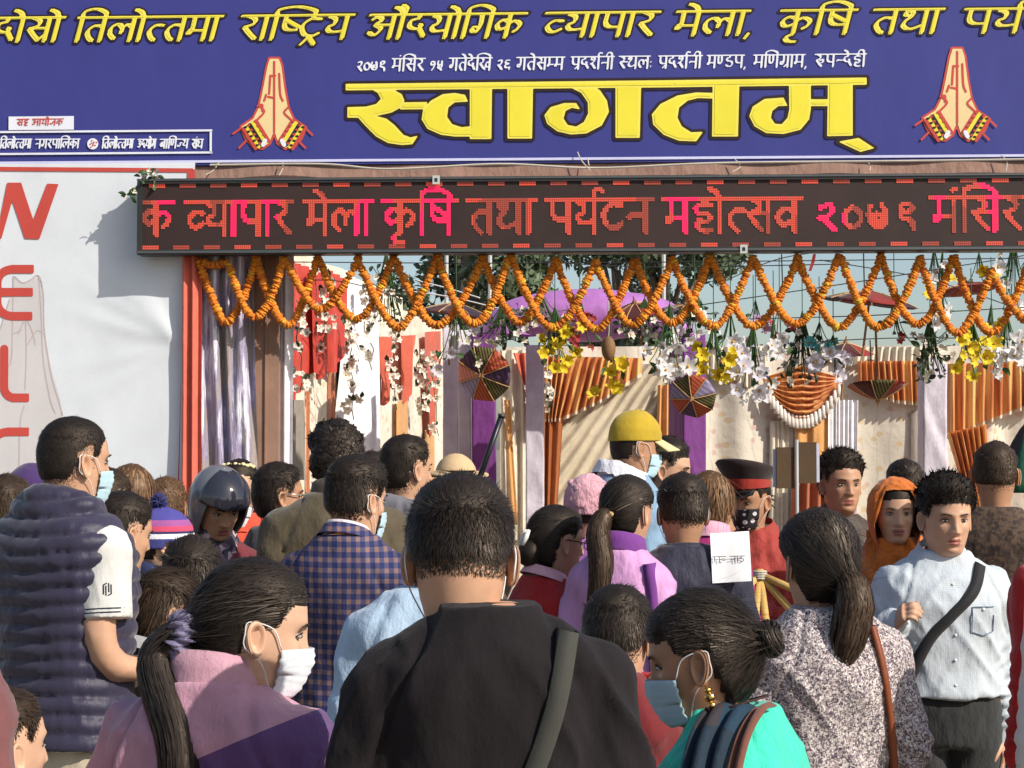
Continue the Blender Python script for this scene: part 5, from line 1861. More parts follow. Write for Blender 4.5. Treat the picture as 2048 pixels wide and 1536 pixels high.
def shell(pr, z0f, offs, nm, mats, matfn=None, keep=None, na=56, nz=34, ztop=.115, bumpy=0.0, squash=1.0, thick=.003):
    """a head covering grown from the skull; z0f(angle) its lower edge"""
    a = np.linspace(0, 2 * np.pi, na, endpoint=False)
    P = np.zeros((nz, na, 3)); 
    t = np.linspace(0, 1, nz)
    for j, ang in enumerate(a):
        z0 = z0f(ang)
        z = z0 + (ztop - z0) * np.sin(t * np.pi / 2)
        q = skull(np.full(nz, ang), np.minimum(z, .1145))
        n = q - np.array([0, -.006, 0]); n /= np.linalg.norm(n, axis=1, keepdims=True)
        o_ = offs(ang, t) if callable(offs) else offs
        P[:, j] = q + n * np.asarray(o_)[..., None] if np.ndim(o_) else q + n * o_
    if bumpy:
        P += (bumpy * vnoise(P.reshape(-1, 3) * 60, 2)).reshape(nz, na)[..., None]
    f, mi = [], []
    for i in range(nz - 1):
        for j in range(na):
            k = (j + 1) % na
            f.append((i * na + j, i * na + k, (i + 1) * na + k, (i + 1) * na + j))
            mi.append(matfn(t[i], a[j]) if matfn else 0)
    f.append(tuple((nz - 1) * na + j for j in range(na))); mi.append(matfn(1, 0) if matfn else 0)
    me = mesh(nm, pr['T'](P.reshape(-1, 3)), f, mi)
    o = link(nm, me, mats, pr['root'], True)
    sl = o.modifiers.new('thick', 'SOLIDIFY'); sl.thickness = thick; sl.offset = 1
    return o
def part_ell(pr, nm, c, r, mat, head=True, nu=18, nv=12, bumpy=0.0):
    v, f = ellipsoid_arrays(c, r, nu, nv)
    if bumpy:
        v = v + (v - np.asarray(c)) * (bumpy * vnoise(v * 60, 4))[:, None]
    return MB().add(pr['T'](v) if head else v, f).build(nm, mat, pr['root'], True)

# ---------------------------------------------------------------- garment materials
def plaid():
    t = NT('navy_and_tan_check')
    co = t.coords('Object')
    sp = t.n('ShaderNodeSeparateXYZ'); t.l(co, sp.inputs[0])
    def stripe(sock, freq, duty):
        m = t.n('ShaderNodeMath', operation='MULTIPLY'); t.l(sock, m.inputs[0]); m.inputs[1].default_value = freq
        f = t.n('ShaderNodeMath', operation='FRACT'); t.l(m.outputs[0], f.inputs[0])
        g_ = t.n('ShaderNodeMath', operation='LESS_THAN'); t.l(f.outputs[0], g_.inputs[0]); g_.inputs[1].default_value = duty
        return g_.outputs[0]
    ad = t.n('ShaderNodeMath', operation='MULTIPLY_ADD'); t.l(sp.outputs[1], ad.inputs[0]); ad.inputs[1].default_value = .6; t.l(sp.outputs[0], ad.inputs[2])
    a, b = stripe(ad.outputs[0], 31.0, .55), stripe(sp.outputs[2], 33.0, .55)
    base, mid, dk = srgb(128, 98, 92), srgb(70, 66, 96), srgb(30, 36, 82)
    c = t.mix(a, base, mid)
    c2 = t.mix(a, mid, dk)
    c = t.mix(b, c, c2)
    nz = t.noise(260, 2)
    c = t.mix(.2, c, nz.outputs['Color'], 'OVERLAY')
    t.l(c, t.p.inputs['Base Color'])
    t.p.inputs['Roughness'].default_value = .85
    b1 = t.bump(t.noise(16, 5, .55, stretch=(1, 1, .4)).outputs[0], .5, .02)
    t.bump(nz.outputs[0], .3, .002, b1)
    return t.mat
def speckle(name, cols, scale, rough=.85, jit=1.0):
    t = NT(name)
    v = t.n('ShaderNodeTexVoronoi'); v.inputs['Scale'].default_value = scale; v.inputs['Randomness'].default_value = jit
    nzv = t.noise(scale * .5, 2)
    mp = t.n('ShaderNodeVectorMath', operation='MULTIPLY_ADD')
    t.l(nzv.outputs['Color'], mp.inputs[0]); mp.inputs[1].default_value = (.02, .02, .02); t.l(t.coords('Object'), mp.inputs[2])
    t.l(mp.outputs[0], v.inputs['Vector'])
    sep = t.n('ShaderNodeSeparateColor'); t.l(v.outputs['Color'], sep.inputs[0])
    n = len(cols)
    r = t.ramp(sep.outputs[0], [(i / n, c) for i, c in enumerate(cols)], 'CONSTANT')
    t.l(r.outputs[0], t.p.inputs['Base Color'])
    t.p.inputs['Roughness'].default_value = rough
    t.bump(t.noise(15, 5, .55, stretch=(1, 1, .45)).outputs[0], .55, .02)
    return t.mat
def dots_mat(name, base, dot, scale, size=.32):
    t = NT(name)
    v = t.n('ShaderNodeTexVoronoi'); v.inputs['Scale'].default_value = scale; v.inputs['Randomness'].default_value = .35
    t.l(t.coords('Object'), v.inputs['Vector'])
    r = t.ramp(v.outputs['Distance'], [(size, dot), (size + .03, base)])
    t.l(r.outputs[0], t.p.inputs['Base Color'])
    t.p.inputs['Roughness'].default_value = .8
    return t.mat
def bands(name, axis, stops, z0, z1, rough=.9):
    """knit bands along the object's z between z0 and z1"""
    t = NT(name)
    sp = t.n('ShaderNodeSeparateXYZ'); t.l(t.coords('Object'), sp.inputs[0])
    mr = t.n('ShaderNodeMapRange'); t.l(sp.outputs[axis], mr.inputs[0]); mr.inputs[1].default_value = z0; mr.inputs[2].default_value = z1
    r = t.ramp(mr.outputs[0], stops, 'CONSTANT')
    t.l(r.outputs[0], t.p.inputs['Base Color'])
    t.p.inputs['Roughness'].default_value = rough
    t.bump(t.noise(240, 2).outputs[0], .6, .004)
    return t.mat
def denim_check(name, col, col2, f=120.0):
    t = NT(name)
    sp = t.n('ShaderNodeSeparateXYZ'); t.l(t.coords('Object'), sp.inputs[0])
    outs = []
    for ax in (0, 2):
        m = t.n('ShaderNodeMath', operation='MULTIPLY'); t.l(sp.outputs[ax], m.inputs[0]); m.inputs[1].default_value = f
        q = t.n('ShaderNodeMath', operation='FRACT'); t.l(m.outputs[0], q.inputs[0])
        l_ = t.n('ShaderNodeMath', operation='LESS_THAN'); t.l(q.outputs[0], l_.inputs[0]); l_.inputs[1].default_value = .2
        outs.append(l_.outputs[0])
    mx = t.n('ShaderNodeMath', operation='MAXIMUM'); t.l(outs[0], mx.inputs[0]); t.l(outs[1], mx.inputs[1])
    c = t.mix(mx.outputs[0], col, col2)
    t.l(c, t.p.inputs['Base Color'])
    t.p.inputs['Roughness'].default_value = .85
    t.bump(t.noise(15, 5, .55, stretch=(1, 1, .45)).outputs[0], .6, .02)
    return t.mat
def colour_block(name, c1, c2, zs_):
    """two cloths sewn together along a slanting yoke seam"""
    m = cloth(name, c1, .62, wrinkle=.8)
    t = NT.__new__(NT); t.mat = m; t.t = m.node_tree; t.p = t.t.nodes['Principled BSDF']
    sp = t.n('ShaderNodeSeparateXYZ'); t.l(t.coords('Object'), sp.inputs[0])
    k = t.n('ShaderNodeMath', operation='MULTIPLY_ADD'); t.l(sp.outputs[0], k.inputs[0]); k.inputs[1].default_value = -.45; t.l(sp.outputs[2], k.inputs[2])
    r = t.ramp(k.outputs[0], [(0, c2), (1, c1)], 'CONSTANT')
    mr = t.n('ShaderNodeMapRange'); t.l(k.outputs[0], mr.inputs[0]); mr.inputs[1].default_value = zs_ - .085 - .5; mr.inputs[2].default_value = zs_ - .085 + .5
    t.l(mr.outputs[0], r.inputs[0]); r.color_ramp.elements[1].position = .5
    old = t.p.inputs['Base Color'].links[0].from_socket
    q = t.mix(1.0, old, mul(c1, 1.0), 'DIVIDE')
    t.l(t.mix(1.0, q, r.outputs[0], 'MULTIPLY'), t.p.inputs['Base Color'])
    return m
M_BLUE = cloth('surgical_mask_blue', srgb(176, 206, 216), .8, wrinkle=.3)
M_WHITE = cloth('surgical_mask_white', srgb(218, 222, 226), .8, wrinkle=.3)
M_DOTS = dots_mat('black_mask_white_dots', (.012, .011, .012, 1), (.7, .7, .7, 1), 34.0)
FADE = dict(thick=.011, nape=-.045, front=.064, L=.015, n=2600, top=1.9)
CROP = dict(thick=.012, nape=-.07, front=.066, L=.018, n=2000, top=1.5)
TIED = dict(thick=.011, nape=-.088, front=.06, L=.09, n=2600, w=.0013, top=1.0, lump=.0012, tie=(0, -.115, .01))
HAT = dict(thick=.004, nape=-.07, front=.06, L=.008, n=900, top=1.0, lump=.0)
LONG = dict(thick=.016, nape=-.10, front=.062, L=.12, n=1400, w=.003, top=1.0, lump=.002)
BLACKC = cloth('black_jersey', srgb(25, 20, 22), .9, sheen=.05)

# ---- front row
P16 = person(920, 937, 2.8, 3, 'man in black sweater with olive shoulder strap across his back', sw=.190, tone=0, hp=-10, hy=-3, neck=.009, hx=-.045, hair='crop',
             hkw=dict(FADE, n=11000, w=.0008, L=.015, thick=.009, nape=-.022, top=2.0), top=('sweater', BLACKC), infl=.02, mask=M_WHITE, vox=.008, detail=1.0, folds=2.0, seed=16, armR=((.062, -.02, -.28), (.05, .08, -.49)), armL=((.062, -.02, -.28), (.05, .08, -.49)),
             bottom=cloth('dark_trousers', srgb(46, 44, 48)))
zs = P16['zs']
OLIVE = cloth('olive_webbing', srgb(58, 58, 52), .8, wrinkle=.1)
strap(P16, [(.115, zs + .015), (.085, zs - .12), (.02, zs - .28), (-.07, zs - .44), (-.15, zs - .56)], -1, .03, OLIVE)
strap(P16, [(.115, zs + .012), (.09, zs - .12), (.03, zs - .28), (-.07, zs - .44), (-.15, zs - .56)], 1, .03, OLIVE)
MAUVE = cloth('mauve_jacket_cloth', srgb(166, 120, 148), .62, wrinkle=.7)
P15 = person(478, 1105, 3.2, -18, 'woman in mauve and purple jacket with very long ponytail and white mask', fem=1, sw=.192, tone=2, hy=-56, hp=-10, hair='tie', neck=.03, hx=.03, armL=((.085, -.01, -.26), (.05, .15, -.4)), armR=((.06, .0, -.27), (.0, .18, -.34)),
             hkw=dict(TIED, n=10000, w=.0008, L=.1, tie=(0, -.12, -.035), thick=.013), top=MAUVE, infl=.03, collar='stand', cmat=cloth('pale_mauve_collar', srgb(192, 146, 160), .6), mask=M_WHITE, vox=.008, folds=1.7, seed=15)
T = P15['T']
path = T(np.array([(0, -.105, -.03), (0, -.135, -.035), (0, -.155, -.09), (.004, -.155, -.2)]))
tail = np.vstack([path, path[-1] + np.array([[-.005, -.005, -.14], [0, .0, -.3], [.01, .0, -.42]])])
v, f = lock_bundle(tail, [.02, .03, .034, .036, .034, .026, .01], 420, .3, .0022, 5)
set_tone(MB().add(v, f).build('ponytail', HB, P15['root'], True), BUNDLE_TONE[0])
v = []
m = MB()
r = np.random.default_rng(3)
na_, nb_ = 96, 14
ring = np.zeros((na_, nb_, 3))
for i_ in range(na_):
    a = i_ / na_ * 2 * np.pi
    for j_ in range(nb_):
        b = j_ / nb_ * 2 * np.pi
        rt = .0135 * (1 + .35 * math.sin(13 * a + 2 * math.sin(b)) + .25 * math.sin(29 * a + 1.0))
        rr = .031 + rt * math.cos(b)
        ring[i_, j_] = (rr * math.cos(a), -.126 + rt * 1.25 * math.sin(b) + .004 * math.sin(7 * a), -.033 + rr * math.sin(a))
ring = np.concatenate([ring, ring[:, :1]], 1)
m.grid(T(ring), 0, True)
m.build('scrunchie', cloth('grey_lilac_satin', srgb(120, 112, 140), .45), P15['root'], True)
PURP = cloth('purple_yoke_cloth', srgb(86, 58, 104), .6, wrinkle=.7)
P15['jk'].data.materials.clear(); P15['jk'].data.materials.append(colour_block('mauve_and_purple_cloth', srgb(188, 140, 156), srgb(96, 64, 112), P15['zs']))
TEAL = cloth('turquoise_towelling', srgb(62, 196, 168), .95, wrinkle=.9, weave=200, wscale=24)
P31 = person(1432, 1165, 3.3, 62, 'woman in turquoise top with hair bun, mask and gold earring', fem=1, sw=.172, tone=1, hy=14, hp=-14, hair='tie', neck=.035,
             hkw=dict(TIED, n=10000, w=.0008, L=.1, tie=(0, -.12, .005), thick=.013, front=.052), top=('blouse', TEAL), infl=.02, hem=.42, mask=M_BLUE, vox=.008, folds=1.3, seed=31)
T = P31['T']
m = MB()
r = np.random.default_rng(11)
for q in range(70):
    a = r.uniform(0, 2 * np.pi); off_ = r.uniform(-.018, .018)
    rr = .0335 * math.sqrt(max(.1, 1 - (off_ / .026) ** 2))
    arc = [(rr * math.cos(a + e), -.132 + off_ + .003 * math.sin(3 * e), .008 + rr * math.sin(a + e)) for e in np.linspace(0, 1.8, 8)]
    vv, ff = tube_arrays(T(np.array(arc)), [.0005, .002, .0025, .003, .003, .0025, .002, .0005], 5); m.add(vv, ff)
vv, ff = ellipsoid_arrays((0, -.13, .008), (.031, .024, .031), 16, 10); m.add(T(vv), ff)
bo = m.build('bun', HB, P31['root'], True); set_tone(bo, np.concatenate([lock_tones(np.full(70, 40), 3), np.full(len(bo.data.vertices) - 2800, .5)]))
GOLD = plain('gold', (.8, .5, .16, 1), .25, 1.0)
for sd in (-1, 1):
    m = MB()
    for zz_, rr in ((-.05, .007), (-.063, .010), (-.078, .008)):
        vv, ff = ellipsoid_arrays((sd * .083, -.012, zz_), (.006, rr, rr * .9), 12, 8); m.add(T(vv), ff)
    m.tube(T(np.array([(sd * .083, -.01, -.04), (sd * .084, -.012, -.05), (sd * .084, -.012, -.082)])), .002, 5)
    m.build('earring', GOLD, P31['root'], True)
a = np.linspace(0, 2 * np.pi, 40)
MB().tube(P31['LN'](np.stack([.066 * np.cos(a), .062 * np.sin(a) - .012, P31['zs'] + .05 - .02 * np.sin(a)], 1)), .0022, 5).build('necklace', plain('dark_thread', (.04, .01, .008, 1), .7), P31['root'], True)
# scarf in dark teal and red over her near shoulder
SCF = speckle('dark_teal_scarf', [srgb(16, 48, 66), srgb(20, 62, 84), srgb(14, 36, 52), srgb(46, 40, 44)], 9)
z_ = P31['zs']
def side_scarf(pr, nm, yc, wd, mat, length, folds, lift=0.0):
    z = pr['zs']
    path = catmull([(-.03, z + .055 + lift), (-.085, z + .05 + lift), (-.16, z + .005 + lift), (-.215 - lift, z - .09), (-.25 - lift, z - .22), (-.262 - lift, z - length)], 8)
    rows = np.zeros((len(path), 16, 3))
    if lift > .006:
        path = path[int(len(path) * .62):]; rows = rows[:len(path)]
    for i_, (x_, zz) in enumerate(path):
        t_ = i_ / (len(path) - 1)
        for j_, e_ in enumerate(np.linspace(-1, 1, 16)):
            f_ = .009 * math.sin(e_ * folds + 3 * t_ + yc * 40)
            rows[i_, j_] = (x_ - f_ - .028 * (1 - e_ * e_) * t_, yc + e_ * wd / 2 * (1 - .2 * t_), zz + f_ * .6)
    o = MB().grid(pr['LN'](rows)).build(nm, mat, pr['root'], True)
    o.modifiers.new('thick', 'SOLIDIFY').thickness = .003
    return o
side_scarf(P31, 'scarf', -.03, .085, SCF, .5, 7)
side_scarf(P31, 'scarf_edge', -.09, .028, cloth('brown_plait_cloth', srgb(110, 66, 50), .8), .48, 3, .004)
side_scarf(P31, 'scarf_hem', -.02, .05, cloth('red_scarf_hem', srgb(190, 34, 30), .8), .52, 4, .008)
BLOUSE = speckle('speckled_blouse', [srgb(206, 196, 190), srgb(78, 68, 78), srgb(180, 164, 160), srgb(116, 100, 108), srgb(220, 212, 206), srgb(64, 56, 68), srgb(146, 130, 132)], 270)
P30 = person(1640, 1012, 4.3, 12, 'woman in speckled blouse with low ponytail in a pink band', fem=1, sw=.178, tone=0, hy=6, hp=-4, hair='tie', neck=.04,
             hkw=dict(TIED, n=9000, w=.00095, L=.1, tie=(.012, -.125, -.05), thick=.019), top=('blouse', BLOUSE), infl=.026, hem=.36, sleeve=1.0, vox=.009, folds=1.3, seed=30, bulk=1.08,
             armR=((.06, -.03, -.27), (-.02, .17, -.38)), armL=((.05, -.02, -.28), (.0, .16, -.36)))
T = P30['T']
tail = T(np.array([(.012, -.11, -.045), (.012, -.14, -.052), (.01, -.15, -.1), (.0, -.145, -.17), (-.01, -.135, -.235)]))
v, f = lock_bundle(tail, [.022, .035, .044, .04, .022], 380, .2, .003, 8)
set_tone(MB().add(v, f).build('ponytail', HBR, P30['root'], True), BUNDLE_TONE[0])
MB().tube(T(np.array([(.012, -.118, -.046), (.012, -.132, -.05), (.012, -.143, -.056)])), [.026, .03, .026], 16).build('hair_band', cloth('pink_band', srgb(226, 106, 130), .7), P30['root'], True)
BROWNL = plain('brown_leather', srgb(128, 66, 36), .55, bump=.3)
z_ = P30['zs']
strap(P30, [(.075, z_ + .01), (.1, z_ - .14), (.135, z_ - .32), (.155, z_ - .5), (.15, z_ - .68)], -1, .016, BROWNL)
KID = dict(CROP, n=2600, L=.014, thick=.009, w=.0014)
P32 = person(1228, 1160, 3.9, -14, 'boy with short hair holding a red toy to his cheek', s=.9, sw=.14, tone=0, hy=-8, hp=-12, hair='crop', hkw=dict(KID, nape=-.05), top=('shirt', cloth('dark_red_shirt', srgb(112, 34, 38))), vox=.011, neck=.03,
             armR=((.05, .06, -.2), (-.02, .15, .02)), handR='hold', seed=32)
w = P32['AR'][2]
m = MB().box((w[0] - .05, w[1] + .01, w[2] + .02), (w[0] + .03, w[1] + .055, w[2] + .075))
toy = m.build('toy', plain('red_plastic', (.5, .03, .03, 1), .4)); toy.matrix_world = P32['root'].matrix_world
toy.location = P32['root'].location; toy.rotation_euler = P32['root'].rotation_euler
bpy.context.view_layer.update()
toy['label'] = 'small red toy block in the boy\'s raised hand'; toy['category'] = 'toy'
P33 = person(-2, 1362, 3.2, -20, 'small boy in navy shirt in front of the quilted vest', s=.88, sw=.125, tone=2, hy=-25, hair='crop', hkw=dict(KID, nape=-.05, n=3000), hmat=HBR, top=('shirt', cloth('navy_jersey', srgb(30, 34, 62))), vox=.01, seed=33)
P1 = person(-318, 866, 2.55, 4, 'person in dusty maroon coat standing beside the small boy', sw=.21, top=('coat', cloth('dusty_maroon_coat', srgb(112, 68, 68), .75, wrinkle=.8)), hem=.35, infl=.03, vox=.01, folds=1.5, seed=40, collar='stand')

# ---- left side
VEST = cloth('aubergine_quilted_nylon', srgb(50, 46, 66), .42, wrinkle=.4, wscale=12)
P2 = person(143, 829, 4.8, -34, 'man in dark quilted sleeveless vest over a white short-sleeved shirt', sw=.21, tone=0, hy=-16, hp=-4, hair='crop', neck=.035,
            hkw=dict(thick=.006, nape=-.062, front=.07, L=.007, n=4500, w=.0012, top=1.2, lump=.001), top=('vest', VEST), sleeve=0, infl=.028, hem=.5, puff=.013, hood=True, folds=.5, under=(cloth('off_white_jersey', srgb(206, 204, 198), .85), .62),
            mask=M_BLUE, vox=.009, bottom=cloth('beige_trousers', srgb(196, 182, 158)), armR=((.03, -.02, -.27), (.07, .25, -.32)), seed=2, bulk=1.04)
S_, E_, W_ = P2['AR']
mid = S_ + (E_ - S_) * .58
for q, col in ((.55, 'navy'), (.585, 'navy')):
    c = S_ + (E_ - S_) * q
    P_, Tn, Nn, B = frames_along([c, c + (E_ - S_) * .012])
    v, f = tube_arrays([c, c + (E_ - S_) * .012], .0665, 20, False)
    MB().add(v, f).build('sleeve_stripe', cloth('navy_rib', srgb(40, 44, 66)), P2['root'], True)
m = MB()
sd_ = (E_ - S_) / np.linalg.norm(E_ - S_)
outw = np.array([.75, -.66, 0.0]); tgv = np.cross(sd_, outw)
for k_, (a_, b_) in enumerate((((-.018, -.02), (-.018, .02)), ((-.008, -.026), (-.008, .012)), ((.004, -.016), (.004, .026)), ((.014, -.02), (.014, .02)), ((-.018, .02), (-.004, .026)), ((.0, -.026), (.014, -.02)))):
    p0 = S_ + sd_ * .1 + outw * .0655 + tgv * a_[0] * .6 + sd_ * a_[1] * .6; p1 = S_ + sd_ * .1 + outw * .0655 + tgv * b_[0] * .6 + sd_ * b_[1] * .6
    m.tube([p0, (p0 + p1) / 2, p1], .0016, 5)
m.build('sleeve_emblem', plain('navy_thread', (.02, .02, .04, 1), .8), P2['root'], True)
z_ = P2['zs']
P7 = person(232, 976, 5.5, -40, 'black-haired person in yellow tunic behind the quilted vest', s=.95, sw=.165, tone=0, fem=.5, hy=-10, hp=-12, hair='crop', hkw=dict(CROP, nape=-.08, thick=.014), top=('tunic', cloth('yellow_cotton', srgb(222, 200, 96))), hem=.3, bottom=cloth('yellow_cotton', srgb(222, 200, 96)), seed=7, skirt=True)
P6 = person(328, 996, 6.0, -62, 'child in striped pompom beanie and blue patterned jacket', s=.9, sw=.14, tone=2, hair='crop', hkw=HAT, top=speckle('blue_white_camouflage', [srgb(30, 40, 80), srgb(200, 206, 214), srgb(56, 80, 130), srgb(24, 28, 44)], 26), headgear=.05, hy=-10, collar='stand', seed=6)
zb = P6['hc']
BEAN = bands('striped_knit', 2, [(0.0, srgb(58, 62, 124)), (.17, srgb(226, 224, 226)), (.3, srgb(40, 40, 86)), (.36, srgb(196, 70, 100)), (.5, srgb(150, 80, 140)), (.66, srgb(70, 66, 140))], zb + .0, zb + .125)
shell(P6, lambda a: .01 - .02 * (math.sin(a) < 0), .02, 'beanie', BEAN, bumpy=.002)
m = MB(); r = np.random.default_rng(4)
for q in range(160):
    dv = r.normal(size=3); dv /= np.linalg.norm(dv)
    c = np.array([0, -.02, .155]); m.tube(P6['T'](np.array([c, c + dv * .02, c + dv * .036 + r.normal(size=3) * .004])), [.004, .0035, .001], 4)
m.build('pompom', cloth('navy_wool', srgb(40, 46, 104)), P6['root'], True)
P14 = person(382, 1066, 5.2, 5, 'dark-haired child between the ponytail and the plaid blazer', s=.92, sw=.14, hair='crop', hkw=dict(CROP, nape=-.09, thick=.016, L=.03, n=2200), top=('shirt', cloth('charcoal_jersey', srgb(52, 50, 54))), seed=14)
P14b = person(300, 1122, 5.0, -35, 'dark-haired child in grey-brown dress under the bare arm', s=.92, sw=.14, hy=-20, hp=-22, fem=1, hair='crop', hkw=dict(CROP, nape=-.095, thick=.016, L=.035, n=2400), hmat=HBR, top=('dress', cloth('grey_brown_dress', srgb(88, 76, 68))), hem=.3, skirt=True, bottom=cloth('grey_brown_dress', srgb(88, 76, 68)), collar='shirt', cmat=cloth('grey_collar', srgb(150, 150, 150)), seed=15)
P3 = person(64, 925, 6.8, 0, 'person in purple cap behind the quilted vest hood', s=1, hair='crop', hkw=HAT, top=cloth('plum_jacket', srgb(66, 44, 80)), headgear=.02, seed=43)
shell(P3, lambda a: .03, .017, 'cap', cloth('purple_cap', srgb(64, 42, 92)))
P3b = person(14, 945, 6.4, -6, 'dark-haired person at the foot of the white banner beside the purple cap', hair='crop', hkw=CROP, hmat=HBR, top=cloth('brown_jacket', srgb(70, 54, 48)), seed=44)
P4 = person(262, 925, 7.0, 3, 'woman with light brown hair glowing in the sun', fem=1, sw=.165, hair='down', hkw=LONG, hmat=HLB, top=cloth('wine_jacket', srgb(84, 40, 50)), seed=45)
P4b = person(216, 932, 6.5, -20, 'woman with pale hair clip behind the masked vest man', fem=1, sw=.165, hair='tie', hkw=TIED, hmat=HBR, top=cloth('wine_jacket', srgb(84, 40, 50)), seed=46)
MB().tube(P4b['T'](np.array([(-.03, -.1, .05), (0, -.116, .06), (.03, -.11, .045)])), .008, 6).build('hair_clip', plain('pale_clip', (.6, .5, .45, 1), .4), P4b['root'], True)
P5 = person(332, 951, 7.4, 0, 'brown-haired person behind the pompom beanie', hair='curl', hkw=dict(CROP, L=.025, nape=-.09), hmat=HLB, top=cloth('maroon_jacket', srgb(106, 40, 46)), seed=47)
P8 = person(426, 922, 6.6, -142, 'rider in grey helmet and maroon jacket looking down', sw=.19, tone=1, hp=-26, hy=-4, hair='none', top=cloth('maroon_jacket', srgb(126, 42, 46), .7), headgear=.029, collar='scarf', cmat=speckle('grey_pink_scarf', [srgb(70, 62, 74), srgb(180, 160, 168), srgb(110, 90, 106), srgb(40, 36, 44)], 40), seed=48)
HEL = plain('grey_helmet_shell', srgb(104, 106, 112), .22, 0, .05, spec=.6)
VIS = plain('dark_visor', (.025, .025, .035, 1), .08, 0, .02, spec=.8)
shell(P8, lambda a: np.interp(math.sin(a), [-1, -.2, .25, .5, .62, 1], [-.09, -.1, -.085, -.03, .05, .058]), .027, 'helmet', HEL, thick=.006)
a_ = np.linspace(-1.25, 1.25, 30); zz_ = np.linspace(.03, .112, 12)
A_, Z_ = np.meshgrid(a_, zz_, indexing='ij')
q = skull(np.pi / 2 + A_, np.minimum(Z_, .112)); n_ = q - np.array([0, -.006, 0]); n_ /= np.linalg.norm(n_, axis=-1, keepdims=True)
o = MB().grid(P8['T'](q + n_ * .038)).build('visor', VIS, P8['root'], True)
o.modifiers.new('thick', 'SOLIDIFY').thickness = .003
P9 = person(478, 916, 7.6, 172, 'woman with pale flowers in her hair behind the helmet', fem=1, sw=.165, tone=2, hair='tie', hkw=TIED, mask=M_WHITE, mask_dz=-.055, top=cloth('orange_red_shawl', srgb(206, 80, 56)), seed=49, collar='scarf', cmat=cloth('orange_red_shawl', srgb(206, 80, 56)))
m = MB()
for q in range(11):
    t_ = -1.1 + q * .22
    vv, ff = ellipsoid_arrays((.074 * math.sin(t_), .055 * math.cos(t_) - .005, .088 + .012 * math.cos(t_) + .004 * (q % 2)), (.011, .01, .009), 8, 6); m.add(P9['T'](vv), ff)
m.build('hair_flowers', plain('cream_petal', srgb(232, 214, 160), .7), P9['root'], True)
P10 = person(560, 921, 7.2, -70, 'dark-haired person in glasses beside the olive jacket', tone=1, hair='crop', hkw=dict(CROP, nape=-.09, thick=.017, L=.03), top=cloth('dark_grey_jacket', srgb(50, 50, 56)), seed=50)
def glasses(pr, mat):
    m = MB()
    for sd in (-1, 1):
        t_ = np.linspace(0, 2 * np.pi, 22)
        m.tube(pr['T'](np.stack([sd * .033 + .021 * np.cos(t_), .099 - .02 * np.abs(np.cos(t_) * 0 + sd * .033 + .021 * np.cos(t_)) ** 2 * 40, .002 + .016 * np.sin(t_)], 1)), .0022, 5)
        m.tube(pr['T'](np.array([(sd * .054, .09, .006), (sd * .076, .05, .01), (sd * .082, -.005, .014)])), .0022, 5)
    m.tube(pr['T'](np.array([(-.012, .099, .006), (0, .102, .008), (.012, .099, .006)])), .002, 5)
    return m.build('glasses', mat, pr['root'], True)
glasses(P10, plain('steel_glasses', (.5, .5, .5, 1), .3, .8))
P11 = person(672, 836, 6.2, 8, 'curly-haired man in olive brown jacket seen from behind', sw=.215, tone=1, hair='curl', hkw=dict(thick=.02, nape=-.085, front=.065, L=.015, n=5200, w=.0032, top=1.3, lump=.012), top=cloth('olive_brown_jacket', srgb(84, 74, 56), .8, wrinkle=.8), infl=.03, folds=1.3, seed=11, neck=.05, collar='stand')
P12 = person(815, 866, 6.8, -48, 'man in grey hooded top turned towards the drapes', tone=0, hy=-6, hair='crop', hkw=dict(CROP, thick=.016, nape=-.075), top=cloth('grey_marl_hoodie', srgb(112, 110, 116), .9), hood=True, infl=.024, seed=12)
P13 = person(706, 905, 5.5, -24, 'man in navy and tan checked blazer with a pale blue mask', sw=.205, tone=0, hy=-22, hp=-6, hair='crop', hkw=dict(FADE, nape=-.05, n=4500, thick=.014), top=('blazer', plaid()), infl=.024, collar='shirt', cmat=None, mask=M_BLUE, mask_dz=-.01, vox=.01, seed=13, neck=.045, folds=.9)
P13['ring']('shirt_collar', cloth('white_shirt', srgb(216, 206, 208)), P13['zs'] + .035, P13['zs'] + .075, .074, .062, .004, .4, .3)
P36 = person(742, 899, 7.4, 0, 'dark-haired person behind the checked blazer', hair='crop', hkw=dict(CROP, thick=.02), top=cloth('dark_grey_jacket', srgb(50, 50, 56)), seed=51)
P17 = person(880, 1000, 4.3, 4, 'person in light blue shirt half hidden by the black sweater', sw=.175, hx=.04, hair='crop', hkw=CROP, top=('shirt', cloth('light_blue_shirt', srgb(170, 192, 212), .7, wrinkle=.9)), infl=.026, folds=1.2, armL=((.05, -.01, -.27), (.05, .12, -.46)), seed=52, neck=.01)
P35 = person(912, 905, 7.8, -10, 'person in straw hat behind the grey hooded man', tone=1, hair='crop', hkw=HAT, top=cloth('tan_jacket', srgb(120, 96, 70)), headgear=.02, seed=53)
STRAW = plain('woven_straw', srgb(196, 168, 128), .8, bump=.6, bscale=200)
shell(P35, lambda a: .05, .014, 'straw_hat', STRAW)
a_ = np.linspace(0, 2 * np.pi, 48, endpoint=False)
ring = np.zeros((48, 5, 3))
for k_, rr in enumerate((1.0, 1.25, 1.5, 1.7, 1.72)):
    ring[:, k_] = np.stack([.082 * rr * np.cos(a_), .1 * rr * np.sin(a_), .052 - .012 * (rr - 1) * 1.5 + .008 * np.sin(2 * a_) - (.006 if k_ == 4 else 0)], 1)
MB().grid(P35['T'](ring), 0, True).build('hat_brim', STRAW, P35['root'], True)

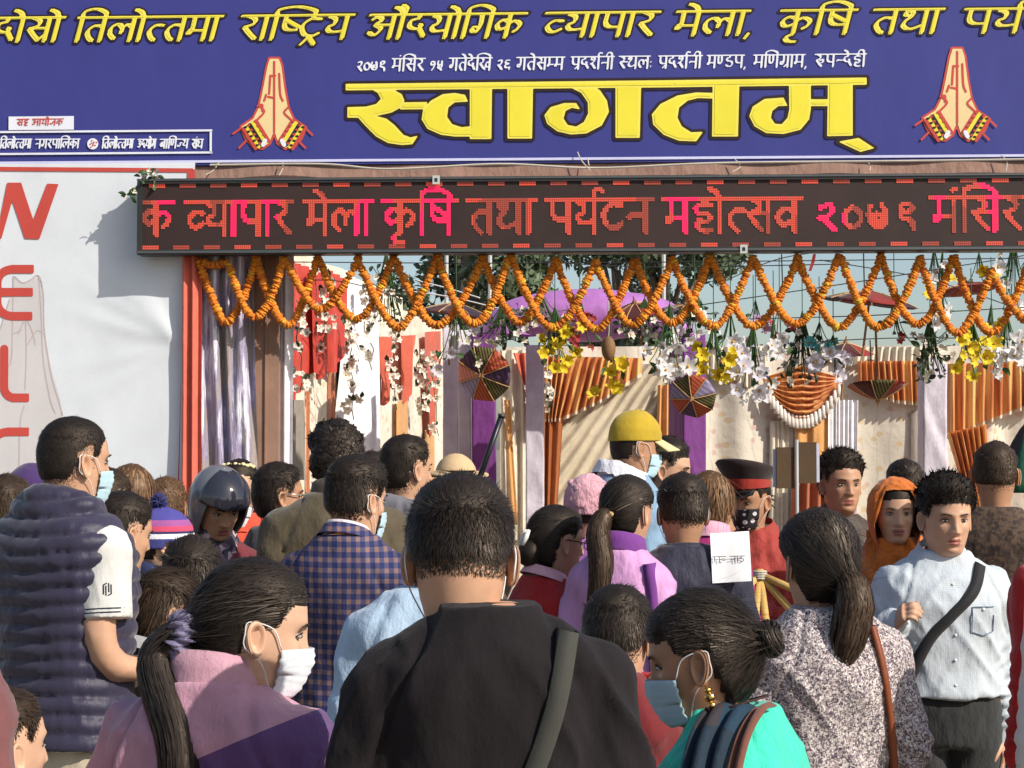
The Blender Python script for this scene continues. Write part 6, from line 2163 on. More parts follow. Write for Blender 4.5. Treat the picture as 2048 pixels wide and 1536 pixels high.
# ---- middle
LILC = cloth('lilac_jacket_cloth', srgb(204, 150, 196), .65, wrinkle=.8)
P18 = person(1108, 1006, 6.3, -58, 'woman in red cardigan with a white clip in her bun', fem=1, sw=.17, tone=0, hy=-8, hp=-6, hair='tie', hkw=dict(TIED, n=2600, thick=.017, nape=-.09), top=('cardigan', cloth('red_wool', srgb(168, 40, 40), .9)), infl=.022, collar='shirt', cmat=cloth('pink_collar', srgb(222, 170, 180)), seed=18)
glasses(P18, plain('black_glasses', (.02, .02, .02, 1), .3))
set_tone(part_ell(P18, 'bun', (0, -.1, -.045), (.052, .045, .05), HB, bumpy=.08), .8)
m = MB()
for x_ in (-.012, .012):
    m.tube(P18['T'](np.array([(x_ + .02, -.128, .035), (x_ + .022, -.137, .01), (x_ + .018, -.146, -.02)])), [.006, .009, .006], 8)
m.build('hair_clip', plain('white_plastic', (.8, .78, .72, 1), .4), P18['root'], True)
DEN = cloth('pale_denim', srgb(126, 154, 178), .8, wrinkle=1.0, wscale=9)
P19 = person(1262, 818, 6.9, -64, 'man in yellow cap and pale denim jacket with white fleece collar', sw=.215, tone=1, hy=-8, hp=-8, lean=.06, hair='crop', hkw=HAT, top=DEN, infl=.034, collar='fleece', cmat=cloth('white_fleece', srgb(214, 214, 220), .95, wrinkle=1.2), mask=M_BLUE, headgear=.028, folds=1.5, seed=19, neck=.045)
YC = cloth('mustard_cap', srgb(176, 148, 36), .8, wrinkle=.3)
shell(P19, lambda a: .022 + .014 * math.sin(a), lambda a, t: .008 + .017 * np.sin(t * 1.5) ** 1.5 + .006 * max(0, math.sin(a)) * t, 'cap', YC)
br = np.zeros((15, 8, 3))
for i_, u_ in enumerate(np.linspace(-1.05, 1.05, 15)):
    for k_, e_ in enumerate(np.linspace(0, 1, 8)):
        br[i_, k_] = (.08 * math.sin(u_) * (1 - .04 * e_), .096 * math.cos(u_) + .002 + .085 * e_ * math.cos(u_ * .72), .046 - .03 * e_ - .016 * u_ * u_)
o = MB().grid(P19['T'](br)).build('cap_brim', cloth('pale_yellow_brim', srgb(206, 192, 140)), P19['root'], True); o.modifiers.new('thick', 'SOLIDIFY').thickness = .004
part_ell(P19, 'cap_button', (0, -.012, .141), (.008, .008, .005), YC)
P20 = person(1326, 868, 7.3, -104, 'man in brown jacket in profile beside the yellow cap', sw=.2, tone=0, hp=-8, hair='crop', hkw=dict(CROP, thick=.017), top=cloth('dark_brown_jacket', srgb(74, 58, 46), .7), collar='stand', seed=20)
P21 = person(1247, 945, 6.1, -22, 'woman in lilac jacket with long straight ponytail', fem=1, sw=.17, tone=0, hy=-18, hp=-8, hair='tie', hkw=dict(TIED, n=2800, tie=(0, -.12, -.03), thick=.014), top=LILC, infl=.026, collar='stand', cmat=cloth('purple_trim', srgb(112, 56, 130)), seed=21)
T = P21['T']
path = T(np.array([(0, -.1, -.025), (-.004, -.128, -.032), (-.01, -.14, -.09), (-.02, -.14, -.18)]))
v, f = lock_bundle(np.vstack([path, path[-1] + np.array([[-.01, 0, -.14], [-.015, .0, -.26]])]), [.02, .032, .038, .04, .036, .014], 300, .3, .003, 9)
set_tone(MB().add(v, f).build('ponytail', HBR, P21['root'], True), BUNDLE_TONE[0])
for x_ in (-.022, .02):
    part_ell(P21, 'hair_clip', (x_, -.122, -.018), (.012, .008, .009), plain('tan_clip', srgb(214, 176, 120), .4))
z_ = P21['zs']
strap(P21, [(.12, z_), (.135, z_ - .1), (.14, z_ - .25), (.14, z_ - .4)], -1, .03, cloth('purple_trim', srgb(112, 56, 130)), 'sleeve_panel')
P21b = person(1176, 946, 6.75, -12, 'person in pink knitted cap and purple jacket beside the long ponytail', fem=1, s=.95, sw=.155, hair='crop', hkw=HAT, hmat=HBR, top=cloth('violet_jacket', srgb(150, 92, 160), .7), headgear=.022, seed=54)
shell(P21b, lambda a: .005 + .025 * math.sin(a), .018, 'knitted_cap', cloth('pink_knit', srgb(214, 160, 170), .95, wrinkle=1.0, wscale=40), bumpy=.004)
part_ell(P21b, 'cap_knot', (-.06, -.04, .1), (.016, .016, .014), cloth('pink_knit', srgb(214, 160, 170)))
NAVY = cloth('navy_nylon', srgb(40, 40, 56), .6, wrinkle=.8)
P22 = person(1366, 941, 6.2, 2, 'man in navy jacket with cropped hair beside the white paper', sw=.195, tone=1, hp=-6, hair='crop', hkw=dict(FADE, nape=-.045, n=3600, thick=.014), top=NAVY, infl=.026, collar='crew', seed=22, mask=M_WHITE, neck=.05)
P24 = person(1420, 939, 7.05, -16, 'woman with brown hair and pink collar behind the navy jacket', fem=1, sw=.16, hair='down', hkw=dict(LONG, n=1800), hmat=HLB, top=cloth('magenta_jacket', srgb(166, 44, 110)), collar='stand', cmat=cloth('pale_pink_knit', srgb(222, 160, 180)), seed=24)
P23 = person(1503, 914, 7.4, 142, 'woman in rust red jacket, dotted black mask and peaked cap with red band', fem=1, sw=.17, tone=1, hp=-10, hair='tie', hkw=dict(TIED, thick=.008), headgear=.06, mask=M_DOTS, top=cloth('rust_red_jacket', srgb(158, 58, 50), .7, wrinkle=.9), infl=.022, collar='shirt', folds=1.4, seed=23, armL=((.05, .06, -.25), (-.04, .22, -.2)))
m = MB(); r = np.random.default_rng(6)
for q in range(16):
    dv = r.normal(size=3) * .5 + np.array([.2, -1, 0]); dv /= np.linalg.norm(dv)
    c = np.array([0, -.1, -.02]); m.tube(P23['T'](np.array([c, c + dv * .04, c + dv * .075 + np.array([0, 0, -.02])])), [.008, .006, .001], 5)
set_tone(m.build('hair_tuft', HB, P23['root'], True), 1.0)
P23b = person(1442, 984, 8.0, 160, 'person in navy uniform with pale shoulder marks behind the dotted mask', sw=.2, tone=1, hair='crop', hkw=CROP, top=('uniform', cloth('navy_uniform', srgb(26, 26, 48), .8)), seed=55)
for sd in (-1, 1):
    MB().box((sd * .09 - .035, -.05, P23b['zs'] + .034), (sd * .09 + .035, .02, P23b['zs'] + .042)).build('shoulder_mark', plain('pale_mark', (.6, .6, .62, 1), .6), P23b['root'])
CAPD = cloth('black_cap_cloth', srgb(44, 32, 29), .8, wrinkle=.2)
a_ = np.linspace(0, 2 * np.pi, 44, endpoint=False)
def cap_ring(rx, ry, z, tilt=.0):
    return np.stack([rx * np.cos(a_), ry * np.sin(a_) - .004, z + tilt * np.sin(a_)], 1)
def ringstack(rows):
    return np.transpose(np.array(rows), (1, 0, 2))
CB = .01
MB().grid(P23['T'](ringstack([cap_ring(.085, .104, .046 + CB, .012), cap_ring(.087, .106, .058 + CB, .014), cap_ring(.088, .108, .08 + CB, .022)])), 0, True).build('cap_band', cloth('red_cap_band', srgb(160, 50, 40)), P23['root'], True)
MB().grid(P23['T'](ringstack([cap_ring(.088, .108, .0801 + CB, .022), cap_ring(.112, .13, .112 + CB, .046), cap_ring(.12, .14, .13 + CB, .052), cap_ring(.112, .132, .138 + CB, .052), cap_ring(.06, .07, .138 + CB, .026), cap_ring(.002, .002, .138 + CB)])), 0, True).build('cap_crown', CAPD, P23['root'], True)
br = np.zeros((15, 5, 3))
for i_, u_ in enumerate(np.linspace(-1.0, 1.0, 15)):
    for k_, e_ in enumerate(np.linspace(0, 1, 5)):
        br[i_, k_] = (.085 * math.sin(u_), .102 * math.cos(u_) + .05 * e_ * math.cos(u_ * .9), .064 - .022 * e_)
o = MB().grid(P23['T'](br)).build('cap_peak', plain('black_patent', (.012, .012, .012, 1), .2), P23['root'], True); o.modifiers.new('thick', 'SOLIDIFY').thickness = .003

# ---- right side
P25 = person(1682, 892, 7.4, 192, 'young man with swept-up hair in dark brown jacket', sw=.19, tone=1, hp=-2, hair='crop', hkw=dict(thick=.015, nape=-.06, front=.07, L=.03, n=2600, w=.0022, top=2.6, lump=.004, lift=.32), top=cloth('brown_leather_jacket', srgb(66, 52, 42), .5, wrinkle=.9), collar='shirt', cmat=cloth('check_shirt_collar', srgb(176, 150, 150)), infl=.024, folds=1.3, seed=25)
ORG = cloth('orange_cotton', srgb(196, 104, 34), .8, wrinkle=.9)
P26 = person(1790, 952, 6.9, 176, 'woman wrapped in orange shawl and orange dress', fem=1, sw=.17, tone=0, hp=-4, hair='tie', hkw=dict(TIED, front=.058), top=('dress', ORG), hem=.3, bottom=ORG, skirt=True, headgear=.024, collar='scarf', cmat=ORG, seed=26)
shell(P26, lambda a: np.interp(math.sin(a), [-1, 0, .3, .5, .75, 1], [-.12, -.12, -.11, -.04, .075, .082]), lambda a, t: .018 + .02 * (1 - t) * (math.sin(a) < .6), 'shawl', ORG, bumpy=.004)
P27 = person(1808, 916, 8.6, 8, 'black-haired person behind the orange shawl', hair='crop', hkw=CROP, top=cloth('dark_grey_jacket', srgb(50, 50, 56)), seed=56)
SHIRT = denim_check('pale_grid_shirt', srgb(190, 196, 199), srgb(170, 182, 192), 150.0)
P28 = person(1888, 939, 5.9, 183, 'man in pale blue shirt with black sling strap and dark jeans', sw=.2, tone=0, hy=4, hp=-6, hair='crop', bulk=1.05,
             hkw=dict(thick=.02, nape=-.06, front=.062, L=.034, n=3000, w=.002, top=1.9, lump=.004, lift=.22), top=('shirt', SHIRT), infl=.024, hem=.545, collar='shirt', cmat=cloth('pale_blue_collar', srgb(184, 194, 204)), vox=.009, folds=1.4,
             bottom=cloth('charcoal_denim', srgb(46, 47, 47), .85, wrinkle=1.0), armR=((.095, -.01, -.24), (.045, .14, -.12)), handR='hold', armL=((.045, -.01, -.29), (.03, .04, -.53)), seed=28, neck=.055)
z_ = P28['zs']
BLS = cloth('black_webbing', srgb(28, 28, 30), .7, wrinkle=.1)
strap(P28, [(-.105, z_ + .012), (-.06, z_ - .07), (.02, z_ - .15), (.09, z_ - .23), (.15, z_ - .36)], 1, .034, BLS)
strap(P28, [(-.105, z_ + .012), (-.06, z_ - .1), (.02, z_ - .2), (.1, z_ - .3), (.15, z_ - .36)], -1, .034, BLS)
me_ = P28['jk'].data
bv_ = BVHTree.FromPolygons([v.co for v in me_.vertices], [tuple(p.vertices) for p in me_.polygons])
def on_front(x, z, off=.003):
    h = bv_.ray_cast(Vector((x, 1.2, z)), Vector((0, -1, 0)))
    return np.array((x, (h[0].y if h[0] else .12) + off, z))
pk = [(-.125, z_ - .12), (-.05, z_ - .12), (-.05, z_ - .2), (-.088, z_ - .212), (-.125, z_ - .2), (-.125, z_ - .12)]
MB().tube(np.array([on_front(*(np.array(a_) * (1 - t_) + np.array(b_) * t_)) for a_, b_ in zip(pk[:-1], pk[1:]) for t_ in (0, .33, .66)]), .0018, 5).build('pocket_seam', cloth('seam_blue', srgb(110, 130, 150)), P28['root'], True)
for q in range(5):
    vv, ff = ellipsoid_arrays(on_front(.004, z_ - .05 - q * .08, .002), (.005, .003, .005), 10, 6)
    MB().add(vv, ff).build('button', plain('pale_button', (.7, .7, .7, 1), .3), P28['root'], True)
vv, ff = ellipsoid_arrays(on_front(-.088, z_ - .128, .002), (.006, .003, .006), 10, 6); MB().add(vv, ff).build('button', plain('pale_button', (.7, .7, .7, 1), .3), P28['root'], True)
P29 = person(1990, 880, 6.6, -18, 'balding man in dark brown patterned shirt beside the orange drape', sw=.21, tone=1, hair='crop', hkw=dict(thick=.006, nape=-.05, front=.075, L=.01, n=2600, top=1.1), hmat=HBR, top=('shirt', speckle('dark_brown_pattern', [srgb(62, 46, 36), srgb(84, 64, 48), srgb(50, 38, 32), srgb(80, 62, 48)], 80)), infl=.024, bottom=cloth('dark_brown_skirt', srgb(56, 42, 34)), seed=29, folds=1.3)
P34 = person(2122, 905, 5.2, 30, 'person in bright red garment beside the dark brown shirt', fem=1, sw=.185, hair='tie', hkw=TIED, top=('blouse', cloth('bright_red_cloth', srgb(186, 30, 26), .75)), bottom=cloth('dark_brown_skirt', srgb(56, 42, 34)), skirt=True, hem=.56, infl=.022, seed=57)
P34b = person(2248, 880, 4.1, 10, 'person in white robe with dark red printed marks', sw=.2, top=('robe', dots_mat('white_robe_print', srgb(214, 208, 204), srgb(126, 36, 40), 9.0, .22)), hem=.1, infl=.05, bottom=cloth('white_skirt', srgb(206, 204, 200)), skirt=True, seed=58, sleeve=1.0)

# ================================================================ garlands, blossoms, parasols, things held up
bpy.context.view_layer.update()
def ruffle(name, r, h, seed, lobes=9):
    rr = np.random.default_rng(seed)
    V, Fc = [], []
    n = 18
    prof = [(0.0, h), (.55, h * .95), (.9, h * .55), (1.0, 0), (.88, -h * .6), (.5, -h), (0.0, -h)]
    for k, (q, z) in enumerate(prof):
        for j in range(n):
            a = 2 * np.pi * j / n
            w = 1 + .16 * math.sin(lobes * a + k * 1.3) * q + rr.normal() * .05
            V.append((r * q * w * math.cos(a), r * q * w * math.sin(a), z + rr.normal() * h * .16))
    for k in range(len(prof) - 1):
        for j in range(n):
            m_ = (j + 1) % n
            Fc.append((k * n + j, k * n + m_, (k + 1) * n + m_, (k + 1) * n + j))
    return mesh(name, V, Fc)
def marigold_mat(name, c):
    t = NT(name)
    nz = t.noise(70, 3)
    r = t.ramp(nz.outputs[0], [(.3, mul(c, .5)), (.55, c)])
    t.l(r.outputs[0], t.p.inputs['Base Color'])
    t.p.inputs['Roughness'].default_value = .75
    t.bump(t.noise(120, 3).outputs[0], .8, .01)
    return t.mat
MG = [marigold_mat('orange_marigold', (.86, .28, .015, 1)), marigold_mat('deep_orange_marigold', (.74, .19, .012, 1)), marigold_mat('yellow_marigold', (.85, .5, .03, 1))]
FLM = []
for k in range(5):
    me = ruffle('marigold', .0212, .0085, 40 + k)
    me.materials.append(MG[0 if k < 3 else (1 if k == 3 else 2)])
    me.polygons.foreach_set('use_smooth', [True] * len(me.polygons))
    FLM.append(me)
peaks = [(398, 522), (456, 530), (512, 514), (568, 516), (637, 514), (717, 514), (787, 514), (875, 512), (965, 512), (1020, 512), (1112, 518), (1190, 522), (1270, 520), (1345, 514), (1420, 512), (1507, 514), (1595, 514), (1678, 512), (1762, 512), (1840, 514), (1908, 514), (1984, 540), (2052, 536), (2130, 520)]
depths = [128, 112, 136, 104, 124, 142, 138, 136, 130, 138, 140, 132, 130, 140, 140, 134, 142, 142, 136, 140, 140, 110, 7]
names_ = ['beside the white banner edge, first of the row', 'over the crumpled grey sheet', 'in front of the brown wooden post', 'in front of the white strip and widest red drape', 'in front of the red drapes', 'in front of the fanned white cloth',
          'over the narrow red drapes', 'in front of the left tree, over the dull lilac pillar', 'in front of the left tree, over the dark parasol', 'over the left end of the purple arch', 'over the yellow blossom bunch and purple arch', 'across the middle of the purple arch', 'over the red hanging parasol', 'over the right end of the purple arch',
          'over the maroon parasol and right tree', 'against the open sky right of the trees', 'over the white blossom spray and swag', 'left of the wide dark parasol', 'across the wide dark parasol', 'right end of the wide dark parasol', 'over the white wrapped pillar', 'over the large orange valance', 'as a short level piece beside the white banner edge']
rg = np.random.default_rng(12)
GOFF = .055
STR = plain('garland_thread', (.3, .12, .03, 1), .9)
for i in range(len(peaks) - 1):
    a, b = (peaks[i], peaks[i + 2]) if i < len(peaks) - 2 else ((406, 524), (454, 524))
    S = np.linspace(0, 1, 60)
    sg = GOFF + .035 * (i % 2)
    pts = []
    for s_ in S:
        x = a[0] + (b[0] - a[0]) * (s_ + .045 * math.sin(2 * math.pi * s_)) + 1.5 * math.sin(i * 2.3 + s_ * 7)
        y = a[1] + (b[1] - a[1]) * s_ + depths[i] * (1 - abs(2 * s_ - 1) ** 2.1)
        u, z = G(x, y, sg)
        pts.append((u, -sg + .01 * math.sin(s_ * 9 + i), z))
    pts = np.array(pts)
    L = np.concatenate([[0], np.cumsum(np.linalg.norm(np.diff(pts, axis=0), axis=1))])
    root = on_gate(empty('marigold_garland', GO))
    tag(root, 'loop of orange marigolds hanging ' + names_[i], 'garland', 'marigold garlands under the message board')
    MB().tube(pts, .004, 5).build('thread', STR, root)
    n = int(L[-1] / .0122)
    for q in range(n + 1):
        l = L[-1] * q / n
        p = np.array([np.interp(l, L, pts[:, c]) for c in range(3)])
        p2 = np.array([np.interp(min(l + .01, L[-1]), L, pts[:, c]) for c in range(3)]); p1 = np.array([np.interp(max(l - .01, 0), L, pts[:, c]) for c in range(3)])
        tg = Vector(p2 - p1)
        k = rg.choice([0, 1, 2, 3, 0, 1, 4 if rg.random() < .25 else 2])
        o = bpy.data.objects.new('marigold', FLM[int(k)])
        C.objects.link(o)
        o.parent = root
        qt = tg.to_track_quat('Z', 'Y')
        o.rotation_mode = 'QUATERNION'
        tilt = Euler((rg.normal() * .13, rg.normal() * .13, rg.uniform(0, 6.28))).to_quaternion()
        o.rotation_quaternion = qt @ tilt
        o.location = Vector(p) + Vector(rg.normal(size=3) * .0016)
        sc = rg.uniform(.84, 1.12); o.scale = (sc, sc, sc)

# ---- blossoms
def blossom(name, n, R_, wd, cup, mat, ctr=None, seed=0):
    rr = np.random.default_rng(seed)
    m = MB()
    for k in range(n):
        a = 2 * np.pi * k / n + rr.normal() * .08
        rows = []
        L_ = R_ * rr.uniform(.9, 1.1)
        for q in np.linspace(0, 1, 6):
            w = wd * math.sin(math.pi * (.12 + .83 * q)) ** .8
            x = L_ * q
            z = cup * R_ * (q ** 1.4) - .25 * cup * R_ * (q > .8) * (q - .8) * 8
            row = []
            for e in (-1, 0, 1):
                row.append((x * math.cos(a) - e * w * math.sin(a), x * math.sin(a) + e * w * math.cos(a), z + abs(e) * w * .28))
            rows.append(row)
        m.grid(np.array(rows))
    v, f = ellipsoid_arrays((0, 0, R_ * .1), (R_ * .13, R_ * .13, R_ * .2), 8, 6)
    m.add(v, f, 1)
    me = m.data(name)
    me.materials.append(mat); me.materials.append(ctr or mat)
    me.polygons.foreach_set('use_smooth', [True] * len(me.polygons))
    return me
WPET = cloth('white_silk_petal', srgb(240, 238, 238), .6, trans=.35, wrinkle=.1)
YPET = cloth('yellow_silk_petal', srgb(232, 206, 46), .6, trans=.25, wrinkle=.1)
LPET = cloth('pale_lilac_petal', srgb(222, 218, 230), .6, trans=.3, wrinkle=.1)
CPET = cloth('cream_petal_silk', srgb(238, 230, 214), .6, trans=.2, wrinkle=.1)
RPET = cloth('pink_red_petal', srgb(178, 60, 66), .6, trans=.2, wrinkle=.1)
PIST = plain('flower_heart', srgb(206, 160, 40), .7)
GLF = plain('silk_leaf', (.05, .11, .03, 1), .55, var=.3)
DGL = plain('dark_ivy_leaf', (.035, .05, .022, 1), .55, var=.3)
BL = {'w': [blossom('white_blossom', 6, .072, .021, .45, WPET, PIST, 1), blossom('white_blossom', 6, .066, .02, .6, WPET, PIST, 2)],
      'y': [blossom('yellow_blossom', 6, .07, .02, .7, YPET, PIST, 3), blossom('yellow_blossom', 5, .062, .024, 1.0, YPET, PIST, 4)],
      'l': [blossom('pale_blossom', 5, .066, .024, .6, LPET, PIST, 5)], 'c': [blossom('small_blossom', 5, .034, .013, .5, CPET, PIST, 6)],
      'r': [blossom('red_blossom', 5, .03, .011, .7, RPET, PIST, 7)]}
def leaf_mesh(name, L_, W_, mat, seed):
    rows = []
    for q in np.linspace(0, 1, 6):
        w = W_ * math.sin(math.pi * (.05 + .93 * q))
        rows.append([(-w, L_ * q, .15 * L_ * math.sin(q * 2.6) + w * .3), (0, L_ * q, .15 * L_ * math.sin(q * 2.6)), (w, L_ * q, .15 * L_ * math.sin(q * 2.6) + w * .3)])
    me = MB().grid(np.array(rows)).data(name); me.materials.append(mat)
    return me
LF = [leaf_mesh('leaf', .085, .02, GLF, 1), leaf_mesh('leaf', .055, .018, DGL, 2)]
def bunch(px, py, d, w, h, nb, kinds, label, leaves=8, lk=0, up=.12, seed=0, sc=1.0, face=.6):
    r_ = np.random.default_rng(seed + int(px))
    c = at(px, py, d)
    root = empty('flower_bunch', c)
    tag(root, label, 'flowers', 'silk flowers hung inside the gate')
    m = MB()
    sw_, sh_ = w * d / F / 2, h * d / F / 2
    for q in range(nb + leaves):
        p = np.array([r_.uniform(-1, 1) * sw_, r_.uniform(-.16, .12), r_.uniform(-1, 1) * sh_])
        if q < nb:
            kd = kinds[q % len(kinds)]
            me = BL[kd][q % len(BL[kd])]
        else:
            me = LF[lk]
        o = bpy.data.objects.new('blossom' if q < nb else 'leaf', me); C.objects.link(o); o.parent = root
        o.location = p
        dv = Vector((r_.normal() * .6 + .45, -face - abs(r_.normal()) * .5, r_.normal() * .5)) if q < nb else Vector((r_.normal(), r_.normal(), r_.normal()))
        o.rotation_mode = 'QUATERNION'
        o.rotation_quaternion = dv.to_track_quat('Z', 'Y') @ Euler((0, 0, r_.uniform(0, 6.28))).to_quaternion()
        s_ = sc * r_.uniform(.6, 1.05); o.scale = (s_, s_, s_)
        m.tube(catmull([(0, .02, sh_ + up), (p[0] * .5, .03, max(p[2], 0) * .6 + .03), p + np.array([0, .012, 0])], 4), .003, 4)
    m.tube([(0, .02, sh_ + up), (0, .02, sh_ + up + .15), (0, .02, sh_ + up + .3)], .003, 4)
    m.build('stalk', GLF, root)
    return root
bunch(1110, 695, 11.6, 100, 90, 17, 'y', 'yellow silk blossom bunch over the first pleated valance', 9)
bunch(1222, 765, 11.6, 70, 70, 5, 'y', 'few drooping yellow silk blossoms below the brown gourd', 3, up=.2)
bunch(1340, 700, 11.4, 110, 110, 19, 'w', 'dense white silk blossom bunch above the right purple pillar', 8)
bunch(1428, 718, 11.5, 60, 70, 10, 'y', 'yellow silk daffodils next to the dense white bunch', 6)
bunch(1462, 690, 11.7, 70, 60, 8, 'w', 'small white silk blossom bunch behind the yellow daffodils', 5)
bunch(1508, 740, 11.5, 80, 120, 16, 'wl', 'trailing white and pale lilac blossoms left of the swag', 5)
bunch(1548, 700, 11.6, 46, 60, 6, 'w', 'white silk blossoms above the left corner of the swag', 4)
bunch(1668, 730, 11.8, 110, 50, 10, 'l', 'pale lilac blossoms above the right side of the swag', 3)
bunch(1945, 712, 11.3, 84, 86, 17, 'y', 'yellow silk blossom bunch in front of the large orange valance', 6)
bunch(2016, 706, 11.4, 80, 90, 15, 'w', 'white silk blossom bunch beside the large orange valance', 5)
bunch(1985, 668, 11.6, 50, 50, 6, 'yw', 'mixed yellow and white blossoms above the large orange valance', 4)
bunch(1870, 560, 11.8, 60, 60, 7, 'yw', 'loose yellow and white blossoms hanging against the sky', 4, sc=.8)
bunch(1960, 560, 11.9, 56, 40, 5, 'y', 'yellow blossoms above the red rimmed parasol', 3, sc=.9)
bunch(1888, 590, 11.7, 50, 120, 9, 'w', 'white blossom spray left of the red rimmed parasol', 4, sc=.8)
bunch(2030, 580, 11.7, 70, 150, 12, 'cw', 'cream and white sprig trailing over the last garland', 8, sc=.9)
bunch(1160, 664, 11.7, 60, 70, 22, 'r', 'twiggy red blossom cluster beside the yellow bunch', 6)
bunch(912, 690, 11.8, 90, 110, 9, 'cl', 'cream rosettes hanging over the dull lilac pillar', 4)
bunch(1008, 664, 11.9, 110, 60, 10, 'c', 'dark ivy sprig with tiny cream flowers over the left arch pillar', 42, 1)
bunch(1080, 640, 12.0, 120, 50, 16, 'c', 'ivy with cream flowers along the purple arch', 40, 1)
bunch(1290, 655, 12.0, 120, 46, 14, 'c', 'ivy sprig across the underside of the purple arch', 44, 1)
bunch(1390, 640, 12.0, 90, 60, 12, 'cw', 'ivy and small white flowers over the right arch pillar', 38, 1)
bunch(1606, 712, 11.9, 80, 110, 14, 'c', 'brown green ivy trailing over the swag', 50, 1)
bunch(1862, 712, 11.9, 66, 100, 18, 'c', 'white dotted ivy on top of the white wrapped pillar', 48, 1)
bunch(772, 590, 11.9, 70, 110, 12, 'c', 'dark ivy with pale flowers above the narrow red drapes', 50, 1)
bunch(1560, 660, 11.9, 60, 40, 5, 'r', 'pinkish ribbon flowers hanging in the open sky', 2, sc=1.3)
bunch(1790, 660, 11.9, 60, 60, 6, 'r', 'small pink blossoms dangling under the wide dark parasol', 5)
BL['t'] = [blossom('teal_blossom', 6, .05, .016, .6, cloth('teal_silk', srgb(86, 176, 172), .6, trans=.2), PIST, 8)]
bunch(1640, 690, 11.8, 60, 20, 6, 't', 'teal ribbon rosettes on the top edge of the back wall', 2)
BL['p'] = [blossom('lilac_rosette', 6, .05, .016, .6, cloth('pink_lilac_silk', srgb(206, 160, 196), .6, trans=.2), PIST, 9)]
bunch(1512, 650, 11.9, 60, 30, 6, 'p', 'pink lilac ribbons beside the open sky', 2)
def vine(px, y0_, y1_, vp, off, label, n=26, wx=14, kinds='c', seed=0):
    r_ = np.random.default_rng(seed + int(px))
    a, b = np.array(vp.p(px, y0_, off)), np.array(vp.p(px + 6, y1_, off))
    root = empty('flower_vine', Vector(b)); tag(root, label, 'flowers', 'flower strings on the cloth walls')
    pts = np.array([a * (1 - t) + b * t + np.array([r_.normal() * .015, 0, 0]) for t in np.linspace(0, 1, 9)]) - b
    MB().tube(catmull(pts, 4), .004, 5).build('stem', GLF, root)
    dpt = (Vector(b)).y
    for q in range(n):
        t = r_.random()
        p = (a * (1 - t) + b * t) - b + np.array([r_.normal() * wx * dpt / F * .5, -.03 - abs(r_.normal()) * .02, 0])
        for nm, me in (('blossom', BL[kinds[q % len(kinds)]][0]),) + ((('leaf', LF[1]),) if q % 2 else ()):
            o = bpy.data.objects.new(nm, me); C.objects.link(o); o.parent = root
            o.location = p + r_.normal(size=3) * .01
            o.rotation_mode = 'QUATERNION'
            o.rotation_quaternion = Vector((r_.normal() * .6 + .4, -1, r_.normal() * .5)).to_track_quat('Z', 'Y')
            s_ = r_.uniform(.7, 1.2); o.scale = (s_, s_, s_)
vine(648, 540, 700, LWALL, .2, 'white flower string beside the short red drape', 26)
vine(598, 600, 780, LWALL, .16, 'white flower string down the widest red drape', 18)
vine(698, 640, 840, LWALL, .17, 'white flower string along the fanned cloth edge', 30)
vine(734, 580, 740, LWALL, .18, 'pale flower string in the middle of the fanned cloth', 22)
vine(786, 640, 820, LWALL, .14, 'green and white flower string between the narrow red drapes', 22)
vine(840, 700, 830, LWALL, .14, 'white flower string left of the longest narrow red drape', 30)
vine(868, 700, 872, LWALL, .14, 'white flower string on the longest narrow red drape', 26)
vine(1066, 730, 860, BWALL, .5, 'white flower string on the rust drape', 26)
vine(1090, 700, 830, BWALL, .5, 'white flower string on the pale pillar edge', 22, 8)

# ---- paper parasols
def parasol(px, py, d, rad, look, spin, cols, label, rise=.32, shaft=.35):
    """look: where the outside of the canopy points"""
    c = at(px, py, d)
    root = empty('paper_parasol', c)
    root.rotation_mode = 'QUATERNION'
    root.rotation_quaternion = Vector(look).to_track_quat('Z', 'Y') @ Euler((0, 0, spin)).to_quaternion()
    tag(root, label, 'parasol', 'paper parasols hung inside the gate')
    n = 8
    for k in range(n):
        a0, a1 = 2 * np.pi * k / n, 2 * np.pi * (k + 1) / n
        rows = []
        for q in np.linspace(0.03, 1, 7):
            row = []
            for e in np.linspace(0.02, .98, 5):
                a = a0 + (a1 - a0) * e
                sg = 1 - .05 * math.sin(math.pi * e) * q
                row.append((rad * q * sg * math.cos(a), rad * q * sg * math.sin(a), rise * rad * (1 - q ** 1.5) - .02 * rad * math.sin(math.pi * e) * q))
            rows.append(row)
        o = MB().grid(np.array(rows)).build('panel', cols[k % len(cols)], root, True)
        o.modifiers.new('thick', 'SOLIDIFY').thickness = .003
        MB().tube([(rad * q * math.cos(a0), rad * q * math.sin(a0), rise * rad * (1 - q ** 1.5) + .002) for q in (.03, .3, .6, .85, 1.03)], .0035, 5).build('rib', plain('bamboo_rib', srgb(196, 160, 110), .6), root)
    MB().tube([(0, 0, rise * rad + .05), (0, 0, rise * rad), (0, 0, -shaft * .5), (0, 0, -shaft)], [.004, .008, .008, .008], 7).build('handle', WOOD, root)
    MB().tube([(0, 0, rise * rad - .01), (0, 0, rise * rad + .012), (0, 0, rise * rad + .025)], [.02, .016, .004], 10).build('hub', WOOD, root)
    return root
def striped(name, c1, c2, f):
    t = NT(name)
    w = t.n('ShaderNodeTexWave'); w.inputs['Scale'].default_value = f; w.inputs['Distortion'].default_value = .4
    t.l(t.coords('Object'), w.inputs['Vector'])
    r = t.ramp(w.outputs['Color'], [(.35, c1), (.5, c2)])
    t.l(r.outputs[0], t.p.inputs['Base Color']); t.p.inputs['Roughness'].default_value = .7
    return t.mat
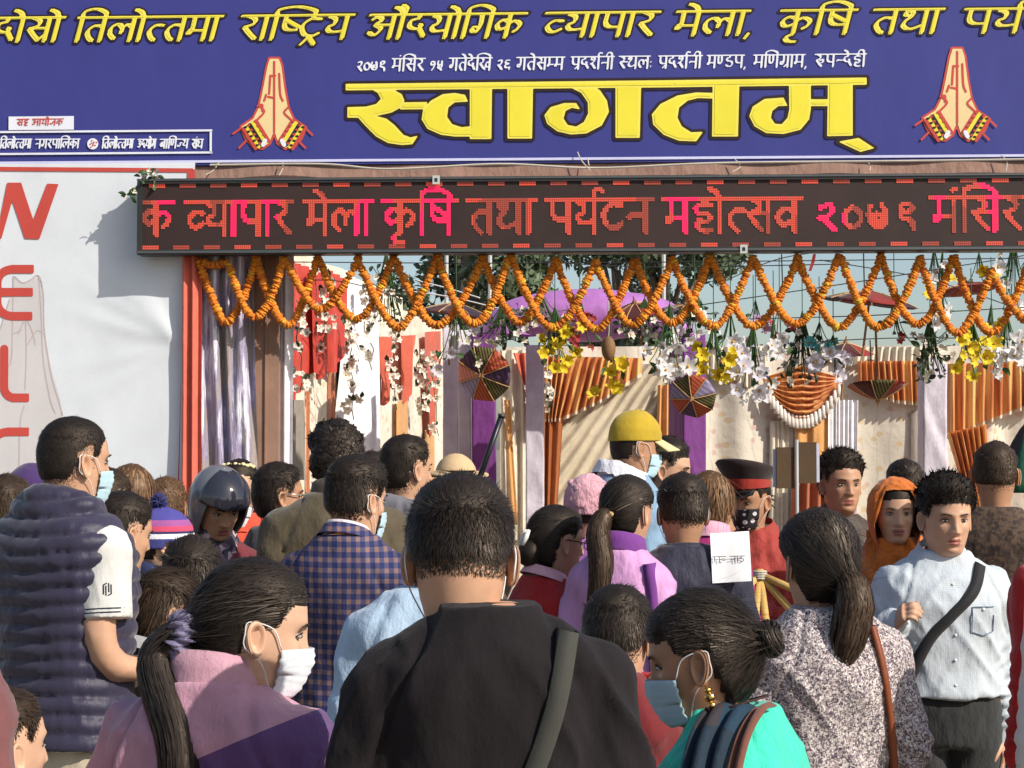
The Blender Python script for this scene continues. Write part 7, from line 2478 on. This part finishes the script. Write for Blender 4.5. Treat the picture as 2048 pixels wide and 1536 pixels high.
PC = [striped('parasol_orange', srgb(186, 90, 46), srgb(140, 52, 36), 14), striped('parasol_olive', srgb(112, 108, 50), srgb(54, 44, 40), 16), striped('parasol_plum', srgb(84, 56, 92), srgb(60, 42, 70), 9), striped('parasol_pink', srgb(186, 110, 104), srgb(206, 150, 120), 12), striped('parasol_grey', srgb(150, 140, 166), srgb(120, 112, 150), 10)]
RP = cloth('parasol_red', srgb(150, 44, 36), .7, trans=.2); MP = cloth('parasol_maroon', srgb(92, 40, 42), .7, trans=.2); DP = cloth('parasol_dark_plum', srgb(66, 44, 62), .7, trans=.2)
parasol(968, 748, 12.4, .2, (-.35, -1, -.25), .3, PC, 'patchwork paper parasol facing outward on the left purple pillar')
parasol(1386, 792, 12.5, .165, (-.3, -1, -.45), .9, [PC[0], PC[1], PC[4], PC[0], PC[2]], 'patchwork paper parasol facing outward on the right purple pillar')
parasol(1755, 770, 12.0, .2, (0, -.12, -1), .4, [RP, PC[1], MP, PC[0]], 'upturned paper parasol hanging under the back wall valance', .5, .4)
parasol(1738, 606, 11.7, .31, (.12, -.06, 1), .2, [RP, DP, DP, MP], 'wide dark paper parasol hanging against the open sky', .25)
parasol(1935, 580, 11.8, .2, (-.1, .12, 1), .5, [RP, PC[0], RP], 'flat red rimmed parasol under the loose yellow blossoms', .2)
parasol(908, 628, 12.2, .26, (.1, -.05, 1), .1, [MP, DP, RP, MP], 'maroon paper parasol in front of the left leafy tree', .28)
parasol(1272, 624, 12.1, .16, (-.2, -.4, 1), .7, [RP, RP, MP], 'bright red paper parasol under the purple arch', .4)
parasol(1368, 628, 12.2, .16, (.15, -.3, 1), .7, [MP, DP, MP], 'maroon paper parasol over the right purple pillar', .4)
parasol(1690, 703, 12.6, .2, (.05, -.2, 1), .2, [RP, DP, MP], 'dark red parasol resting along the top of the back wall', .3)
# gourd
root = empty('hanging_gourd', at(1217, 697, 11.3)); tag(root, 'brown oval gourd hanging beside the yellow blossoms', 'gourd')
v, f = ellipsoid_arrays((0, 0, 0), (.045, .045, .078), 20, 14)
MB().add(v, f).build('shell', plain('brown_gourd', srgb(128, 96, 62), .7, var=.3, bump=.4), root, True)
MB().tube([(0, 0, .074), (.004, 0, .12), (0, 0, .3)], .004, 5).build('string', CORD, root)
# paper flag ribbon
root = empty('red_ribbon', at(1626, 508, 11.5)); tag(root, 'short dark red ribbon hanging from the wire against the sky', 'ribbon')
MB().grid(np.array([[(0, 0, .0), (.02, 0, .0)], [(-.01, .01, -.05), (.012, .01, -.05)], [(-.03, 0, -.11), (-.012, 0, -.11)]])).build('strip', RP, root)
# silk leaves tied to the left end of the board
root = empty('leaf_spray', at(262, 384, 9.35)); tag(root, 'green and white artificial leaves tied to the end of the message board', 'leaves')
r_ = np.random.default_rng(2)
for q in range(46):
    p = at(264 + r_.normal() * 6 + (q % 3) * 22, (384 if q % 3 == 0 else 354) + r_.normal() * 8, 9.12) - root.location
    o = bpy.data.objects.new('leaf', LF[0] if q % 4 else BL['c'][0]); C.objects.link(o); o.parent = root; o.location = p
    o.rotation_euler = (r_.uniform(0, 6), r_.uniform(0, 6), r_.uniform(0, 6)); o.scale = (.5, .5, .5)

# ---- placard, paper, poles, bamboo, bag, umbrella
root = empty('placard', (at(1592, 930, 7.1).x, 7.1, .55)); tag(root, 'brown double board on a thin pole held up above the crowd', 'placard')
BRD = plain('brown_board', srgb(84, 64, 42), .8, bump=.3)
c = at(1592, 930, 7.1) - root.location
for sd, x0, x1 in ((-1, -.078, -.008), (1, .008, .08)):
    MB().box((c.x + x0, -.01 + sd * .003, c.z - .082 + .01 * sd), (c.x + x1, .004 + sd * .003, c.z + .08 + .01 * sd)).build('board', BRD, root)
    MB().box((c.x + x0 - (.012 if sd < 0 else -.06), .006 + sd * .003, c.z - .078 + .01 * sd), (c.x + x1 + (.014 if sd > 0 else -.055), .012 + sd * .003, c.z + .074 + .01 * sd)).build('paper_edge', plain('pale_blue_paper', srgb(196, 196, 214), .7), root)
MB().tube([(c.x, -.02, 0), (c.x, -.02, c.z * .5), (c.x, -.02, c.z + .1)], .007, 8).build('pole', plain('grey_pole', (.5, .5, .48, 1), .5), root)
root = empty('notice_paper', at(1462, 1115, 6.05)); tag(root, 'white sheet of paper with two handwritten words beside the navy jacket', 'paper')
root.rotation_euler = (R(-6), R(-2), R(-4))
k_ = 6.05 / F
pp = np.zeros((10, 12, 3))
for i in range(10):
    for j in range(12):
        x, z = (i / 9 - .5) * 78 * k_, (j / 11 - .5) * 100 * k_
        pp[i, j] = (x, .003 * math.sin(i * .7) + .02 * (j / 11) ** 2 + .006 * (i / 9), z + .004 * (i / 9))
o = MB().grid(pp).build('sheet', plain('white_paper', (.8, .8, .79, 1), .7, var=.02), root, True)
m = MB()
for tk, a, b in (('aa aa uu', -.062, -.018), ('na aa dda', -.004, .046)):
    S, w = word_strokes(tk)
    ux = (b - a) / w
    for s_ in S:
        q = np.stack([a + s_[:, 0] * ux, np.full(len(s_), -.001), -.016 + s_[:, 1] * .02], 1)
        if len(q) == 2:
            q = np.array([q[0], (q[0] + q[1]) / 2, q[1]])
        m.tube(q, .0011, 4)
m.build('handwriting', plain('black_ink', (.02, .02, .025, 1), .7), root)
root = empty('black_stick', at(966, 930, 7.5)); tag(root, 'black metal stick held up slanting beside the straw hat', 'stick')
a, b = at(940, 1010, 7.5) - root.location, at(1003, 832, 7.5) - root.location
MB().tube([a, (a + b) / 2, b], .0125, 10).build('shaft', plain('black_metal', (.03, .03, .035, 1), .35, .6), root, True)
MB().tube([b * .99 + a * .01, b, b + (b - a) * .02], .0155, 10).build('end_cap', BLACKF, root, True)
BAM = plain('yellow_bamboo', srgb(206, 168, 98), .6, var=.25, bump=.3)
root = empty('bamboo_tripod', (at(1520, 1150, 6.6).x, 6.6, 0)); tag(root, 'tied yellow bamboo poles standing beside the speckled blouse', 'bamboo stand')
apx = at(1520, 1150, 6.6) - root.location
for q in ((1470, 1195), (1572, 1172), (1508, 1260), (1534, 1260), (1590, 1230)):
    e = at(q[0], q[1], 6.6 - .04) - root.location
    dr = (e - apx); foot = apx + dr * ((apx.z) / max(.05, -dr.z)) if -dr.z / dr.length > .6 else apx + dr * 2.6
    st = apx - dr.normalized() * .02
    MB().tube([st, (st + foot) / 2, foot], .014, 8).build('pole', BAM, root, True)
m = MB()
for q in range(4):
    t_ = np.linspace(0, 2 * np.pi, 14)
    m.tube(np.stack([apx.x + .022 * np.cos(t_), .022 * np.sin(t_), np.full(14, apx.z - .012 + q * .008)], 1), .005, 5)
m.build('lashing', CORD, root)
w = P28['AL'][2]; M_ = P28['root'].matrix_world
wl_ = M_ @ Vector(w)
root = empty('teal_bag', (wl_.x - .07, wl_.y + .06, wl_.z - .36)); tag(root, 'teal cloth bag beside the dark jeans', 'bag')
sh_ = [loft([(0, .05, .03, 0), (.05, .085, .045, 0), (.16, .08, .04, 0), (.25, .055, .025, 0), (.3, .02, .012, 0)], 20)]
me, co, no = solid(sh_, .008, 3, 'pouch')
set_co(me, co + no * (vnoise(co * 26, 3) * .008)[:, None])
link('pouch', me, cloth('teal_cotton', srgb(28, 128, 138), .8), root, True)
MB().tube(catmull([(-.02, 0, .29), (.02, -.02, .35), (.07, -.06, .4), (.06, -.05, .35), (.02, 0, .29)], 5), .006, 6).build('handle', cloth('teal_cotton', srgb(28, 128, 138)), root, True)
root = empty('green_umbrella', at(2062, 905, 7.3)); tag(root, 'dark green umbrella half folded behind the balding man', 'umbrella')
GRN = cloth('green_umbrella_cloth', srgb(14, 84, 58), .5, wrinkle=.8)
for k in range(8):
    a0, a1 = 2 * np.pi * k / 8, 2 * np.pi * (k + 1) / 8
    rows = []
    for q in np.linspace(.03, 1, 8):
        rows.append([(.17 * q ** .7 * (1 - .12 * math.sin(math.pi * e)) * math.cos(a0 + (a1 - a0) * e), .17 * q ** .7 * (1 - .12 * math.sin(math.pi * e)) * math.sin(a0 + (a1 - a0) * e), .14 - .3 * q) for e in np.linspace(0.02, .98, 5)])
    o = MB().grid(np.array(rows)).build('panel', GRN if k % 4 else plain('black_umbrella_edge', (.02, .02, .02, 1), .6), root, True)
    o.modifiers.new('thick', 'SOLIDIFY').thickness = .002
MB().tube([(0, 0, .2), (0, 0, 0), (0, 0, -.55)], .008, 7).build('handle', BLACKF, root)
